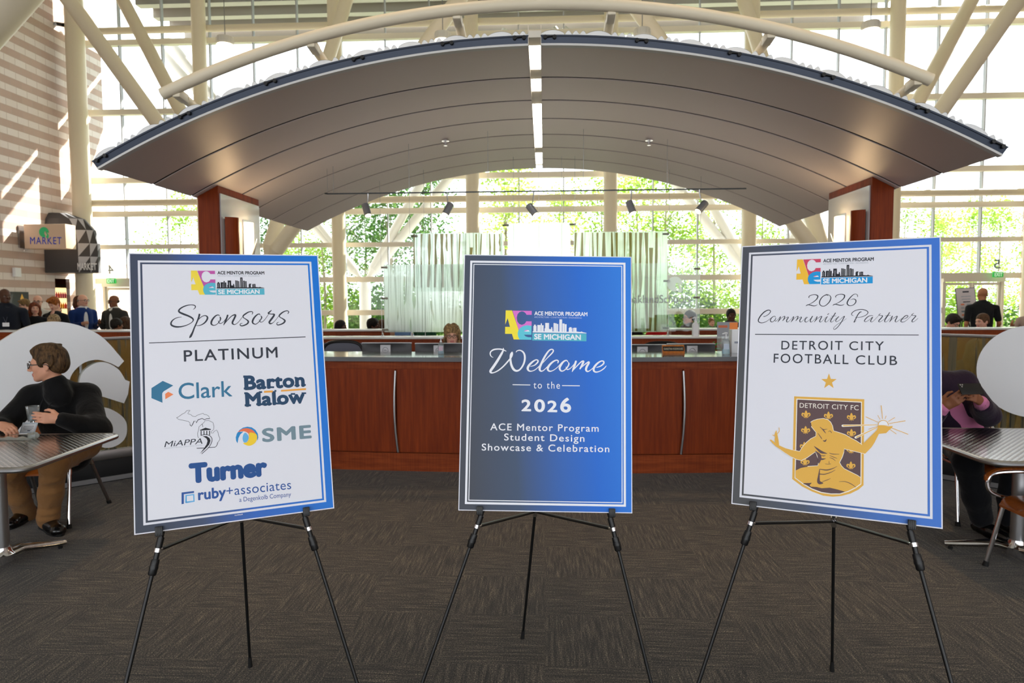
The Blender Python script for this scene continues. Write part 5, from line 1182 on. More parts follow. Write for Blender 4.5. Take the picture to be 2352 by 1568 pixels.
# ------------------------------------------------------------------ organic bodies: blended solids turned into one skin
class Sdf:
    def __init__(s): s.P = []
    def cap(s, a, b, ra, rb=None, k=0.02, flat=None, op='u'):
        """tapered limb from a to b; flat=(axis, factor) makes it oval"""
        a, b = np.array(a, float), np.array(b, float); rb = ra if rb is None else rb
        r = max(ra, rb) * (max(1.0, flat[1]) if flat else 1.0); lo, hi = np.minimum(a, b) - r, np.maximum(a, b) + r
        ax = (np.array(flat[0], float) / np.linalg.norm(flat[0]), 1.0 / flat[1] - 1.0) if flat else None
        def f(x, y, z):
            px, py, pz = x - a[0], y - a[1], z - a[2]; d = b - a
            if ax is not None:
                n, g = ax; t = (px * n[0] + py * n[1] + pz * n[2]) * g; px, py, pz = px + t * n[0], py + t * n[1], pz + t * n[2]; d = d + n * (d @ n) * g
            dd = d @ d + 1e-12; h = np.clip((px * d[0] + py * d[1] + pz * d[2]) / dd, 0, 1)
            return np.sqrt((px - h * d[0]) ** 2 + (py - h * d[1]) ** 2 + (pz - h * d[2]) ** 2) - (ra + (rb - ra) * h)
        s.P.append((f, lo, hi, k, op)); return s
    def chain(s, pts, rs, k=0.02, flat=None):
        for i in range(len(pts) - 1): s.cap(pts[i], pts[i + 1], rs[i], rs[i + 1], k, flat)
        return s
    def ell(s, c, r, k=0.02, R=None, op='u'):
        c, r = np.array(c, float), np.array(r, float); m = r.max(); Rm = np.array(R) if R is not None else np.eye(3)
        def f(x, y, z):
            q = [(x - c[0]) * Rm[0][i] + (y - c[1]) * Rm[1][i] + (z - c[2]) * Rm[2][i] for i in range(3)]
            k0 = np.sqrt(sum((q[i] / r[i]) ** 2 for i in range(3))); k1 = np.sqrt(sum((q[i] / r[i] ** 2) ** 2 for i in range(3))) + 1e-9
            return k0 * (k0 - 1) / k1
        s.P.append((f, c - m, c + m, k, op)); return s
    def mesh(s, vox):
        lo = np.min([p[1] for p in s.P if p[4] == 'u'], 0) - 3 * vox; hi = np.max([p[2] for p in s.P if p[4] == 'u'], 0) + 3 * vox
        n = np.ceil((hi - lo) / vox).astype(int) + 1; D = np.full(n, 0.2, np.float32)
        ax = [lo[i] + vox * np.arange(n[i]) for i in range(3)]
        for f, a, b, k, op in s.P:
            m = k + 3 * vox; i0 = np.maximum(0, np.floor((a - m - lo) / vox).astype(int)); i1 = np.minimum(n, np.ceil((b + m - lo) / vox).astype(int) + 1)
            if np.any(i1 <= i0): continue
            sl = tuple(slice(i0[i], i1[i]) for i in range(3))
            v = f(ax[0][sl[0]][:, None, None], ax[1][sl[1]][None, :, None], ax[2][sl[2]][None, None, :]).astype(np.float32); d = D[sl]
            if op == 'u': h = np.clip(0.5 + 0.5 * (d - v) / k, 0, 1); D[sl] = d * (1 - h) + v * h - k * h * (1 - h)
            else: v = -v; h = np.clip(0.5 - 0.5 * (d - v) / k, 0, 1); D[sl] = d * (1 - h) + v * h + k * h * (1 - h)
        S = D < 0; nx, ny, nz = n - 1
        cnt = np.zeros((nx, ny, nz), np.int8); acc = np.zeros((nx, ny, nz, 3), np.float32); num = np.zeros((nx, ny, nz), np.float32)
        C = [(i, j, k_) for i in (0, 1) for j in (0, 1) for k_ in (0, 1)]
        sub = lambda A, c: A[c[0]:c[0] + nx, c[1]:c[1] + ny, c[2]:c[2] + nz]
        for c in C: cnt += sub(S, c)
        act = (cnt > 0) & (cnt < 8)
        for c in C:
            for axi in range(3):
                if c[axi]: continue
                e = list(c); e[axi] = 1; e = tuple(e); a, b = sub(D, c), sub(D, e); x = (a < 0) != (b < 0)
                t = np.where(x, a / np.where(x, a - b, 1), 0)
                for q in range(3): acc[..., q] += np.where(x, c[q] + (t if q == axi else 0), 0)
                num += x
        idx = np.full((nx, ny, nz), -1, np.int64); w = np.argwhere(act); idx[act] = np.arange(len(w))
        V = (w + acc[act] / num[act][:, None]) * vox + lo
        F = []
        for axi in range(3):
            o = [q for q in range(3) if q != axi]
            A = np.moveaxis(S, axi, 0); I = np.moveaxis(idx, axi, 0)           # edge along axi between A[i] and A[i+1]
            a, b = A[:-1, 1:-1, 1:-1], A[1:, 1:-1, 1:-1]; x = np.argwhere(a != b); sgn = a[tuple(x.T)]
            i, j, k_ = x[:, 0], x[:, 1] + 1, x[:, 2] + 1
            q = np.stack([I[i, j - 1, k_ - 1], I[i, j, k_ - 1], I[i, j, k_], I[i, j - 1, k_]], 1)
            if axi == 1: sgn = ~sgn
            q[~sgn] = q[~sgn][:, ::-1]; F.append(q)
        F = np.concatenate(F); F = F[(F >= 0).all(1)]
        return V, F
    def build(s, name, mats, vox, parent=None, paint=None, world=True, relax=1):
        V, F = s.mesh(vox)
        if relax:
            for _ in range(relax):
                A = np.zeros_like(V); N = np.zeros(len(V))
                for a in range(4):
                    b = (a + 1) % 4
                    np.add.at(A, F[:, a], V[F[:, b]]); np.add.at(A, F[:, b], V[F[:, a]]); np.add.at(N, F[:, a], 1); np.add.at(N, F[:, b], 1)
                V = V * 0.5 + 0.5 * A / np.maximum(N, 1)[:, None]
        W = V
        if world and parent is not None:
            inv = np.array(world_m(parent).inverted()); V = V @ inv[:3, :3].T + inv[:3, 3]
        me = bpy.data.meshes.new(name); me.from_pydata(V.tolist(), [], F.tolist())
        for m in (mats if isinstance(mats, (list, tuple)) else [mats]): me.materials.append(m)
        if paint is not None:
            c = W[F].mean(1); me.polygons.foreach_set('material_index', paint(c).astype(int))
        me.polygons.foreach_set('use_smooth', [True] * len(F)); me.update()
        o = bpy.data.objects.new(name, me); COL.objects.link(o)
        if parent is not None: o.parent = parent
        WORLD_M[o.name] = world_m(parent) if parent is not None else Matrix.Identity(4)
        return o

def cloth_mat(name, c, rough=0.85, wr=0.25):
    if name in MATS: return MATS[name]
    m = mat(name, c, rough=rough, spec=0.2, sheen=0.1); nt, b, new, lk = nodes_of(m)
    n = noise(nt, coords(nt, 'Object'), 9.0, 3, 0.55); bump(nt, b, n, wr, 0.05); return m
def skin_mat(name, c):
    m = mat(name, c, rough=0.55, spec=0.35); m.node_tree.nodes['Principled BSDF'].inputs['Subsurface Weight'].default_value = 0.08
    m.node_tree.nodes['Principled BSDF'].inputs['Subsurface Radius'].default_value = (0.02, 0.008, 0.004); return m
def hair_mat(name, c, c2=None):
    if name in MATS: return MATS[name]
    m = mat(name, c, rough=0.6, spec=0.3); nt, b, new, lk = nodes_of(m)
    n = noise(nt, coords(nt, 'Object', (60, 60, 14)), 1.0, 4, 0.7)
    lk(ramp(nt, n, [(0.35, tuple(int(x * .55) for x in c)), (0.65, c2 or c)]), b.inputs['Base Color']); bump(nt, b, n, 0.7, 0.02); return m
SKIN = {'pale': skin_mat('skin pale', (224, 172, 148)), 'fair': skin_mat('skin fair', (214, 156, 128)), 'tan': skin_mat('skin tan', (176, 118, 84)), 'brown': skin_mat('skin brown', (128, 80, 54)), 'dark': skin_mat('skin dark', (82, 52, 38))}
LIP = {k: mat('lips ' + k, c, rough=0.45) for k, c in (('pale', (192, 112, 104)), ('fair', (184, 104, 94)), ('tan', (142, 82, 68)), ('brown', (104, 58, 50)), ('dark', (74, 42, 38)))}
M_EYE = mat('eye white', (196, 188, 180), rough=0.35); M_IRIS = mat('iris', (44, 36, 30), rough=0.3); M_FRAME = mat('spectacle frame', (36, 26, 22), rough=0.3)

def frame_of(fwd, up=(0, 0, 1)):
    """columns: right-hand side of the viewer facing it (x), back (y), up (z); local -y looks along fwd"""
    y = -Vector(fwd).normalized(); x = y.cross(Vector(up)).normalized(); z = x.cross(y)
    return Matrix(((x.x, y.x, z.x), (x.y, y.y, z.y), (x.z, y.z, z.z)))
def add_head(S, c, fwd, up=(0, 0, 1), s=1.0, fem=False, beard=0):
    R = frame_of(fwd, up); c = Vector(c); L = lambda x, y, z: c + R @ (Vector((x, y, z)) * s); Rn = np.array(R)
    e = lambda p, r, k=0.02, op='u': S.ell(L(*p), [q * s for q in r], k * s, Rn, op)
    cp = lambda a, b, r0, r1, k=0.015: S.cap(L(*a), L(*b), r0 * s, r1 * s, k * s)
    e((0, .014, .040), (.076, .098, .084)); e((0, -.022, -.028), (.060, .070, .084), .03)
    for g in (-1, 1):
        cp((g * .052, .0, -.055), (g * .020, -.066, -.096), .018, .016, .03); e((g * .038, -.060, -.026), (.024, .022, .024), .02)
        e((g * .078, .016, -.012), (.009, .019, .032), .008); e((g * .082, .012, -.012), (.006, .010, .020), .006, 's'); cp((g * .012, -.088, .018), (g * .046, -.076, .018), .010, .008, .018)
        e((g * .031, -.092, -.002), (.016, .014, .010), .012, 's'); e((g * .012, -.103, -.038), (.009, .010, .008), .008)
    e((0, -.072, -.096), (.022, .018, .018), .02); cp((0, -.086, .004), (0, -.116, -.032), .008, .012, .012)
    cp((-.020, -.089, -.062), (.020, -.089, -.062), .006, .006, .008); cp((-.017, -.088, -.073), (.017, -.088, -.073), .007, .007, .008)
    cp((0, .020, -.075), (0, .034, -.175), .050 if not fem else .044, .054 if not fem else .048, .03)
    return L, R
def lips_paint(L, s, extra=None):
    m = np.array(L(0, -.094, -.067)); a = np.array(L(.026, -.09, -.067)) - m; ax = a / np.linalg.norm(a)
    def f(c):
        d = c - m; t = d @ ax; r = np.linalg.norm(d - t[:, None] * ax, axis=1); return ((np.abs(t) < .026 * s) & (r < .0125 * s)) * 1
    return f
def face_parts(root, L, R, s, glasses=False, hairc=None, brow=True):
    RM = lambda p: Matrix.Translation(L(*p)) @ R.to_4x4()
    for g in (-1, 1):
        mb = MB(); mb.ball((0, 0, 0), (.0125 * s, .0118 * s, .0078 * s), 12, 0, RM((g * .031, -.0772, -.001))); mb.ball((0, 0, 0), .0066 * s, 10, 1, RM((g * .031, -.0838, -.001)))
        mb.build('eye', [M_EYE, M_IRIS], root, world=True)
    if hairc and brow:
        for g in (-1, 1):
            mb = MB(); mb.tube([L(g * .016, -.098, .018), L(g * .034, -.095, .025), L(g * .052, -.082, .019)], [.0035 * s, .0045 * s, .002 * s], 6)
            mb.build('eyebrow', hairc, root, world=True)
    if glasses:
        mb = MB()
        for g in (-1, 1):
            ring = [L(g * (.033 + .024 * math.cos(t)), -.108 + .010 * abs(math.cos(t)) * (1 if math.cos(t) * 1 > 0 else 0), -.004 + .019 * math.sin(t)) for t in [2 * math.pi * k / 16 for k in range(16)]]
            mb.tube(ring, .0028 * s, 6, closed=True); mb.tube([L(g * .057, -.100, .004), L(g * .080, -.03, .004), L(g * .084, .022, .0), L(g * .082, .035, -.018)], .003 * s, 6)
        mb.tube([L(-.010, -.110, .0), L(.010, -.110, .0)], .0025 * s, 6); gl = mb.build('glasses', M_FRAME, root, world=True)
        mb = MB()
        for g in (-1, 1): mb.add([L(g * (.033 + .022 * math.cos(t)), -.107, -.004 + .017 * math.sin(t)) for t in [2 * math.pi * k / 12 for k in range(12)]], [tuple(range(12))])
        mb.build('lens', glass_mat('spectacle lens', tint=(252, 253, 253), gloss=0.03), gl, smooth=0, world=True)
def add_hair(style, L, R, s, m, root, vox, rnd):
    S = Sdf(); Rn = np.array(R); e = lambda p, r, k=.02, op='u': S.ell(L(*p), [q * s for q in r], k * s, Rn, op)
    cut = lambda p, r, k=.012: e(p, r, k, 's')
    if style in ('short', 'fade', 'curly', 'tousled'):
        g = {'short': .010, 'fade': .009, 'curly': .022, 'tousled': .016}[style]
        e((0, .022, .050), (.076 + g, .098 + g, .080 + g * 1.2)); e((0, .055, .000), (.070 + g * .6, .062 + g, .075), .02)
        for q in (-1, 1): e((q * .066, -.015, .015), (.018, .030, .040), .015)
        if style == 'tousled':
            for k in range(16): e((rnd.uniform(-.06, .06), rnd.uniform(-.085, .07), .105 + rnd.uniform(-.012, .016)), (.020, .034, .016), .012)
            e((-.01, -.078, .092), (.050, .024, .024), .015)
        if style == 'curly':
            for k in range(60):
                a, b = rnd.uniform(0, 6.28), rnd.uniform(.0, 1.45); e((.092 * math.cos(a) * math.cos(b), .022 + .112 * math.sin(a) * math.cos(b), .045 + .098 * math.sin(b)), (.016, .016, .016), .008)
        cut((0, -.110, -.030), (.066, .075, .085)); cut((0, -.02, -.115), (.12, .12, .075))
        for q in (-1, 1): cut((q * .09, .012, -.025), (.03, .026, .035))
    elif style == 'bald':
        e((0, .050, .002), (.079, .068, .050)); cut((0, -.06, 0), (.12, .075, .12)); cut((0, .05, .09), (.12, .12, .075))
    elif style in ('long', 'bob', 'back'):
        e((0, .018, .048), (.088, .106, .090)); dn = -.30 if style != 'bob' else -.12
        S.chain([L(0, .055, .02), L(0, .075, -.10), L(0, .08, dn)], [.085 * s, .088 * s, .060 * s], .03)
        for q in (-1, 1): S.chain([L(q * .070, -.005, .03), L(q * .082, .012, -.09), L(q * .080, .0 if style != 'bob' else .01, dn * .9)], [.034 * s, .036 * s, .024 * s], .03)
        cut((0, -.120, -.045), (.060, .085, .100))
    elif style == 'shag':
        e((0, .018, .048), (.092, .108, .094))
        for k in range(80):
            a = rnd.uniform(-.5, 3.64); z = rnd.uniform(-.12, .135); w = .094 if z < .04 else .094 * math.sqrt(max(.02, 1 - ((z - .04) / .10) ** 2))
            e((w * math.cos(a), .015 + w * 1.05 * math.sin(a), z), (.019, .019, .026), .012)
        for k in range(9): e((rnd.uniform(-.06, .06), -.082, .072 + rnd.uniform(-.015, .01)), (.022, .016, .022), .01)
        cut((0, -.125, -.040), (.056, .075, .082))
    else: return None
    return S.build('hair', m, vox, root)
def add_hand(S, w, d, n, thumb, s=1.0, curl=0.5, spread=0.1, k=0.006, curls=None):
    """hand from wrist w, fingers along d, palm facing n, thumb towards `thumb`"""
    w, d, n = Vector(w), Vector(d).normalized(), Vector(n).normalized(); n = (n - d * n.dot(d)).normalized(); t = d.cross(n); t = t if t.dot(Vector(thumb)) > 0 else -t
    P = lambda a, b, c: w + (d * a + t * b + n * c) * s
    S.cap(P(0, 0, 0), P(.030, 0, 0), .024 * s, .026 * s, .015)
    for b in (-.027, -.009, .009, .027): S.cap(P(.022, b * .7, 0), P(.085, b, .0), .0135 * s, .0115 * s, .012)
    tips = []
    for i, (b, l, r) in enumerate(((.029, .068, .0088), (.010, .077, .0092), (-.010, .071, .0088), (-.028, .055, .0078))):
        cu = curls[i] if curls else curl; a = 0.0; p = P(.088, b, 0); L3 = (l * .45, l * .32, l * .25); q = p
        for j, ln in enumerate(L3):
            a += cu * (0.85, 1.0, 0.7)[j]; dd = d * math.cos(a) + n * math.sin(a) + t * (b * spread * 10 * .3); q2 = q + dd.normalized() * ln * s
            S.cap(q, q2, r * s * (1 - .07 * j), r * s * (1 - .07 * (j + 1)), k); q = q2
        tips.append(q)
    b0, b1 = P(.018, .022, .006), P(.045, .046, .016); b2 = P(.072, .052, .030 + .012 * curl); b3 = P(.092, .044, .040 + .02 * curl)
    S.cap(b0, b1, .0155 * s, .0125 * s, .012); S.cap(b1, b2, .0115 * s, .0100 * s, k); S.cap(b2, b3, .0098 * s, .0080 * s, k)
    return tips

def person(label, px, py, Y, turn=0.0, H=1.72, pose='stand', skin='fair', hair=('short', (60, 44, 34)), top=(30, 30, 34), legs=(36, 38, 46), sleeve='long', inner=None, head=(0.0, 0.0), arms=None, glasses=False, fem=False,
           badge=False, w=1.0, vox=0.014, lean=(0, 0), top_tex=None, group=None):
    """a person whose head shows at (px, py); turn = facing, 0 towards the camera, positive to the picture's right"""
    hc = at(px, py, Y=Y); s = H / 1.75
    hip = 0.52 * H if pose == 'stand' else 0.50
    dz = 0.43 * H if pose == 'stand' else 0.40 * H
    x0, y0 = hc.x - lean[0], Y - lean[1]; base = 0.0
    rnd = random.Random(int(px * 7 + py)); r = thing('person', label, 'person', (x0, y0, 0), turn, group)
    M = world_m(r); hz = hc.z                                   # head height decides the stature
    hip = hz - dz
    if pose == 'stand': hip = max(hip, 0.6)
    T = lambda x, y, z: M @ Vector((x, y, z))
    lx, ly = (M.to_3x3().inverted() @ Vector((lean[0], lean[1], 0))).xy
    P0, Nk = (0, 0, hip), (lx * .8, ly * .8, hip + 0.325 * H)
    tz = lambda f: (lx * .8 * f, ly * .8 * f, hip + 0.325 * H * f)
    sh = 0.118 * H * w; S_ = [(g * sh + lx * .75, ly * .75 + .01, hip + 0.285 * H) for g in (-1, 1)]
    if pose == 'stand': hips = [(g * .052 * H, 0, hip) for g in (-1, 1)]; kn = [(g * .056 * H, -.02, hip * .53) for g in (-1, 1)]; an = [(g * .058 * H, .01, 0.085) for g in (-1, 1)]
    else: hips = [(g * .055 * H, 0, hip) for g in (-1, 1)]; kn = [(g * .075 * H, -.25 * H, hip + .01) for g in (-1, 1)]; an = [(g * .07 * H, -.23 * H, 0.085) for g in (-1, 1)]
    arms = arms or [((-.05, .03, -.17 * H), (.01, -.07, -.145 * H)), ((.05, .03, -.17 * H), (-.01, -.07, -.145 * H))]
    el, wr = [], []
    for g in (0, 1):
        e = Vector(S_[g]) + Vector(arms[g][0]); el.append(e); wr.append(e + Vector(arms[g][1]))
    fw = M.to_3x3() @ Vector((math.sin(head[0]), -math.cos(head[0]), -math.tan(head[1]))); c_head = T(lx, ly - .012, hip + dz)
    up = Vector((0, 0, 1)) + Vector(fw).normalized() * math.sin(head[1]) * 0.9
    B = Sdf(); L, R = add_head(B, c_head, fw, up, s, fem)
    B.cap(L(0, .03, -.15), T(*Nk), .050 * s, .055 * s, .03)
    B.chain([T(*tz(0)), T(*tz(.5)), T(*tz(.85)), T(*Nk)], [.085 * H * w * .8, .078 * H * w * .8, .09 * H * w * .8, .05], .04, (M.to_3x3() @ Vector((0, 1, 0)), .62))
    for g in (0, 1):
        B.chain([T(*S_[g]), T(*el[g]), T(*wr[g])], [.036 * s, .034 * s, .024 * s], .02)
        d = (M.to_3x3() @ (wr[g] - el[g])).normalized(); add_hand(B, T(*wr[g]), d, M.to_3x3() @ Vector(((1 if g == 0 else -1) * .8, .3, 0)) if pose == 'stand' else Vector((0, 0, -1)), M.to_3x3() @ Vector((0, -1, .2)), s, .35)
        B.chain([T(*hips[g]), T(*kn[g]), T(*an[g])], [.062 * s, .046 * s, .034 * s], .03)
    sk = SKIN[skin]; B.build('body', [sk, LIP[skin]], vox * .8, r, lips_paint(L, s))
    cm = cloth_mat('cloth %d %d %d' % tuple(top), top); cm = top_tex or cm
    C = Sdf(); fl = (M.to_3x3() @ Vector((0, 1, 0)), .66)
    jacket = inner is not None; ex = .010 if jacket else .0
    bot = tz(-.12) if pose == 'stand' else tz(-.02)
    if jacket: bot = (bot[0], bot[1], bot[2] - (.05 if pose == 'stand' else 0))
    C.chain([T(*bot), T(*tz(.45)), T(*tz(.80))], [(.096 * H * w + ex), (.092 * H * w + ex), (.100 * H * w + ex)], .04, fl); C.cap(T(S_[0][0] * .72 + lx * .2, S_[0][1], S_[0][2] + .012), T(S_[1][0] * .72 + lx * .2, S_[1][1], S_[1][2] + .012), .062 * s + ex * .5, None, .03)
    for g in (0, 1):
        if sleeve == 'long': C.chain([T(*S_[g]), T(*el[g]), T(*(el[g] + (wr[g] - el[g]) * .94))], [.058 * s + ex, .050 * s + ex, .038 * s + ex], .03)
        else: C.cap(T(*S_[g]), T(*(Vector(S_[g]) + (el[g] - Vector(S_[g])) * .72)), .060 * s, .056 * s, .03)
    C.cap(L(0, .034, -.165), L(0, .036, -.14), .060 * s, .058 * s, .02)
    if jacket:
        I = Sdf(); I.chain([T(*tz(-.05)), T(*tz(.45)), T(*tz(.86))], [.092 * H * w, .090 * H * w, .090 * H * w], .04, fl); I.cap(L(0, .02, -.17), L(0, .022, -.135), .058 * s, .056 * s, .02)
        I.build('shirt', cloth_mat('cloth %d %d %d' % tuple(inner), inner), vox, r)
        q = lambda z, wd: C.ell(T(lx * .5, -.125 * H * w, z), [wd, .085 * H, .16 * H], .01, np.array(M.to_3x3()), 's')
        q(hip + .20 * H, .040 * H); q(hip + .02 * H, .030 * H)
    C.ell(L(0, -.115, -.150), [.052 * s, .05 * s, .040 * s], .012, np.array(R), 's')
    C.build('jacket' if jacket else 'top', cm, vox, r)
    G = Sdf(); G.cap(T(*tz(-.02)), T(*tz(.10)), .092 * H * w, .088 * H * w, .04, fl)
    for g in (0, 1): G.chain([T(*hips[g]), T(*kn[g]), T(an[g][0], an[g][1], an[g][2] + .02)], [.080 * s * w, .062 * s, .050 * s], .03)
    G.build('trousers', cloth_mat('cloth %d %d %d' % tuple(legs), legs), vox * 1.1, r)
    F_ = Sdf()
    for g in (0, 1): F_.chain([T(an[g][0], an[g][1] + .03, .035), T(an[g][0], an[g][1] - .10, .030), T(an[g][0] * 1.1, an[g][1] - .16, .026)], [.038, .036, .026], .02); F_.cap(T(an[g][0], an[g][1], .05), T(an[g][0], an[g][1], .10), .040, .040, .02)
    F_.build('shoes', M_BLACK, vox, r)
    hm = hair_mat('hair %d %d %d' % tuple(hair[1]), hair[1], hair[2] if len(hair) > 2 else None)
    if hair[0] != 'none': add_hair(hair[0], L, R, s, hm, r, vox * .75, rnd)
    face_parts(r, L, R, s, glasses, hm, hair[0] != 'none')
    if badge:
        c = T(lx * .6 + .03, -.075 * H * w - .035, hip + .16 * H); mb = MB(); mb.box(-.05, .05, -.003, .003, -.035, .035, M=Matrix.Translation(c) @ M.to_3x3().to_4x4()); b = mb.build('badge', M_WHITE, r, world=True)
        mb = MB()
        for g in (-1, 1): mb.tube([c + Vector((0, 0, .035)), T(g * .05 + lx * .8, -.05 * H, hip + .27 * H), T(g * .06 + lx * .8, .02, hip + .325 * H)], .004, 5)
        mb.build('lanyard', mat('grey lanyard', (70, 76, 90), rough=.8), b, world=True)
    return r, T, dict(hip=hip, wr=[T(*q) for q in wr], el=[T(*q) for q in el], L=L, R=R)

# ---- left group, standing behind the far counter
person('man in navy polo shirt with name badge at the far left edge', 12, 680, 11.7, 0.5, 1.90, skin='dark', hair=('none', (20, 20, 20)), top=(26, 30, 40), sleeve='short', badge=True, w=1.16, head=(.5, 0))
person('smiling woman with long auburn hair in a black jacket, beside the navy polo man', 80, 708, 12.2, 0.55, 1.60, skin='pale', hair=('long', (112, 50, 24), (140, 68, 34)), top=(18, 19, 24), head=(.25, .05), fem=True, w=.92)
person('bald man with glasses in a white shirt behind the auburn haired woman', 87, 692, 13.4, 0.35, 1.74, skin='pale', hair=('bald', (120, 100, 86)), top=(206, 204, 198), glasses=True, head=(.1, .05))
person('ginger haired young man in a black jacket looking down', 125, 698, 12.5, 0.0, 1.68, skin='pale', hair=('tousled', (158, 82, 26), (196, 110, 40)), top=(20, 22, 26), head=(-.1, .45))
person('short blond person in a royal blue shirt behind the navy polo man', 57, 700, 14.6, -0.5, 1.66, skin='pale', hair=('tousled', (150, 116, 70)), top=(30, 62, 140), glasses=True, head=(-.3, .2))
person('seated woman seen from behind with long streaked brown hair above the emblem', 125, 737, 11.6, 3.0, 1.66, 'sit', skin='pale', hair=('back', (92, 70, 50), (190, 160, 120)), top=(40, 36, 36), fem=True)
r_, T_, J_ = person('grey haired man in a royal blue suit jacket standing side on', 190, 690, 13.6, 1.1, 1.78, skin='pale', hair=('bald', (150, 140, 130)), top=(24, 52, 112), inner=(222, 226, 236), legs=(26, 40, 84), glasses=True, head=(.25, 0), arms=[((-.05, .02, -.29), (.10, -.24, .06)), ((.05, .02, -.29), (-.08, -.26, .06))])
def floral():
    m = mat('floral print cloth', (26, 28, 44), rough=.85); nt, b, new, lk = nodes_of(m); v = new('ShaderNodeTexVoronoi'); v.inputs['Scale'].default_value = 16; lk(coords(nt, 'Object'), v.inputs['Vector'])
    c = ramp(nt, v.outputs['Distance'], [(.0, (255, 255, 255)), (.28, (255, 255, 255)), (.32, (0, 0, 0))]); lk(mixc(nt, c, rgb(24, 26, 44), v.outputs['Color']), b.inputs['Base Color']); return m
person('woman in a dark floral dress half hidden behind the blue suit man', 181, 692, 14.6, 0.9, 1.70, skin='fair', hair=('bob', (104, 56, 30)), top=(26, 28, 44), top_tex=floral(), fem=True, head=(.3, 0), lean=(-.25, 0), arms=[((-.05, .02, -.28), (.05, -.24, .05)), ((.08, -.02, -.26), (-.02, -.25, .06))])
r_, T_, man10 = person('man in a dark grey blazer and white shirt holding a water bottle', 262, 692, 13.4, -0.12, 1.76, skin='brown', hair=('bald', (50, 44, 40)), top=(52, 50, 46), inner=(226, 222, 212), legs=(24, 24, 28), glasses=True, head=(-.2, .05), arms=[((-.07, .0, -.27), (.12, -.22, .10)), ((.08, .03, -.29), (-.03, -.10, -.24))], w=1.06)
person('small dark haired child in front of the blazer man', 268, 747, 11.9, 2.6, 1.52, 'sit', skin='brown', hair=('curly', (30, 22, 18)), top=(60, 60, 64))
person('seated woman with long dark brown hair beside the left board', 289, 742, 12.3, 2.8, 1.70, 'sit', skin='tan', hair=('long', (44, 26, 18), (96, 66, 44)), top=(30, 26, 26), fem=True)
# ---- seated behind the hung screens
person('seated woman with sleek black hair in profile behind the far counter', 783, 750, 12.4, 1.1, 1.66, 'sit', skin='dark', hair=('bob', (20, 16, 15)), top=(40, 34, 36), fem=True, head=(.3, 0))
person('seated young man with curly black hair in profile behind the far counter', 858, 748, 12.2, 1.2, 1.72, 'sit', skin='dark', hair=('curly', (16, 13, 12)), top=(150, 152, 160), head=(.3, -.1))
person('seated person with brown hair next to the curly haired man', 878, 748, 13.2, 2.4, 1.70, 'sit', skin='fair', hair=('bob', (92, 62, 34)), top=(90, 70, 60), fem=True)
person('seated person in a denim blue shirt behind the fine reed screen', 922, 742, 12.6, 0.8, 1.70, 'sit', skin='fair', hair=('short', (70, 50, 36)), top=(104, 140, 190), arms=[((-.10, -.05, -.22), (.10, -.26, .10)), ((.10, -.05, -.22), (-.10, -.26, .10))])
person('seated person in a dark green top behind the fine reed screen', 975, 742, 13.0, -0.4, 1.68, 'sit', skin='tan', hair=('short', (30, 24, 20)), top=(36, 84, 60))
person('seated person in a black top behind the right brown stalk screen', 1446, 744, 12.6, -0.3, 1.70, 'sit', skin='tan', hair=('short', (26, 22, 20)), top=(20, 20, 24))
person('seated person in a bright red top behind the right brown stalk screen', 1512, 744, 12.5, 0.4, 1.70, 'sit', skin='fair', hair=('short', (40, 30, 24)), top=(176, 22, 30))
person('bearded man with glasses in profile behind the clear screen', 1584, 729, 13.0, -1.15, 1.84, 'sit', skin='fair', hair=('short', (34, 26, 22)), top=(96, 98, 104), glasses=True, head=(-.3, 0))
person('man with short black hair facing the camera beside the right board', 1679, 725, 13.4, 0.0, 1.86, 'sit', skin='dark', hair=('fade', (16, 14, 14)), top=(18, 20, 26))
person('small distant seated person in green outside the group of chairs', 1634, 740, 18.0, 0.2, 1.60, 'sit', skin='pale', hair=('short', (150, 110, 70)), top=(96, 130, 96))
# ---- right end
person('man with dark hair and glasses looking down behind the right counter', 2188, 740, 11.7, 0.3, 1.78, 'sit', skin='pale', hair=('tousled', (40, 28, 22)), top=(40, 48, 62), glasses=True, head=(.1, .5))
person('man with a fair fade haircut in profile behind the right counter', 2256, 738, 11.9, -0.95, 1.80, 'sit', skin='pale', hair=('fade', (110, 78, 52)), top=(24, 28, 36), head=(-.35, .1))
person('man in a black polo shirt walking away beside the small easel sign', 2257, 676, 14.0, 3.0, 1.88, skin='tan', hair=('none', (20, 20, 20)), top=(26, 27, 30), sleeve='short', legs=(40, 52, 74), w=1.12)
person('grey haired person with raised hands at the right edge', 2372, 705, 13.0, -0.9, 1.72, skin='tan', hair=('short', (170, 166, 160)), top=(170, 150, 140), arms=[((-.06, -.12, -.22), (.05, -.22, .14)), ((.06, -.12, -.22), (-.10, -.22, .14))])
person('seated woman with long blond hair seen through the right glass wing', 2243, 803, 7.6, 1.9, 1.62, 'sit', skin='pale', hair=('long', (142, 116, 84), (176, 150, 112)), top=(44, 62, 84), fem=True, vox=.011)
# ---- receptionist
person('receptionist with shaggy blond hair and glasses seated behind the monitors', 1038, 770, 7.75, 0.12, 1.64, 'sit', skin='pale', hair=('shag', (132, 100, 64), (186, 152, 104)), top=(64, 74, 92), fem=True, glasses=True, head=(.02, .04), vox=.008,
       arms=[((-.08, -.10, -.24), (.06, -.22, .05)), ((.10, -.10, -.20), (-.055, -.10, .285))])
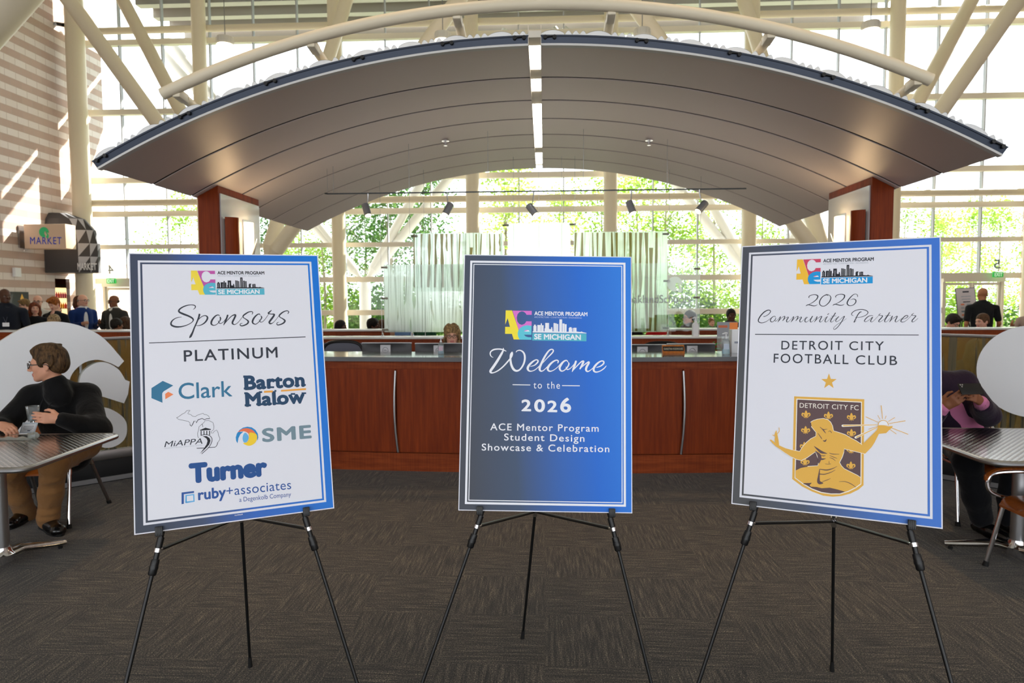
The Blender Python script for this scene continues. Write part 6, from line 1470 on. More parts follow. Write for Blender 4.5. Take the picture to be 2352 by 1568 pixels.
# ------------------------------------------------------------------ cafe tables and chairs
def stamped_metal():
    m = mat('stamped steel tabletop', (214, 214, 212), rough=0.16, metal=1.0); nt, b, new, lk = nodes_of(m)
    v = coords(nt, 'Object', (1, 1, 0), (0, 0, math.radians(45))); w = new('ShaderNodeTexVoronoi'); w.inputs['Scale'].default_value = 40; w.inputs['Randomness'].default_value = 0.0; lk(v, w.inputs['Vector'])
    h = ramp(nt, w.outputs['Distance'], [(0.30, (255, 255, 255)), (0.46, (0, 0, 0))]); bump(nt, b, h, 0.25, 0.003)
    lk(ramp(nt, w.outputs['Distance'], [(0.25, (246, 244, 240)), (0.5, (186, 184, 180))]), b.inputs['Base Color']); return m
M_STAMP = stamped_metal(); M_ORANGEWOOD = wood_mat('orange brown beech', (128, 62, 18), (176, 96, 34), rough=0.3, coat=0.3, scale=(6, 30, 6))
TZ = 0.705
def rounded_rect(hx, hy, r, n=8):
    p = []
    for cx, cy, a0 in ((hx - r, hy - r, 0), (-hx + r, hy - r, 90), (-hx + r, -hy + r, 180), (hx - r, -hy + r, 270)):
        for k in range(n + 1): a = math.radians(a0 + 90 * k / n); p.append((cx + r * math.cos(a), cy + r * math.sin(a)))
    return p
def cafe_table(label, x, y, rot, half, feet, corner=0.07):
    r = thing('cafe_table', label, 'table', (x, y, 0), rot)
    o = rounded_rect(half, half, corner)
    mb = MB(); mb.prism(rounded_rect(half - .012, half - .012, corner - .008), TZ - 0.022, TZ, axis='z'); mb.build('tabletop', M_STAMP, r, smooth=30)
    mb = MB(); mb.tube([(a, b, TZ - 0.014) for a, b in o], 0.0155, 10, closed=True, up=(0, 0, 1)); mb.build('rim', M_STEEL, r)
    MB().tube([(0, 0, 0.07), (0, 0, TZ - 0.02)], 0.038, 24).build('column', M_STEEL, r)
    MB().box(-.16, .16, -.16, .16, TZ - 0.036, TZ - 0.022).build('mounting_plate', M_BLACK, r)
    mb = MB(); mb.lathe([(.060, .035), (.062, .08), (.046, .10), (.042, .125)], 24); mb.build('hub', M_CHROME, r)
    for a in feet:
        c, s = math.cos(math.radians(a) - rot), math.sin(math.radians(a) - rot); L = 0.36
        mb = MB(); mb.tube([(c * t, s * t, z) for t, z in ((.03, .075), (.10, .085), (.20, .062), (.30, .042), (L, .032))], [.042, .040, .034, .028, .022], 12, flat=0.62, up=(0, 0, 1))
        g = mb.build('foot', M_CHROME, r); MB().lathe([(.012, 0), (.014, .014)], 10, M=Matrix.Translation((c * (L - .03), s * (L - .03), 0))).build('glide', M_RUBBER, g)
    return r
cafe_table('square stamped steel cafe table in front of the seated man in black', -3.20, 3.70, math.radians(5.5), 0.46, (69, 160, 250))
cafe_table('square stamped steel cafe table beside the person holding a phone', 2.82, 4.04, 0.0, 0.47, (150, 285, 30), 0.10)
def make_chair(label, x, y, rot):
    r = thing('cafe_chair', label, 'chair', (x, y, 0), rot)
    mb = MB(); f = lambda u, v: ((u - .5) * .41, -.20 + .42 * v, .43 - .05 * max(0, (.14 - v) / .14) ** 2 - .012 * math.sin(math.pi * u) * math.sin(math.pi * v))
    g = lambda u, v: tuple(Vector(f(u, v)) - Vector((0, 0, .012)))
    mb.grid(f, 14, 14); mb.grid(lambda u, v: g(1 - u, v), 14, 14)
    for k in range(14):
        for a, b in (((k / 14, 0), ((k + 1) / 14, 0)), (((k + 1) / 14, 1), (k / 14, 1)), ((0, (k + 1) / 14), (0, k / 14)), ((1, k / 14), (1, (k + 1) / 14))): mb.add([f(*b), f(*a), g(*a), g(*b)], [(0, 1, 2, 3)])
    mb.build('seat', M_ORANGEWOOD, r, smooth=50)
    mb = MB(); f = lambda u, v: ((u - .5) * .43, .225 + .07 * v - .05 * (2 * u - 1) ** 2 + .03, .50 + .32 * v - .03 * v * (2 * u - 1) ** 2)
    g = lambda u, v: tuple(Vector(f(u, v)) + Vector((0, .012, 0)))
    mb.grid(f, 14, 8); mb.grid(lambda u, v: g(1 - u, v), 14, 8)
    for k in range(14): mb.add([f(k / 14, 1), f((k + 1) / 14, 1), g((k + 1) / 14, 1), g(k / 14, 1)], [(0, 1, 2, 3)]); mb.add([g(k / 14, 0), g((k + 1) / 14, 0), f((k + 1) / 14, 0), f(k / 14, 0)], [(0, 1, 2, 3)])
    for k in range(8): mb.add([g(0, k / 8), f(0, k / 8), f(0, (k + 1) / 8), g(0, (k + 1) / 8)], [(0, 1, 2, 3)]); mb.add([f(1, k / 8), g(1, k / 8), g(1, (k + 1) / 8), f(1, (k + 1) / 8)], [(0, 1, 2, 3)])
    mb.build('backrest', M_ORANGEWOOD, r, smooth=50)
    for s in (-1, 1):
        mb = MB(); mb.tube(smooth_pts([(s * .205, .27, .76), (s * .215, .24, .62), (s * .232, .12, .565), (s * .238, -.10, .562), (s * .238, -.215, .548), (s * .236, -.25, .505), (s * .233, -.225, .44), (s * .226, -.10, .408), (s * .216, .16, .408)], 5), .011, 10); mb.build('side_tube', M_CHROME, r)
        mb = MB(); mb.tube(smooth_pts([(s * .232, .13, .582), (s * .240, -.05, .580), (s * .240, -.19, .574), (s * .238, -.245, .545), (s * .236, -.262, .51)], 5), [.010] + [.019] * 17 + [.016, .014, .010], 10, flat=.5, up=(0, 0, 1)); mb.build('armrest', M_ORANGEWOOD, r)
        for nm, a, b in (('front', (s * .226, -.15, .415), (s * .248, -.235, .0)), ('rear', (s * .214, .15, .415), (s * .250, .36, .0))):
            A, Bp = Vector(a), Vector(b); mb = MB(); mb.tube([A, Bp + (A - Bp) * .03], .0125, 12); leg = mb.build('leg', M_STEEL if nm == 'rear' else M_CHROME, r)
            MB().tube([Bp + (A - Bp) * .07, Bp], [.0145, .017], 12).build('rubber_foot', M_RUBBER, leg); MB().tube([A + (Bp - A) * .05, A + (Bp - A) * .13], .016, 12).build('collar', M_CHROME, leg)
    mb = MB(); mb.tube([(-.226, -.13, .408), (.226, -.13, .408)], .009, 8); mb.build('cross_tube', M_CHROME, r)
    return r
make_chair('orange brown wood and chrome chair under the seated man in black', -3.58, 4.56, 0.18)
make_chair('orange brown wood and chrome chair under the person with a phone', 3.10, 4.86, -0.05)
make_chair('empty orange brown wood and chrome chair pushed under the right table', 2.81, 3.69, math.radians(-90))
# clear plastic wrapper with cutlery on the left table
c = at(20, 1006, Z=TZ + .01); r = thing('wrapped_cutlery', 'clear plastic wrapped cutlery lying on the left steel table', 'cutlery packet', (c.x, c.y, TZ))
M_FILM = glass_mat('clear film', tint=(240, 244, 246), haze=0.35)
rnd = random.Random(5); mb = MB()
mb.grid(lambda u, v: (-.16 + .32 * u, -.035 + .07 * v, .004 + .012 * math.sin(math.pi * v) + .006 * math.sin(23 * u + 5 * v) * math.sin(math.pi * v)), 24, 8); mb.build('wrapper', M_FILM, r)
mb = MB(); mb.ball((.155, .01, .022), (.03, .032, .022), 10); mb.v = [(a + rnd.uniform(-.006, .006), b + rnd.uniform(-.006, .006), max(.001, z + rnd.uniform(-.006, .006))) for a, b, z in mb.v]; mb.build('crumpled_end', M_FILM, r, smooth=20)
MB().box(-.14, .10, -.012, -.002, .004, .007, bev=.001).build('knife', M_WHITE, r); MB().box(-.14, .08, .006, .016, .004, .007, bev=.001).build('fork', M_WHITE, r)

# ------------------------------------------------------------------ things on and behind the desk
M_MON = mat('monitor back', (34, 36, 40), rough=0.45); M_MONS = mat('monitor stand silver', (140, 142, 146), rough=0.4, metal=.3)
def make_monitor(label, px0, px1, py, Y=6.95, brand=True):
    a, b = at(px0, py, Y=Y), at(px1, py, Y=Y); w = b.x - a.x; r = thing('monitor', label, 'monitor', ((a.x + b.x) / 2, Y, 0.745), group='monitors on the reception desk'); zt = (a.z + b.z) / 2 - 0.745
    mb = MB(); mb.box(-w / 2, w / 2, 0, .018, zt - .30, zt, bev=.004); mb.build('bezel', M_MON, r); MB().box(-w / 2, w / 2, -.001, .019, zt - .008, zt + .002).build('top_edge', mat('silver bezel', (190, 192, 194), rough=.35), r, smooth=0)
    mb = MB(); mb.grid(lambda u, v: ((u - .5) * w * .985, -.004 - .035 * (math.sin(math.pi * u) * math.sin(math.pi * v)) ** .6, zt - .298 + .294 * v), 16, 10); mb.build('back_shell', M_MON, r)
    MB().box(-w / 2 + .008, w / 2 - .008, .0185, .0195, zt - .29, zt - .008).build('screen', mat('screen glass', (12, 14, 18), rough=.15), r)
    MB().box(-.054, .054, -.060, -.034, .01, zt - .018, bev=.004).build('stand', M_MONS, r)
    MB().box(-.11, .11, -.12, .06, 0, .012, bev=.004).build('base', M_MONS, r)
    mb = MB(); mb.tube([(.030 * math.cos(t), -.0612, zt - .075 + .030 * math.sin(t)) for t in [2 * math.pi * k / 28 for k in range(28)]], .0022, 6, closed=True)
    text_into(mb, 'DELL', (-.020, zt - .082), (.020, zt - .082), .015, bold=.02, yref=-.0610); mb.build('round_mark', mat('mark grey', (60, 62, 66), rough=.5), r, smooth=0)
    return r
make_monitor('black monitor seen from behind, beside the office chair', 831, 945, 787)
make_monitor('black monitor seen from behind, in front of the receptionist', 953, 1066, 788)
make_monitor('black monitor seen from behind, nearest the welcome board', 1418, 1530, 791)
make_monitor('black monitor seen from behind, beside the name plate', 1532, 1643, 789)
t = thing('work_table', 'lower grey work table behind the reception counter', 'desk', (0, 6.9, 0)); MB().box(-2.7, 2.7, 6.62, 7.25, .715, .745, bev=.004).build('top', M_STONE, t, world=True)
for x in (-2.6, 0, 2.6): MB().box(x - .02, x + .02, 6.66, 7.2, 0, .715).build('leg', M_STEEL, t, smooth=0, world=True)
def office_chair(label, px, py, Y, w=.46, turn=0.0):
    c = at(px, py, Y=Y); r = thing('office_chair', label, 'office chair', (c.x, Y, 0), turn); zt = c.z
    mb = MB(); pts = smooth_pts([(-w / 2, 0, zt - .46), (-w / 2 - .01, .0, zt - .16), (-w / 2 + .05, .01, zt - .03), (0, .02, zt - .0), (w / 2 - .05, .01, zt - .03), (w / 2 + .01, 0, zt - .16), (w / 2, 0, zt - .46)], 6); mb.tube(pts, .018, 10); mb.build('back_frame', M_BLACK, r)
    mb = MB(); mb.grid(lambda u, v: ((u - .5) * w * .98, .015 - .03 * math.sin(math.pi * u), zt - .46 + .44 * v), 12, 10); mb.build('mesh_back', mat('grey chair mesh', (96, 98, 110), rough=.7), r)
    MB().box(-.24, .24, -.47, -.02, .42, .50, bev=.03).build('seat', M_BLACK, r)
    mb = MB(); mb.tube([(0, -.24, .1), (0, -.24, .42)], .028, 12); mb.build('gas_lift', M_STEEL, r); MB().box(-.03, .03, -.05, .05, .45, zt - .3).build('back_post', M_BLACK, r)
    for k in range(5):
        a = 2 * math.pi * k / 5; f = MB().tube([(0, -.24, .1), (.28 * math.cos(a), -.24 + .28 * math.sin(a), .065)], [.024, .016], 8).build('foot', M_BLACK, r)
        MB().ball((.28 * math.cos(a), -.24 + .28 * math.sin(a), .03), .03, 10).build('caster', M_RUBBER, f)
    return r
office_chair('black framed mesh office chair behind the desk beside the sponsors board', 788, 783, 7.6, turn=math.pi)
office_chair('black office chair behind the desk beside the name plate', 1520, 786, 7.6, turn=math.pi)
def pump_bottle(label, px, ybase, Y, h, z, body, cap, tint=None):
    c = at(px, ybase, Y=Y); r = thing('pump_bottle', label, 'bottle', (c.x, Y, z)); k = h / .2; w = .033 * k
    mb = MB(); o = rounded_rect(w, w * .62, w * .4, 5)
    rings = [(1, 0), (1.0, .11 * k), (.92, .125 * k), (.5, .138 * k), (.36, .142 * k)]
    n = len(o); vs = [(x * s, y * s, zz) for s, zz in rings for x, y in o]; fs = [(i * n + j, i * n + (j + 1) % n, (i + 1) * n + (j + 1) % n, (i + 1) * n + j) for i in range(len(rings) - 1) for j in range(n)]
    mb.add(vs, fs + [tuple(range(n - 1, -1, -1)), tuple((len(rings) - 1) * n + j for j in range(n))]); mb.build('bottle', body, r)
    mb = MB(); mb.tube([(0, 0, .142 * k), (0, 0, .158 * k)], .013 * k, 14); mb.tube([(0, 0, .158 * k), (0, 0, .186 * k)], .006 * k, 10); mb.tube([(.012 * k, 0, .190 * k), (-.010 * k, 0, .192 * k), (-.034 * k, 0, .185 * k)], [.009 * k, .009 * k, .005 * k], 10); mb.build('pump', cap, r)
    MB().box(-w * .75, w * .75, -w * .63, -w * .622, .045 * k, .095 * k).build('label', tint or M_WHITE, r, smooth=0)
    if tint is not None: MB().box(-w * .94, w * .94, -w * .56, w * .56, .004, .055 * k, bev=.003).build('gel', mat('clear gel', (190, 220, 236), rough=.1, trans=.7), r)
    return r
M_PET = glass_mat('clear bottle plastic', tint=(236, 242, 246), haze=0.18)
pump_bottle('clear hand gel pump bottle on the worktop in front of the receptionist', 1013, 812, 6.28, .165, HC, M_PET, M_WHITE, mat('pink label', (200, 176, 190), rough=.5))
pump_bottle('clear blue hand gel pump bottle on the worktop beside the right board', 1667, 812, 6.30, .205, HC, M_PET, M_WHITE, mat('pale blue label', (196, 208, 226), rough=.5))
pump_bottle('white lotion pump bottle on the back counter under the clear screen', 1597, 762, 8.84, .25, 1.10, M_WHITE, M_WHITE)
# name plate
c = at(1547, 811, Z=HC); r = thing('name_plate', 'small wooden desk name plate with white capitals on black', 'name plate', (c.x, c.y + .02, HC), 0.03)
mb = MB(); w = .105; mb.add([(-w, -.03, 0), (w, -.03, 0), (w, .03, 0), (-w, .03, 0), (-w, .005, .078), (w, .005, .078), (w, .018, .078), (-w, .018, .078)], [(0, 3, 2, 1), (0, 1, 5, 4), (1, 2, 6, 5), (2, 3, 7, 6), (3, 0, 4, 7), (4, 5, 6, 7)])
mb.build('wedge', wood_mat('amber wood', (150, 78, 18), (206, 122, 40), rough=.3), r, smooth=0)
sl = lambda x, t, e=.001: (x, -.03 + .035 * t - e, .078 * t + e * .4)
MB().add([sl(-w + .006, .26), sl(w - .006, .26), sl(w - .006, .82), sl(-w + .006, .82)], [(0, 1, 2, 3)]).build('black_inlay', M_BLACK, r, smooth=0)
mb = MB(); text_into(mb, 'CHRISTINA RODRIGUEZ', (-w + .014, .42), (w - .014, .42), .22, bold=.02, up=(0, 1)); mb.v = [sl(x, z, .002) for x, y, z in mb.v]; mb.build('lettering', mat('cream lettering', (244, 236, 214), rough=.5), r, smooth=0)
# leaflet stand, white box, little plant
c = at(1668, 802, Y=7.0); r = thing('leaflet_stand', 'clear acrylic stand holding a grey and orange leaflet beside the right board', 'leaflet stand', (c.x, 6.98, .745))
z0 = at(1668, 800, Y=6.98).z - .745; z1 = at(1668, 739, Y=6.98).z - .745
x0, x1 = at(1647, 760, Y=6.98).x - c.x, at(1694, 760, Y=6.98).x - c.x
MB().box(x0, x1, -.002, .002, 0.0, z1).box(x0, x1, -.002, .10, 0, .004).build('acrylic', M_PET, r, smooth=0)
zm = at(1668, 772, Y=6.98).z - .745; q = lambda u: x0 + (x1 - x0) * u
MB().box(x0, x1, -.0035, -.0025, zm, z1).build('leaflet', mat('leaflet grey', (120, 124, 130), rough=.5), r, smooth=0)
MB().box(q(.60), x1, -.0045, -.0036, zm, z1 - .006).build('leaflet_photo', mat('leaflet orange', (206, 116, 44), rough=.5), r, smooth=0)
mb = MB(); mb.box(q(.06), q(.5), -.0045, -.0036, z1 - .06, z1 - .035); mb.build('leaflet_title', mat('leaflet rust', (170, 86, 48), rough=.5), r, smooth=0)
c = at(1692, 811, Z=HC); r = thing('paper_box', 'upright white paper box on the worktop half behind the right board', 'box', (c.x + .03, c.y + .06, HC)); hz = at(1690, 757, Y=c.y).z - HC
MB().box(-.075, .10, -.05, .05, 0, hz, bev=.002).build('carton', M_WHITE, r); MB().box(-.05, .02, -.052, -.0505, hz * .42, hz * .50).build('print', mat('grey print', (150, 154, 170), rough=.6), r, smooth=0)
c = at(1640, 800, Y=7.05); r = thing('potted_plant', 'small bright green plant behind the right monitor', 'plant', (c.x, 7.05, .745)); MB().lathe([(.035, 0), (.05, .16), (.052, .17), (.044, .165)], 16).build('pot', M_WHITE, r)
mb = MB(); rnd = random.Random(3)
for k in range(16):
    a = rnd.uniform(0, 6.28); l = rnd.uniform(.05, .10); z = .17 + rnd.uniform(.04, .20); b = Vector((.01 * math.cos(a), .01 * math.sin(a), z)); t = b + Vector((math.cos(a) * l, math.sin(a) * l * .5, rnd.uniform(-.03, .05))); m = (b + t) / 2 + Vector((0, 0, .015)); s = Vector((-math.sin(a), math.cos(a), 0)) * l * .32
    mb.add([b, m + s, t, m - s], [(0, 1, 2, 3)])
mb.build('leaves', mat('vivid leaf', (60, 168, 62), rough=.4), r, smooth=0); MB().tube([(0, 0, .15), (0, 0, .36)], .004, 6).build('stem', mat('stem green', (70, 120, 50)), r)

# ------------------------------------------------------------------ shop sign, awning and wall bits at the left
c0, c1 = at(51, 515, Y=18.6), at(155, 570, Y=18.6)
r = thing('market_sign', 'cream projecting shop sign box with green emblem and blue MARKET lettering', 'shop sign', ((c0.x + c1.x) / 2, 18.6, (c0.z + c1.z) / 2)); hw, hh = (c1.x - c0.x) / 2 - .04, (c0.z - c1.z) / 2
MB().box(-hw, hw, 0, .42, -hh, hh, bev=.01).build('sign_box', mat('cream sign face', (214, 186, 160), rough=.5), r)
mb = MB(); text_into(mb, 'MARKET', (-hw * .72, -hh * .62), (hw * .80, -hh * .66), .20, bold=.008, spacing=1.15, yref=-.004); mb.build('lettering', mat('royal blue sign ink', (36, 62, 190), rough=.4), r, smooth=0)
mb = MB()
for o in logo_outline(-.02, hh * .34, .145): mb.prism(o, -.005, -.003)
mb.build('emblem', mat('green sign ink', (44, 190, 120), rough=.4), r, smooth=0)
mb = MB()
for z in (-.12, .14): mb.tube([(-hw, .2, z), (XL + .03 - (c0.x + c1.x) / 2, .2, z)], .035, 10)
mb.box(XL - (c0.x + c1.x) / 2, XL + .05 - (c0.x + c1.x) / 2, 0.0, .4, -.32, .32); mb.build('bracket', M_STEEL, r, smooth=0)
# faceted awning over the shop door
r = thing('awning', 'dark faceted shop awning with grey triangles and white lettering over the doorway', 'awning', (XL, 19.94, 0))
za, zb_, zc = at(150, 627, Y=19.9).z, at(190, 560, Y=19.9).z, at(150, 487, Y=19.9).z
shades = [mat('awning charcoal', (62, 60, 62), rough=.6), mat('awning grey', (120, 122, 130), rough=.6), mat('awning pale', (176, 178, 186), rough=.6)]
mb = MB(); n = 9; rings = [(1.0, za), (1.0, za + (zb_ - za) * .55), (1.0, zb_), (.92, zb_ + (zc - zb_) * .42), (.70, zb_ + (zc - zb_) * .78), (.34, zb_ + (zc - zb_) * .97)]
P = lambda k, s, z: (.02 + 1.48 * s * math.sin(math.pi * k / n) ** .9, -.37 * s * math.cos(math.pi * k / n), z)
for i in range(len(rings) - 1):
    for k in range(n):
        a, b, c_, d = P(k, *rings[i]), P(k + 1, *rings[i]), P(k + 1, *rings[i + 1]), P(k, *rings[i + 1]); f = lambda q: 0 if k < 3 and q < 2 else q
        h = (k * 7 + i * 5) % 5; mb.add([a, b, c_], [(0, 1, 2)], f(0 if h < 2 else 1)); mb.add([a, c_, d], [(0, 1, 2)], f(2 if h in (1, 4) else (1 if h == 2 else 0)))
tp = (0.0, 0.0, zc + .0)
for k in range(n): mb.add([P(k, *rings[-1]), P(k + 1, *rings[-1]), (.05, 0, zc)], [(0, 1, 2)], 0 if k < 4 else 1)
mb.build('shell', shades, r, smooth=0)
mb = MB(); mb.add([P(k, 1.0, za) for k in range(n + 1)], [tuple(range(n, -1, -1))]); mb.build('underside', M_DARK, r, smooth=0)
mb = MB(); text_into(mb, 'MARKET', (1.0, za + .09), (1.47, za + .09), .20, bold=.03, yref=0.0); mb.v = [(x, -.37 * math.cos(math.asin(min(1, (x / 1.5)) ** (1 / .9))) - .035, z) for x, y, z in mb.v]; mb.build('lettering', M_WHITE, r, smooth=0)
# drinks coolers glimpsed in the doorway
rnd = random.Random(8); r = thing('drinks_cooler', 'lit drinks cooler inside the shop doorway', 'cooler', (XL - 1.9, 22.3, 0)); MB().box(-.5, .5, -.75, .75, 0, 2.25).build('cabinet', M_DARK, r, smooth=0)
COLS = [(220, 60, 50), (240, 190, 40), (90, 170, 60), (200, 70, 140), (240, 120, 40)]
MB().box(.5, .505, -.68, .68, .3, 2.12).build('lit_back', mat('cooler light', (255, 236, 200), emit=(255, 220, 160), estr=1.5), r, smooth=0)
for k in range(20):
    cx = COLS[rnd.randrange(5)]; o = MB().lathe([(.028, 0), (.03, .12), (.012, .17), (.012, .2)], 8).build('drink_bottle', mat('drink %d' % COLS.index(cx), cx, rough=.3), smooth=40); o.location = (XL - 1.34, 21.70 + (k % 10) * .1, 1.42 + .36 * (k // 10)); tag(o, 'coloured drink bottle in the lit cooler inside the shop doorway', 'bottle', 'drinks in the shop cooler')
for z in (1.42, 1.78): MB().box(.505, .62, -.68, .68, z - .015 - 0, z).build('shelf', M_STEEL, r, smooth=0)
# small wall bits
c = at(38, 625, X=XL + .04); r = MB().box(0, .10, -.11, .11, -.13, .13, bev=.01).build('wall_speaker', M_WHITE); r.location = (XL, c.y, c.z); tag(r, 'small white box fixed to the block wall below the shop sign', 'wall box')
c = at(133, 55, X=XL + .1); r = thing('security_camera', 'small dark security camera high on the block wall', 'camera', (XL, c.y, c.z)); MB().box(0, .10, -.06, .06, -.05, .05, bev=.01).build('mount', M_MULL_D, r); MB().tube([(.10, 0, 0), (.32, -.06, -.06)], .06, 12).build('housing', M_BLACK, r)
c = at(24, 690, Y=14.2); r = thing('wall_poster', 'black poster with a gold lily emblem on the block wall', 'poster', (XL + .01, at(33, 690, X=XL).y, at(33, 690, X=XL).z)); MB().box(0, .02, -.5, .5, -.25, .25).build('sheet', M_BLACK, r, smooth=0)
mb = MB(); F = lambda y, z: (.022, y, z)
mb.add([F(.25, .2), F(.32, .05), F(.25, -.08), F(.18, .05)], [(0, 1, 2, 3)]); mb.add([F(.25, -.18), F(.36, -.02), F(.25, -.06)], [(0, 1, 2)]); mb.add([F(.25, -.18), F(.14, -.02), F(.25, -.06)], [(0, 1, 2)]); mb.build('emblem', I_GOLD, r, smooth=0)

# ------------------------------------------------------------------ right end: small sign on easel, belt posts
c = at(2220, 698, Y=14.6); r = thing('easel_sign', 'small white printed sign on a dark easel by the right exit door', 'sign', (c.x, 14.6, c.z), M=Matrix.Translation(c) @ Matrix.Rotation(math.radians(-8), 4, 'X') @ Matrix.Rotation(math.radians(-2.5), 4, 'Y'))
h0 = (at(2220, 660, Y=14.6).z - at(2220, 735, Y=14.6).z) / 2; w0 = .205
MB().box(-w0, w0, 0, .01, -h0, h0).build('foam_board', mat('sign edge grey', (80, 84, 94), rough=.5), r, smooth=0)
MB().box(-w0 + .012, w0 - .012, -.002, -.0005, -h0 + .012, h0 - .012).build('print_sheet', mat('sign sheet', (226, 218, 220), rough=.5), r, smooth=0)
mb = MB(); G = lambda x0, x1, z0, z1, k: mb.add([(x0, -.0032, z0), (x1, -.0032, z0), (x1, -.0032, z1), (x0, -.0032, z1)], [(0, 1, 2, 3)], k)
G(-.06, .07, h0 - .10, h0 - .07, 0); G(-.10, .10, h0 - .19, h0 - .175, 1); G(-.09, .09, h0 - .25, h0 - .235, 1); G(-.07, .08, h0 - .31, h0 - .29, 0)
for k in range(5):
    G(-.12, -.05, -.02 - k * .075, .01 - k * .075, (2, 1, 3, 2, 3)[k]); G(.0, .10, -.02 - k * .075, .005 - k * .075, (1, 3, 1, 3, 1)[k])
mb.build('print', [I_DARK, I_GREY, I_ORANGE, I_SLATE], r, smooth=0)
re_ = thing('easel', 'dark easel under the small white sign by the right door', 'easel', (c.x, 14.6, 0)); b = c - Vector((0, 0, h0))
for x, y in ((-.22, -.20), (.22, -.20), (.03, .40)): MB().tube([(c.x, 14.72, c.z + .1), (c.x + x, 14.6 + y, 0)], .013, 8).build('leg', M_EASEL, re_, world=True)
MB().box(c.x - .17, c.x + .17, 14.44, 14.52, b.z - .03, b.z - .005).build('ledge', M_EASEL, re_, smooth=0, world=True)
def belt_post(label, px):
    c = at(px, 728, Y=12.6); r = thing('belt_post', label, 'belt post', (c.x, 12.6, 0)); MB().lathe([(.17, 0), (.17, .02), (.05, .035)], 24).build('base', M_BLACK, r); MB().tube([(0, 0, .03), (0, 0, .93)], .03, 16).build('post', M_BLACK, r)
    MB().tube([(0, 0, .93), (0, 0, 1.0)], .038, 16).build('head', M_BLACK, r); return c
a = belt_post('black belt barrier post below the small white sign', 2221); b = belt_post('black belt barrier post at the right edge', 2338)
o = MB().box(a.x, b.x, 12.598, 12.602, .90, .95).build('barrier_belt', mat('black webbing', (24, 24, 26), rough=.8), smooth=0); tag(o, 'black webbing belt between the two barrier posts', 'belt')
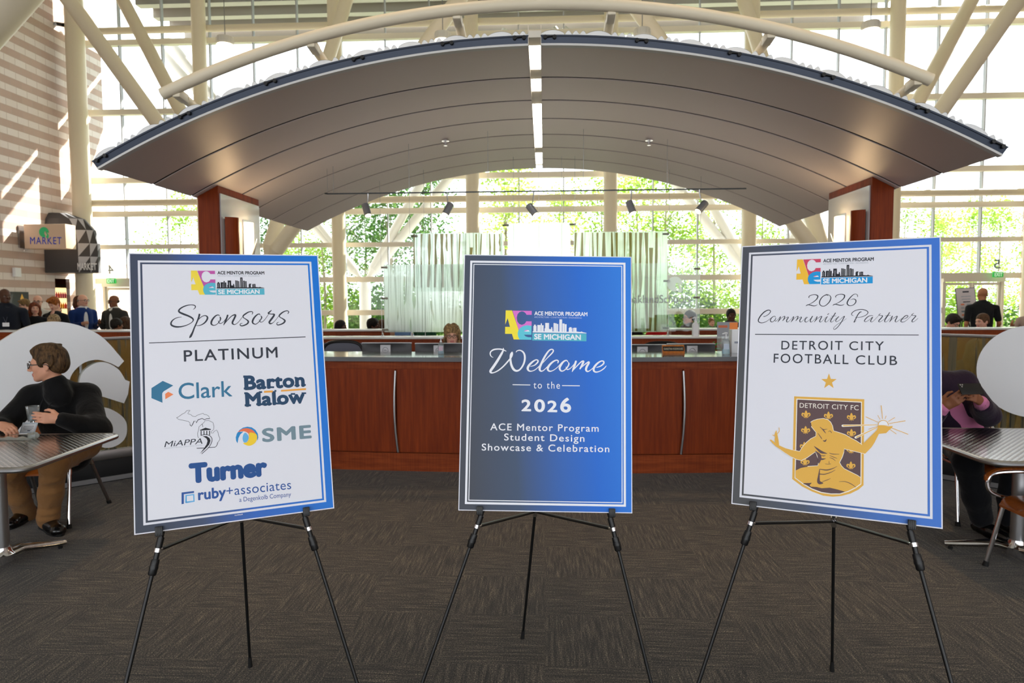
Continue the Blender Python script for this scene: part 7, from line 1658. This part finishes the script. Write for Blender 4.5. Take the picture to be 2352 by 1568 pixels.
# ------------------------------------------------------------------ seated man in black at the left table
A_ = lambda px, py, Y: at(px, py, Y=Y)
def near_man():
    hc = A_(110, 835, 4.50); r = thing('person', 'man in black sweatshirt and tan trousers seated at the left table holding a cup', 'person', (hc.x, 4.62, 0))
    fwd = Vector((-.95, -.30, -.06)).normalized(); up = Vector((-.05, -.03, 1)); s = 1.03
    B = Sdf(); L, R = add_head(B, hc, fwd, up, s)
    nk = A_(130, 884, 4.60); hipc = Vector((-3.47, 4.66, .52)); chest = A_(140, 955, 4.62)
    sR, sL = A_(74, 912, 4.54), A_(200, 908, 4.68); eR, eL = A_(2, 985, 4.32), A_(218, 985, 4.46)
    wR, wL = A_(-2, 975, 4.18), A_(138, 962, 4.25)
    hipR, hipL = hipc + Vector((-.10, 0, 0)), hipc + Vector((.10, 0, 0))
    kL, aL, tL = A_(124, 1064, 4.24), A_(110, 1200, 4.36), A_(140, 1229, 4.22)
    kR, aR, tR = A_(18, 1078, 4.30), A_(62, 1186, 4.56), A_(32, 1214, 4.40)
    B.cap(L(0, .03, -.15), nk, .054, .062, .03)
    fl = ((.25, 1, 0), .66)
    B.chain([hipc, chest, nk + Vector((.0, .01, -.06))], [.12, .11, .05], .03, fl); B.cap(sR, sL, .045, .045, .03)
    B.chain([sR, eR, wR], [.046, .042, .030], .03); B.chain([sL, eL, wL], [.046, .042, .029], .03)
    B.chain([hipR, kR, aR], [.075, .055, .040], .03); B.chain([hipL, kL, aL], [.075, .055, .040], .03)
    cup = A_(76, 951, 4.215)
    dL = (A_(72, 958, 4.165) - wL).normalized()
    add_hand(B, wL, dL, Vector((-.05, 1.0, -.1)), Vector((0, .2, 1)), 1.0, .5, k=.005, curls=(.20, .24, .28, .34))
    dR = (A_(34, 990, 4.12) - wR).normalized(); add_hand(B, wR, dR, Vector((.2, .3, -1)), Vector((.6, -.3, .3)), 1.0, .55, k=.005)
    B.build('body', [SKIN['fair'], LIP['fair']], .0052, r, lips_paint(L, s), relax=2)
    blk = cloth_mat('black sweatshirt', (13, 13, 15), wr=.35)
    C = Sdf(); C.chain([hipc + Vector((0, 0, -.03)), chest, nk + Vector((0, 0, -.10))], [.172, .170, .135], .06, fl)
    C.cap(sR + Vector((.01, 0, .0)), sL - Vector((.01, 0, 0)), .072, .072, .05); C.cap(sR, nk + Vector((0, 0, -.03)), .066, .070, .06); C.cap(sL, nk + Vector((0, 0, -.03)), .066, .070, .06)
    C.chain([sR, eR, eR + (wR - eR) * .90], [.082, .078, .052], .04); C.chain([sL, eL, eL + (wL - eL) * .93], [.086, .084, .048], .04)
    C.ell(eL + Vector((.01, .01, -.02)), (.085, .09, .085), .05); C.cap(eL + (wL - eL) * .86, eL + (wL - eL) * .95, .046, .044, .01)
    C.cap(nk + Vector((0, 0, -.06)), L(0, .034, -.142), .086, .070, .03); C.cap(L(0, .036, -.21), L(0, .030, -.145), .086, .070, .02); C.cap(L(0, .05, -.22), chest + Vector((0, 0, .10)), .085, .13, .04, fl); C.build('sweatshirt', blk, .010, r, relax=2)
    tan = cloth_mat('tan trousers', (140, 100, 60), wr=.4)
    G = Sdf(); G.cap(hipR + Vector((0, 0, .02)), hipL + Vector((0, 0, .02)), .115, .115, .05)
    for h, k, a in ((hipR, kR, aR), (hipL, kL, aL)): G.chain([h, k, k + (a - k) * .5, a + (k - a) * .10], [.098, .082, .070, .066], .04); G.cap(a + (k - a) * .10, a + (k - a) * .05, .068, .066, .01)
    for t, q in ((.25, .010), (.45, .008), (.8, .012), (.9, .010)): p = kL + (aL - kL) * t; G.ell(p + Vector((.02, -.03, 0)), (.06, .05, .014), .03)
    G.build('trousers', tan, .009, r, relax=2)
    for a, t in ((aL, tL), (aR, tR)):
        d = (t - a); d.z = 0; d.normalize(); F_ = Sdf(); a0 = Vector((a.x, a.y, .045))
        F_.chain([a0 - d * .05, a0 + d * .06, Vector((a.x, a.y, .036)) + d * .19], [.045, .043, .036], .03); F_.cap(a0, Vector((a.x, a.y, .12)), .044, .046, .02); F_.ell(Vector((a.x, a.y, .030)) + d * .20, (.045, .045, .032), .03)
        sh = F_.build('shoe', mat('black polished leather', (12, 12, 14), rough=.22, coat=.4), .008, r, relax=1)
        mb = MB(); o = [Vector((a.x, a.y, 0)) + d * u + Vector((-d.y, d.x, 0)) * v for u, v in smooth_pts([(-.095, 0), (-.07, .038), (.04, .038), (.14, .046), (.22, .030), (.25, 0), (.22, -.030), (.14, -.046), (.04, -.038), (-.07, -.038)], 3, True)]
        mb.prism([(p.x, p.y) for p in o], 0.0, .016, axis='z'); mb.build('sole', M_RUBBER, sh, smooth=30, world=True)
        mb = MB()
        for q in range(4): c = Vector((a.x, a.y, .086 - .008 * q)) + d * (.045 + .022 * q); mb.tube([c + Vector((-d.y, d.x, 0)) * .022, c + Vector((0, 0, .006)), c - Vector((-d.y, d.x, 0)) * .022], .003, 5)
        mb.build('lace', M_BLACK, sh, world=True)
    hm = hair_mat('brown hair', (76, 54, 34), (108, 80, 50)); rnd = random.Random(4)
    H = Sdf(); Rn = np.array(R); e = lambda p, q, k=.02, op='u': H.ell(L(*p), [v * s for v in q], k * s, Rn, op)
    e((0, .022, .048), (.082, .106, .088)); e((0, .062, .0), (.076, .070, .080), .02); e((0, -.034, .100), (.060, .050, .030), .025); e((0, -.066, .086), (.050, .022, .018), .02)
    for q in (-1, 1): e((q * .072, -.012, .020), (.016, .028, .040), .015)
    for k in range(26): x_, y_ = rnd.uniform(-.05, .05), rnd.uniform(-.06, .07); e((x_, y_, .048 + .086 * math.sqrt(max(.05, 1 - (x_ / .082) ** 2 - ((y_ - .022) / .106) ** 2))), (.012, .032, .011), .008)
    for k in range(18): e((rnd.choice((-1, 1)) * .080, rnd.uniform(.0, .055), rnd.uniform(.0, .060)), (.010, .014, .030), .008)
    H.ell(L(0, -.112, -.020), [.064 * s, .068 * s, .088 * s], .012, Rn, 's'); H.ell(L(0, -.02, -.13), [.13, .13, .085], .012, Rn, 's')
    for q in (-1, 1): H.ell(L(q * .092, .014, -.022), [.03, .024, .036], .008, Rn, 's')
    H.build('hair', hm, .006, r, relax=1)
    face_parts(r, L, R, s, True, hm)
    # lanyard, badge, watch
    b = A_(66, 982, 4.33); mb = MB(); up_ = Vector((.28, .12, .95)).normalized(); X_ = Vector((.97, .0, .02)).normalized()
    pl = lambda u, v: b + X_ * u + up_ * v
    mb.add([pl(-.055, -.038), pl(.055, -.038), pl(.055, .038), pl(-.055, .038)], [(0, 1, 2, 3)]); bd = mb.build('badge', mat('badge sleeve', (206, 214, 222), rough=.25), r, smooth=0, world=True)
    yo = Vector((0, -.002, 0)); mb = MB(); mb.add([p + yo for p in (pl(-.046, -.028), pl(.046, -.028), pl(.046, .026), pl(-.046, .026))], [(0, 1, 2, 3)]); mb.build('badge_card', M_WHITE, bd, smooth=0, world=True)
    mb = MB()
    for v, w in ((.012, .036), (.0, .036), (-.012, .03)): mb.add([p + yo * 2 for p in (pl(-w, v - .003), pl(w, v - .003), pl(w, v), pl(-w, v))], [(0, 1, 2, 3)])
    mb.add([p + yo * 2 for p in (pl(.0, -.024), pl(.02, -.024), pl(.02, -.016), pl(.0, -.016))], [(0, 1, 2, 3)]); mb.build('badge_print', mat('badge ink', (120, 126, 140), rough=.6), bd, smooth=0, world=True)
    mb = MB(); mb.tube([pl(0, .038), A_(84, 950, 4.40), A_(100, 915, 4.47), A_(112, 892, 4.54)], .004, 6); mb.tube([pl(.0, .038), A_(100, 950, 4.40), A_(126, 915, 4.47), A_(140, 890, 4.56)], .004, 6); mb.build('lanyard', mat('black lanyard', (22, 22, 26), rough=.8), bd, world=True)
    d = (wL - eL).normalized(); c = wL - d * .012; u = d.orthogonal().normalized(); v = d.cross(u)
    mb = MB(); mb.tube([c + (u * math.cos(t) + v * math.sin(t)) * .031 for t in [2 * math.pi * k / 20 for k in range(20)]], .007, 8, closed=True); wt = mb.build('watch_strap', mat('orange strap', (214, 104, 40), rough=.5), r, world=True)
    f = (Vector((0, 0, CAM_H)) - c); f = (f - d * f.dot(d)).normalized(); MB().tube([c + f * .030, c + f * .040], .018, 16).build('watch_face', M_CHROME, wt, world=True)
    # the cup he holds
    cu = thing('plastic_cup', 'clear plastic cup of water held by the seated man in black', 'cup', cup - Vector((0, 0, .045)))
    mb = MB(); mb.grid(lambda a, b_: ((.030 + .010 * b_) * math.cos(2 * math.pi * a), (.030 + .010 * b_) * math.sin(2 * math.pi * a), .098 * b_), 24, 4); mb.tube([(.040 * math.cos(t), .040 * math.sin(t), .098) for t in [2 * math.pi * k / 24 for k in range(24)]], .0018, 6, closed=True); mb.build('tumbler', glass_mat('cup plastic', tint=(238, 242, 246), haze=.14), cu)
    MB().lathe([(.029, .002), (.0335, .048)], 20).build('water', glass_mat('cup water', tint=(214, 224, 230), haze=.2), cu)
near_man()
# ------------------------------------------------------------------ seated person with a phone, half behind the right board
def near_phone():
    hc = A_(2108, 800, 4.78); r = thing('person', 'person in dark plum jacket and pink shirt holding a phone behind the right board', 'person', (3.04, 4.86, 0))
    fwd = Vector((.18, -.80, -.52)).normalized(); up = Vector((0.02, -.35, 1)); s = 1.0; sk = 'brown'
    B = Sdf(); L, R = add_head(B, hc, fwd, up, s)
    hipc = Vector((3.06, 4.88, .51)); chest = A_(2190, 935, 4.86); nk = A_(2138, 868, 4.88); sR, sL = A_(2092, 900, 4.80), A_(2212, 878, 4.90)
    eR, eL = A_(2118, 985, 4.58), A_(2268, 952, 4.66); wR, wL = A_(2166, 935, 4.44), A_(2252, 922, 4.50)
    hipR, hipL = hipc + Vector((-.10, 0, 0)), hipc + Vector((.10, 0, 0)); kR, aR = A_(2222, 1062, 4.40), A_(2258, 1205, 4.48); kL, aL = A_(2330, 1066, 4.44), A_(2318, 1205, 4.54)
    fl = ((-.1, 1, 0), .66); B.cap(L(0, .03, -.15), nk, .052, .058, .03); B.chain([hipc, chest, nk], [.12, .12, .06], .05, fl); B.cap(sR, sL, .05, .05, .04)
    B.chain([sR, eR, wR], [.045, .040, .029], .03); B.chain([sL, eL, wL], [.045, .040, .029], .03); B.chain([hipR, kR, aR], [.07, .05, .038], .03); B.chain([hipL, kL, aL], [.07, .05, .038], .03)
    ph = A_(2230, 893, 4.35)
    dR = (A_(2216, 905, 4.34) - wR).normalized(); add_hand(B, wR, dR, Vector((.25, .8, -.15)), Vector((-.3, -.2, 1)), 1.02, .4, k=.005, curls=(.30, .42, .5, .56))
    dL = (A_(2222, 896, 4.38) - wL).normalized(); add_hand(B, wL, dL, Vector((-.5, .75, -.1)), Vector((.2, .2, 1)), .98, .5, k=.005, curls=(.55, .58, .62, .66))
    B.build('body', [SKIN[sk], LIP[sk]], .0055, r, lips_paint(L, s), relax=2)
    plum = cloth_mat('dark plum jacket', (34, 20, 38)); pink = cloth_mat('pink shirt', (190, 112, 150))
    I = Sdf(); I.chain([hipc, chest, nk + Vector((0, 0, -.04))], [.150, .148, .09], .05, fl); I.cap(nk + Vector((0, 0, -.02)), L(0, .025, -.135), .066, .062, .02)
    for e_, w_ in ((eR, wR), (eL, wL)): I.cap(e_ + (w_ - e_) * .72, e_ + (w_ - e_) * .97, .048, .043, .01)
    I.build('shirt', pink, .010, r, relax=2)
    C = Sdf(); C.chain([hipc + Vector((0, .02, -.02)), chest + Vector((.0, .02, 0)), nk + Vector((0, .02, -.08))], [.178, .172, .12], .06, fl); C.cap(sR, sL, .072, .074, .05); C.cap(sL, nk, .066, .064, .05); C.cap(sR, nk, .066, .064, .05)
    C.chain([nk + Vector((.0, -.19, -.02)), chest + Vector((-.02, -.22, 0)), hipc + Vector((-.02, -.26, 0))], [.055, .105, .13], .03); C.P[-2] = C.P[-2][:4] + ('s',); C.P[-1] = C.P[-1][:4] + ('s',)
    C.chain([sR, eR, eR + (wR - eR) * .80], [.080, .072, .056], .04); C.chain([sL, eL, eL + (wL - eL) * .80], [.080, .074, .056], .04)
    for e_, w_ in ((eR, wR), (eL, wL)): C.cap(e_ + (w_ - e_) * .80, e_ + (w_ - e_) * 1.1, .046, .046, .006); C.P[-1] = C.P[-1][:4] + ('s',)
    C.build('jacket', plum, .010, r, relax=2)
    G = Sdf(); G.cap(hipR + Vector((0, 0, .02)), hipL + Vector((0, 0, .02)), .11, .11, .05)
    for h, k, a in ((hipR, kR, aR), (hipL, kL, aL)): G.chain([h, k, k + (a - k) * .55, a + (k - a) * .12], [.096, .080, .074, .068], .04)
    G.build('trousers', cloth_mat('black trousers', (12, 13, 18)), .010, r, relax=2)
    for a in (aR, aL):
        F_ = Sdf(); F_.chain([Vector((a.x, a.y + .05, .042)), Vector((a.x + .01, a.y - .06, .040)), Vector((a.x + .04, a.y - .17, .032))], [.044, .042, .034], .03); F_.cap(Vector((a.x, a.y, .05)), Vector((a.x, a.y, .12)), .042, .042, .02); F_.build('shoe', MATS['black polished leather'], .009, r)
    hm = hair_mat('black hair', (22, 18, 17)); add_hair('short', L, R, s, hm, r, .009, random.Random(2)); face_parts(r, L, R, s, False, hm)
    d = (wL - eL).normalized(); c = wL + d * .0; u = d.orthogonal().normalized(); v = d.cross(u); mb = MB()
    for k in range(12): t = 2 * math.pi * k / 12; mb.ball(c + (u * math.cos(t) + v * math.sin(t)) * .033, .0085, 8)
    mb.build('bracelet', mat('gold bracelet', (190, 170, 120), rough=.25, metal=.9), r, world=True)
    p = thing('phone', 'black phone held up in both hands by the person in pink shirt', 'phone', M=Matrix.Translation(ph) @ Matrix.Rotation(math.radians(8), 4, 'Z') @ Matrix.Rotation(math.radians(-32), 4, 'X') @ Matrix.Rotation(math.radians(90), 4, 'Y'))
    MB().box(-.038, .038, -.0045, .0045, -.078, .078, bev=.004).build('case', M_BLACK, p); MB().box(-.034, .034, .0046, .0052, -.072, .072).build('screen', mat('phone screen', (20, 22, 28), rough=.1), p)
    mb = MB(); mb.box(-.034, -.006, -.0065, -.0045, -.074, -.046, bev=.001); cb = mb.build('camera_bump', M_BLACK, p)
    for x, z in ((-.027, -.067), (-.027, -.053), (-.014, -.060)): MB().tube([(x, -.0066, z), (x, -.0076, z)], .005, 10).build('lens', M_CHROME, cb)
near_phone()
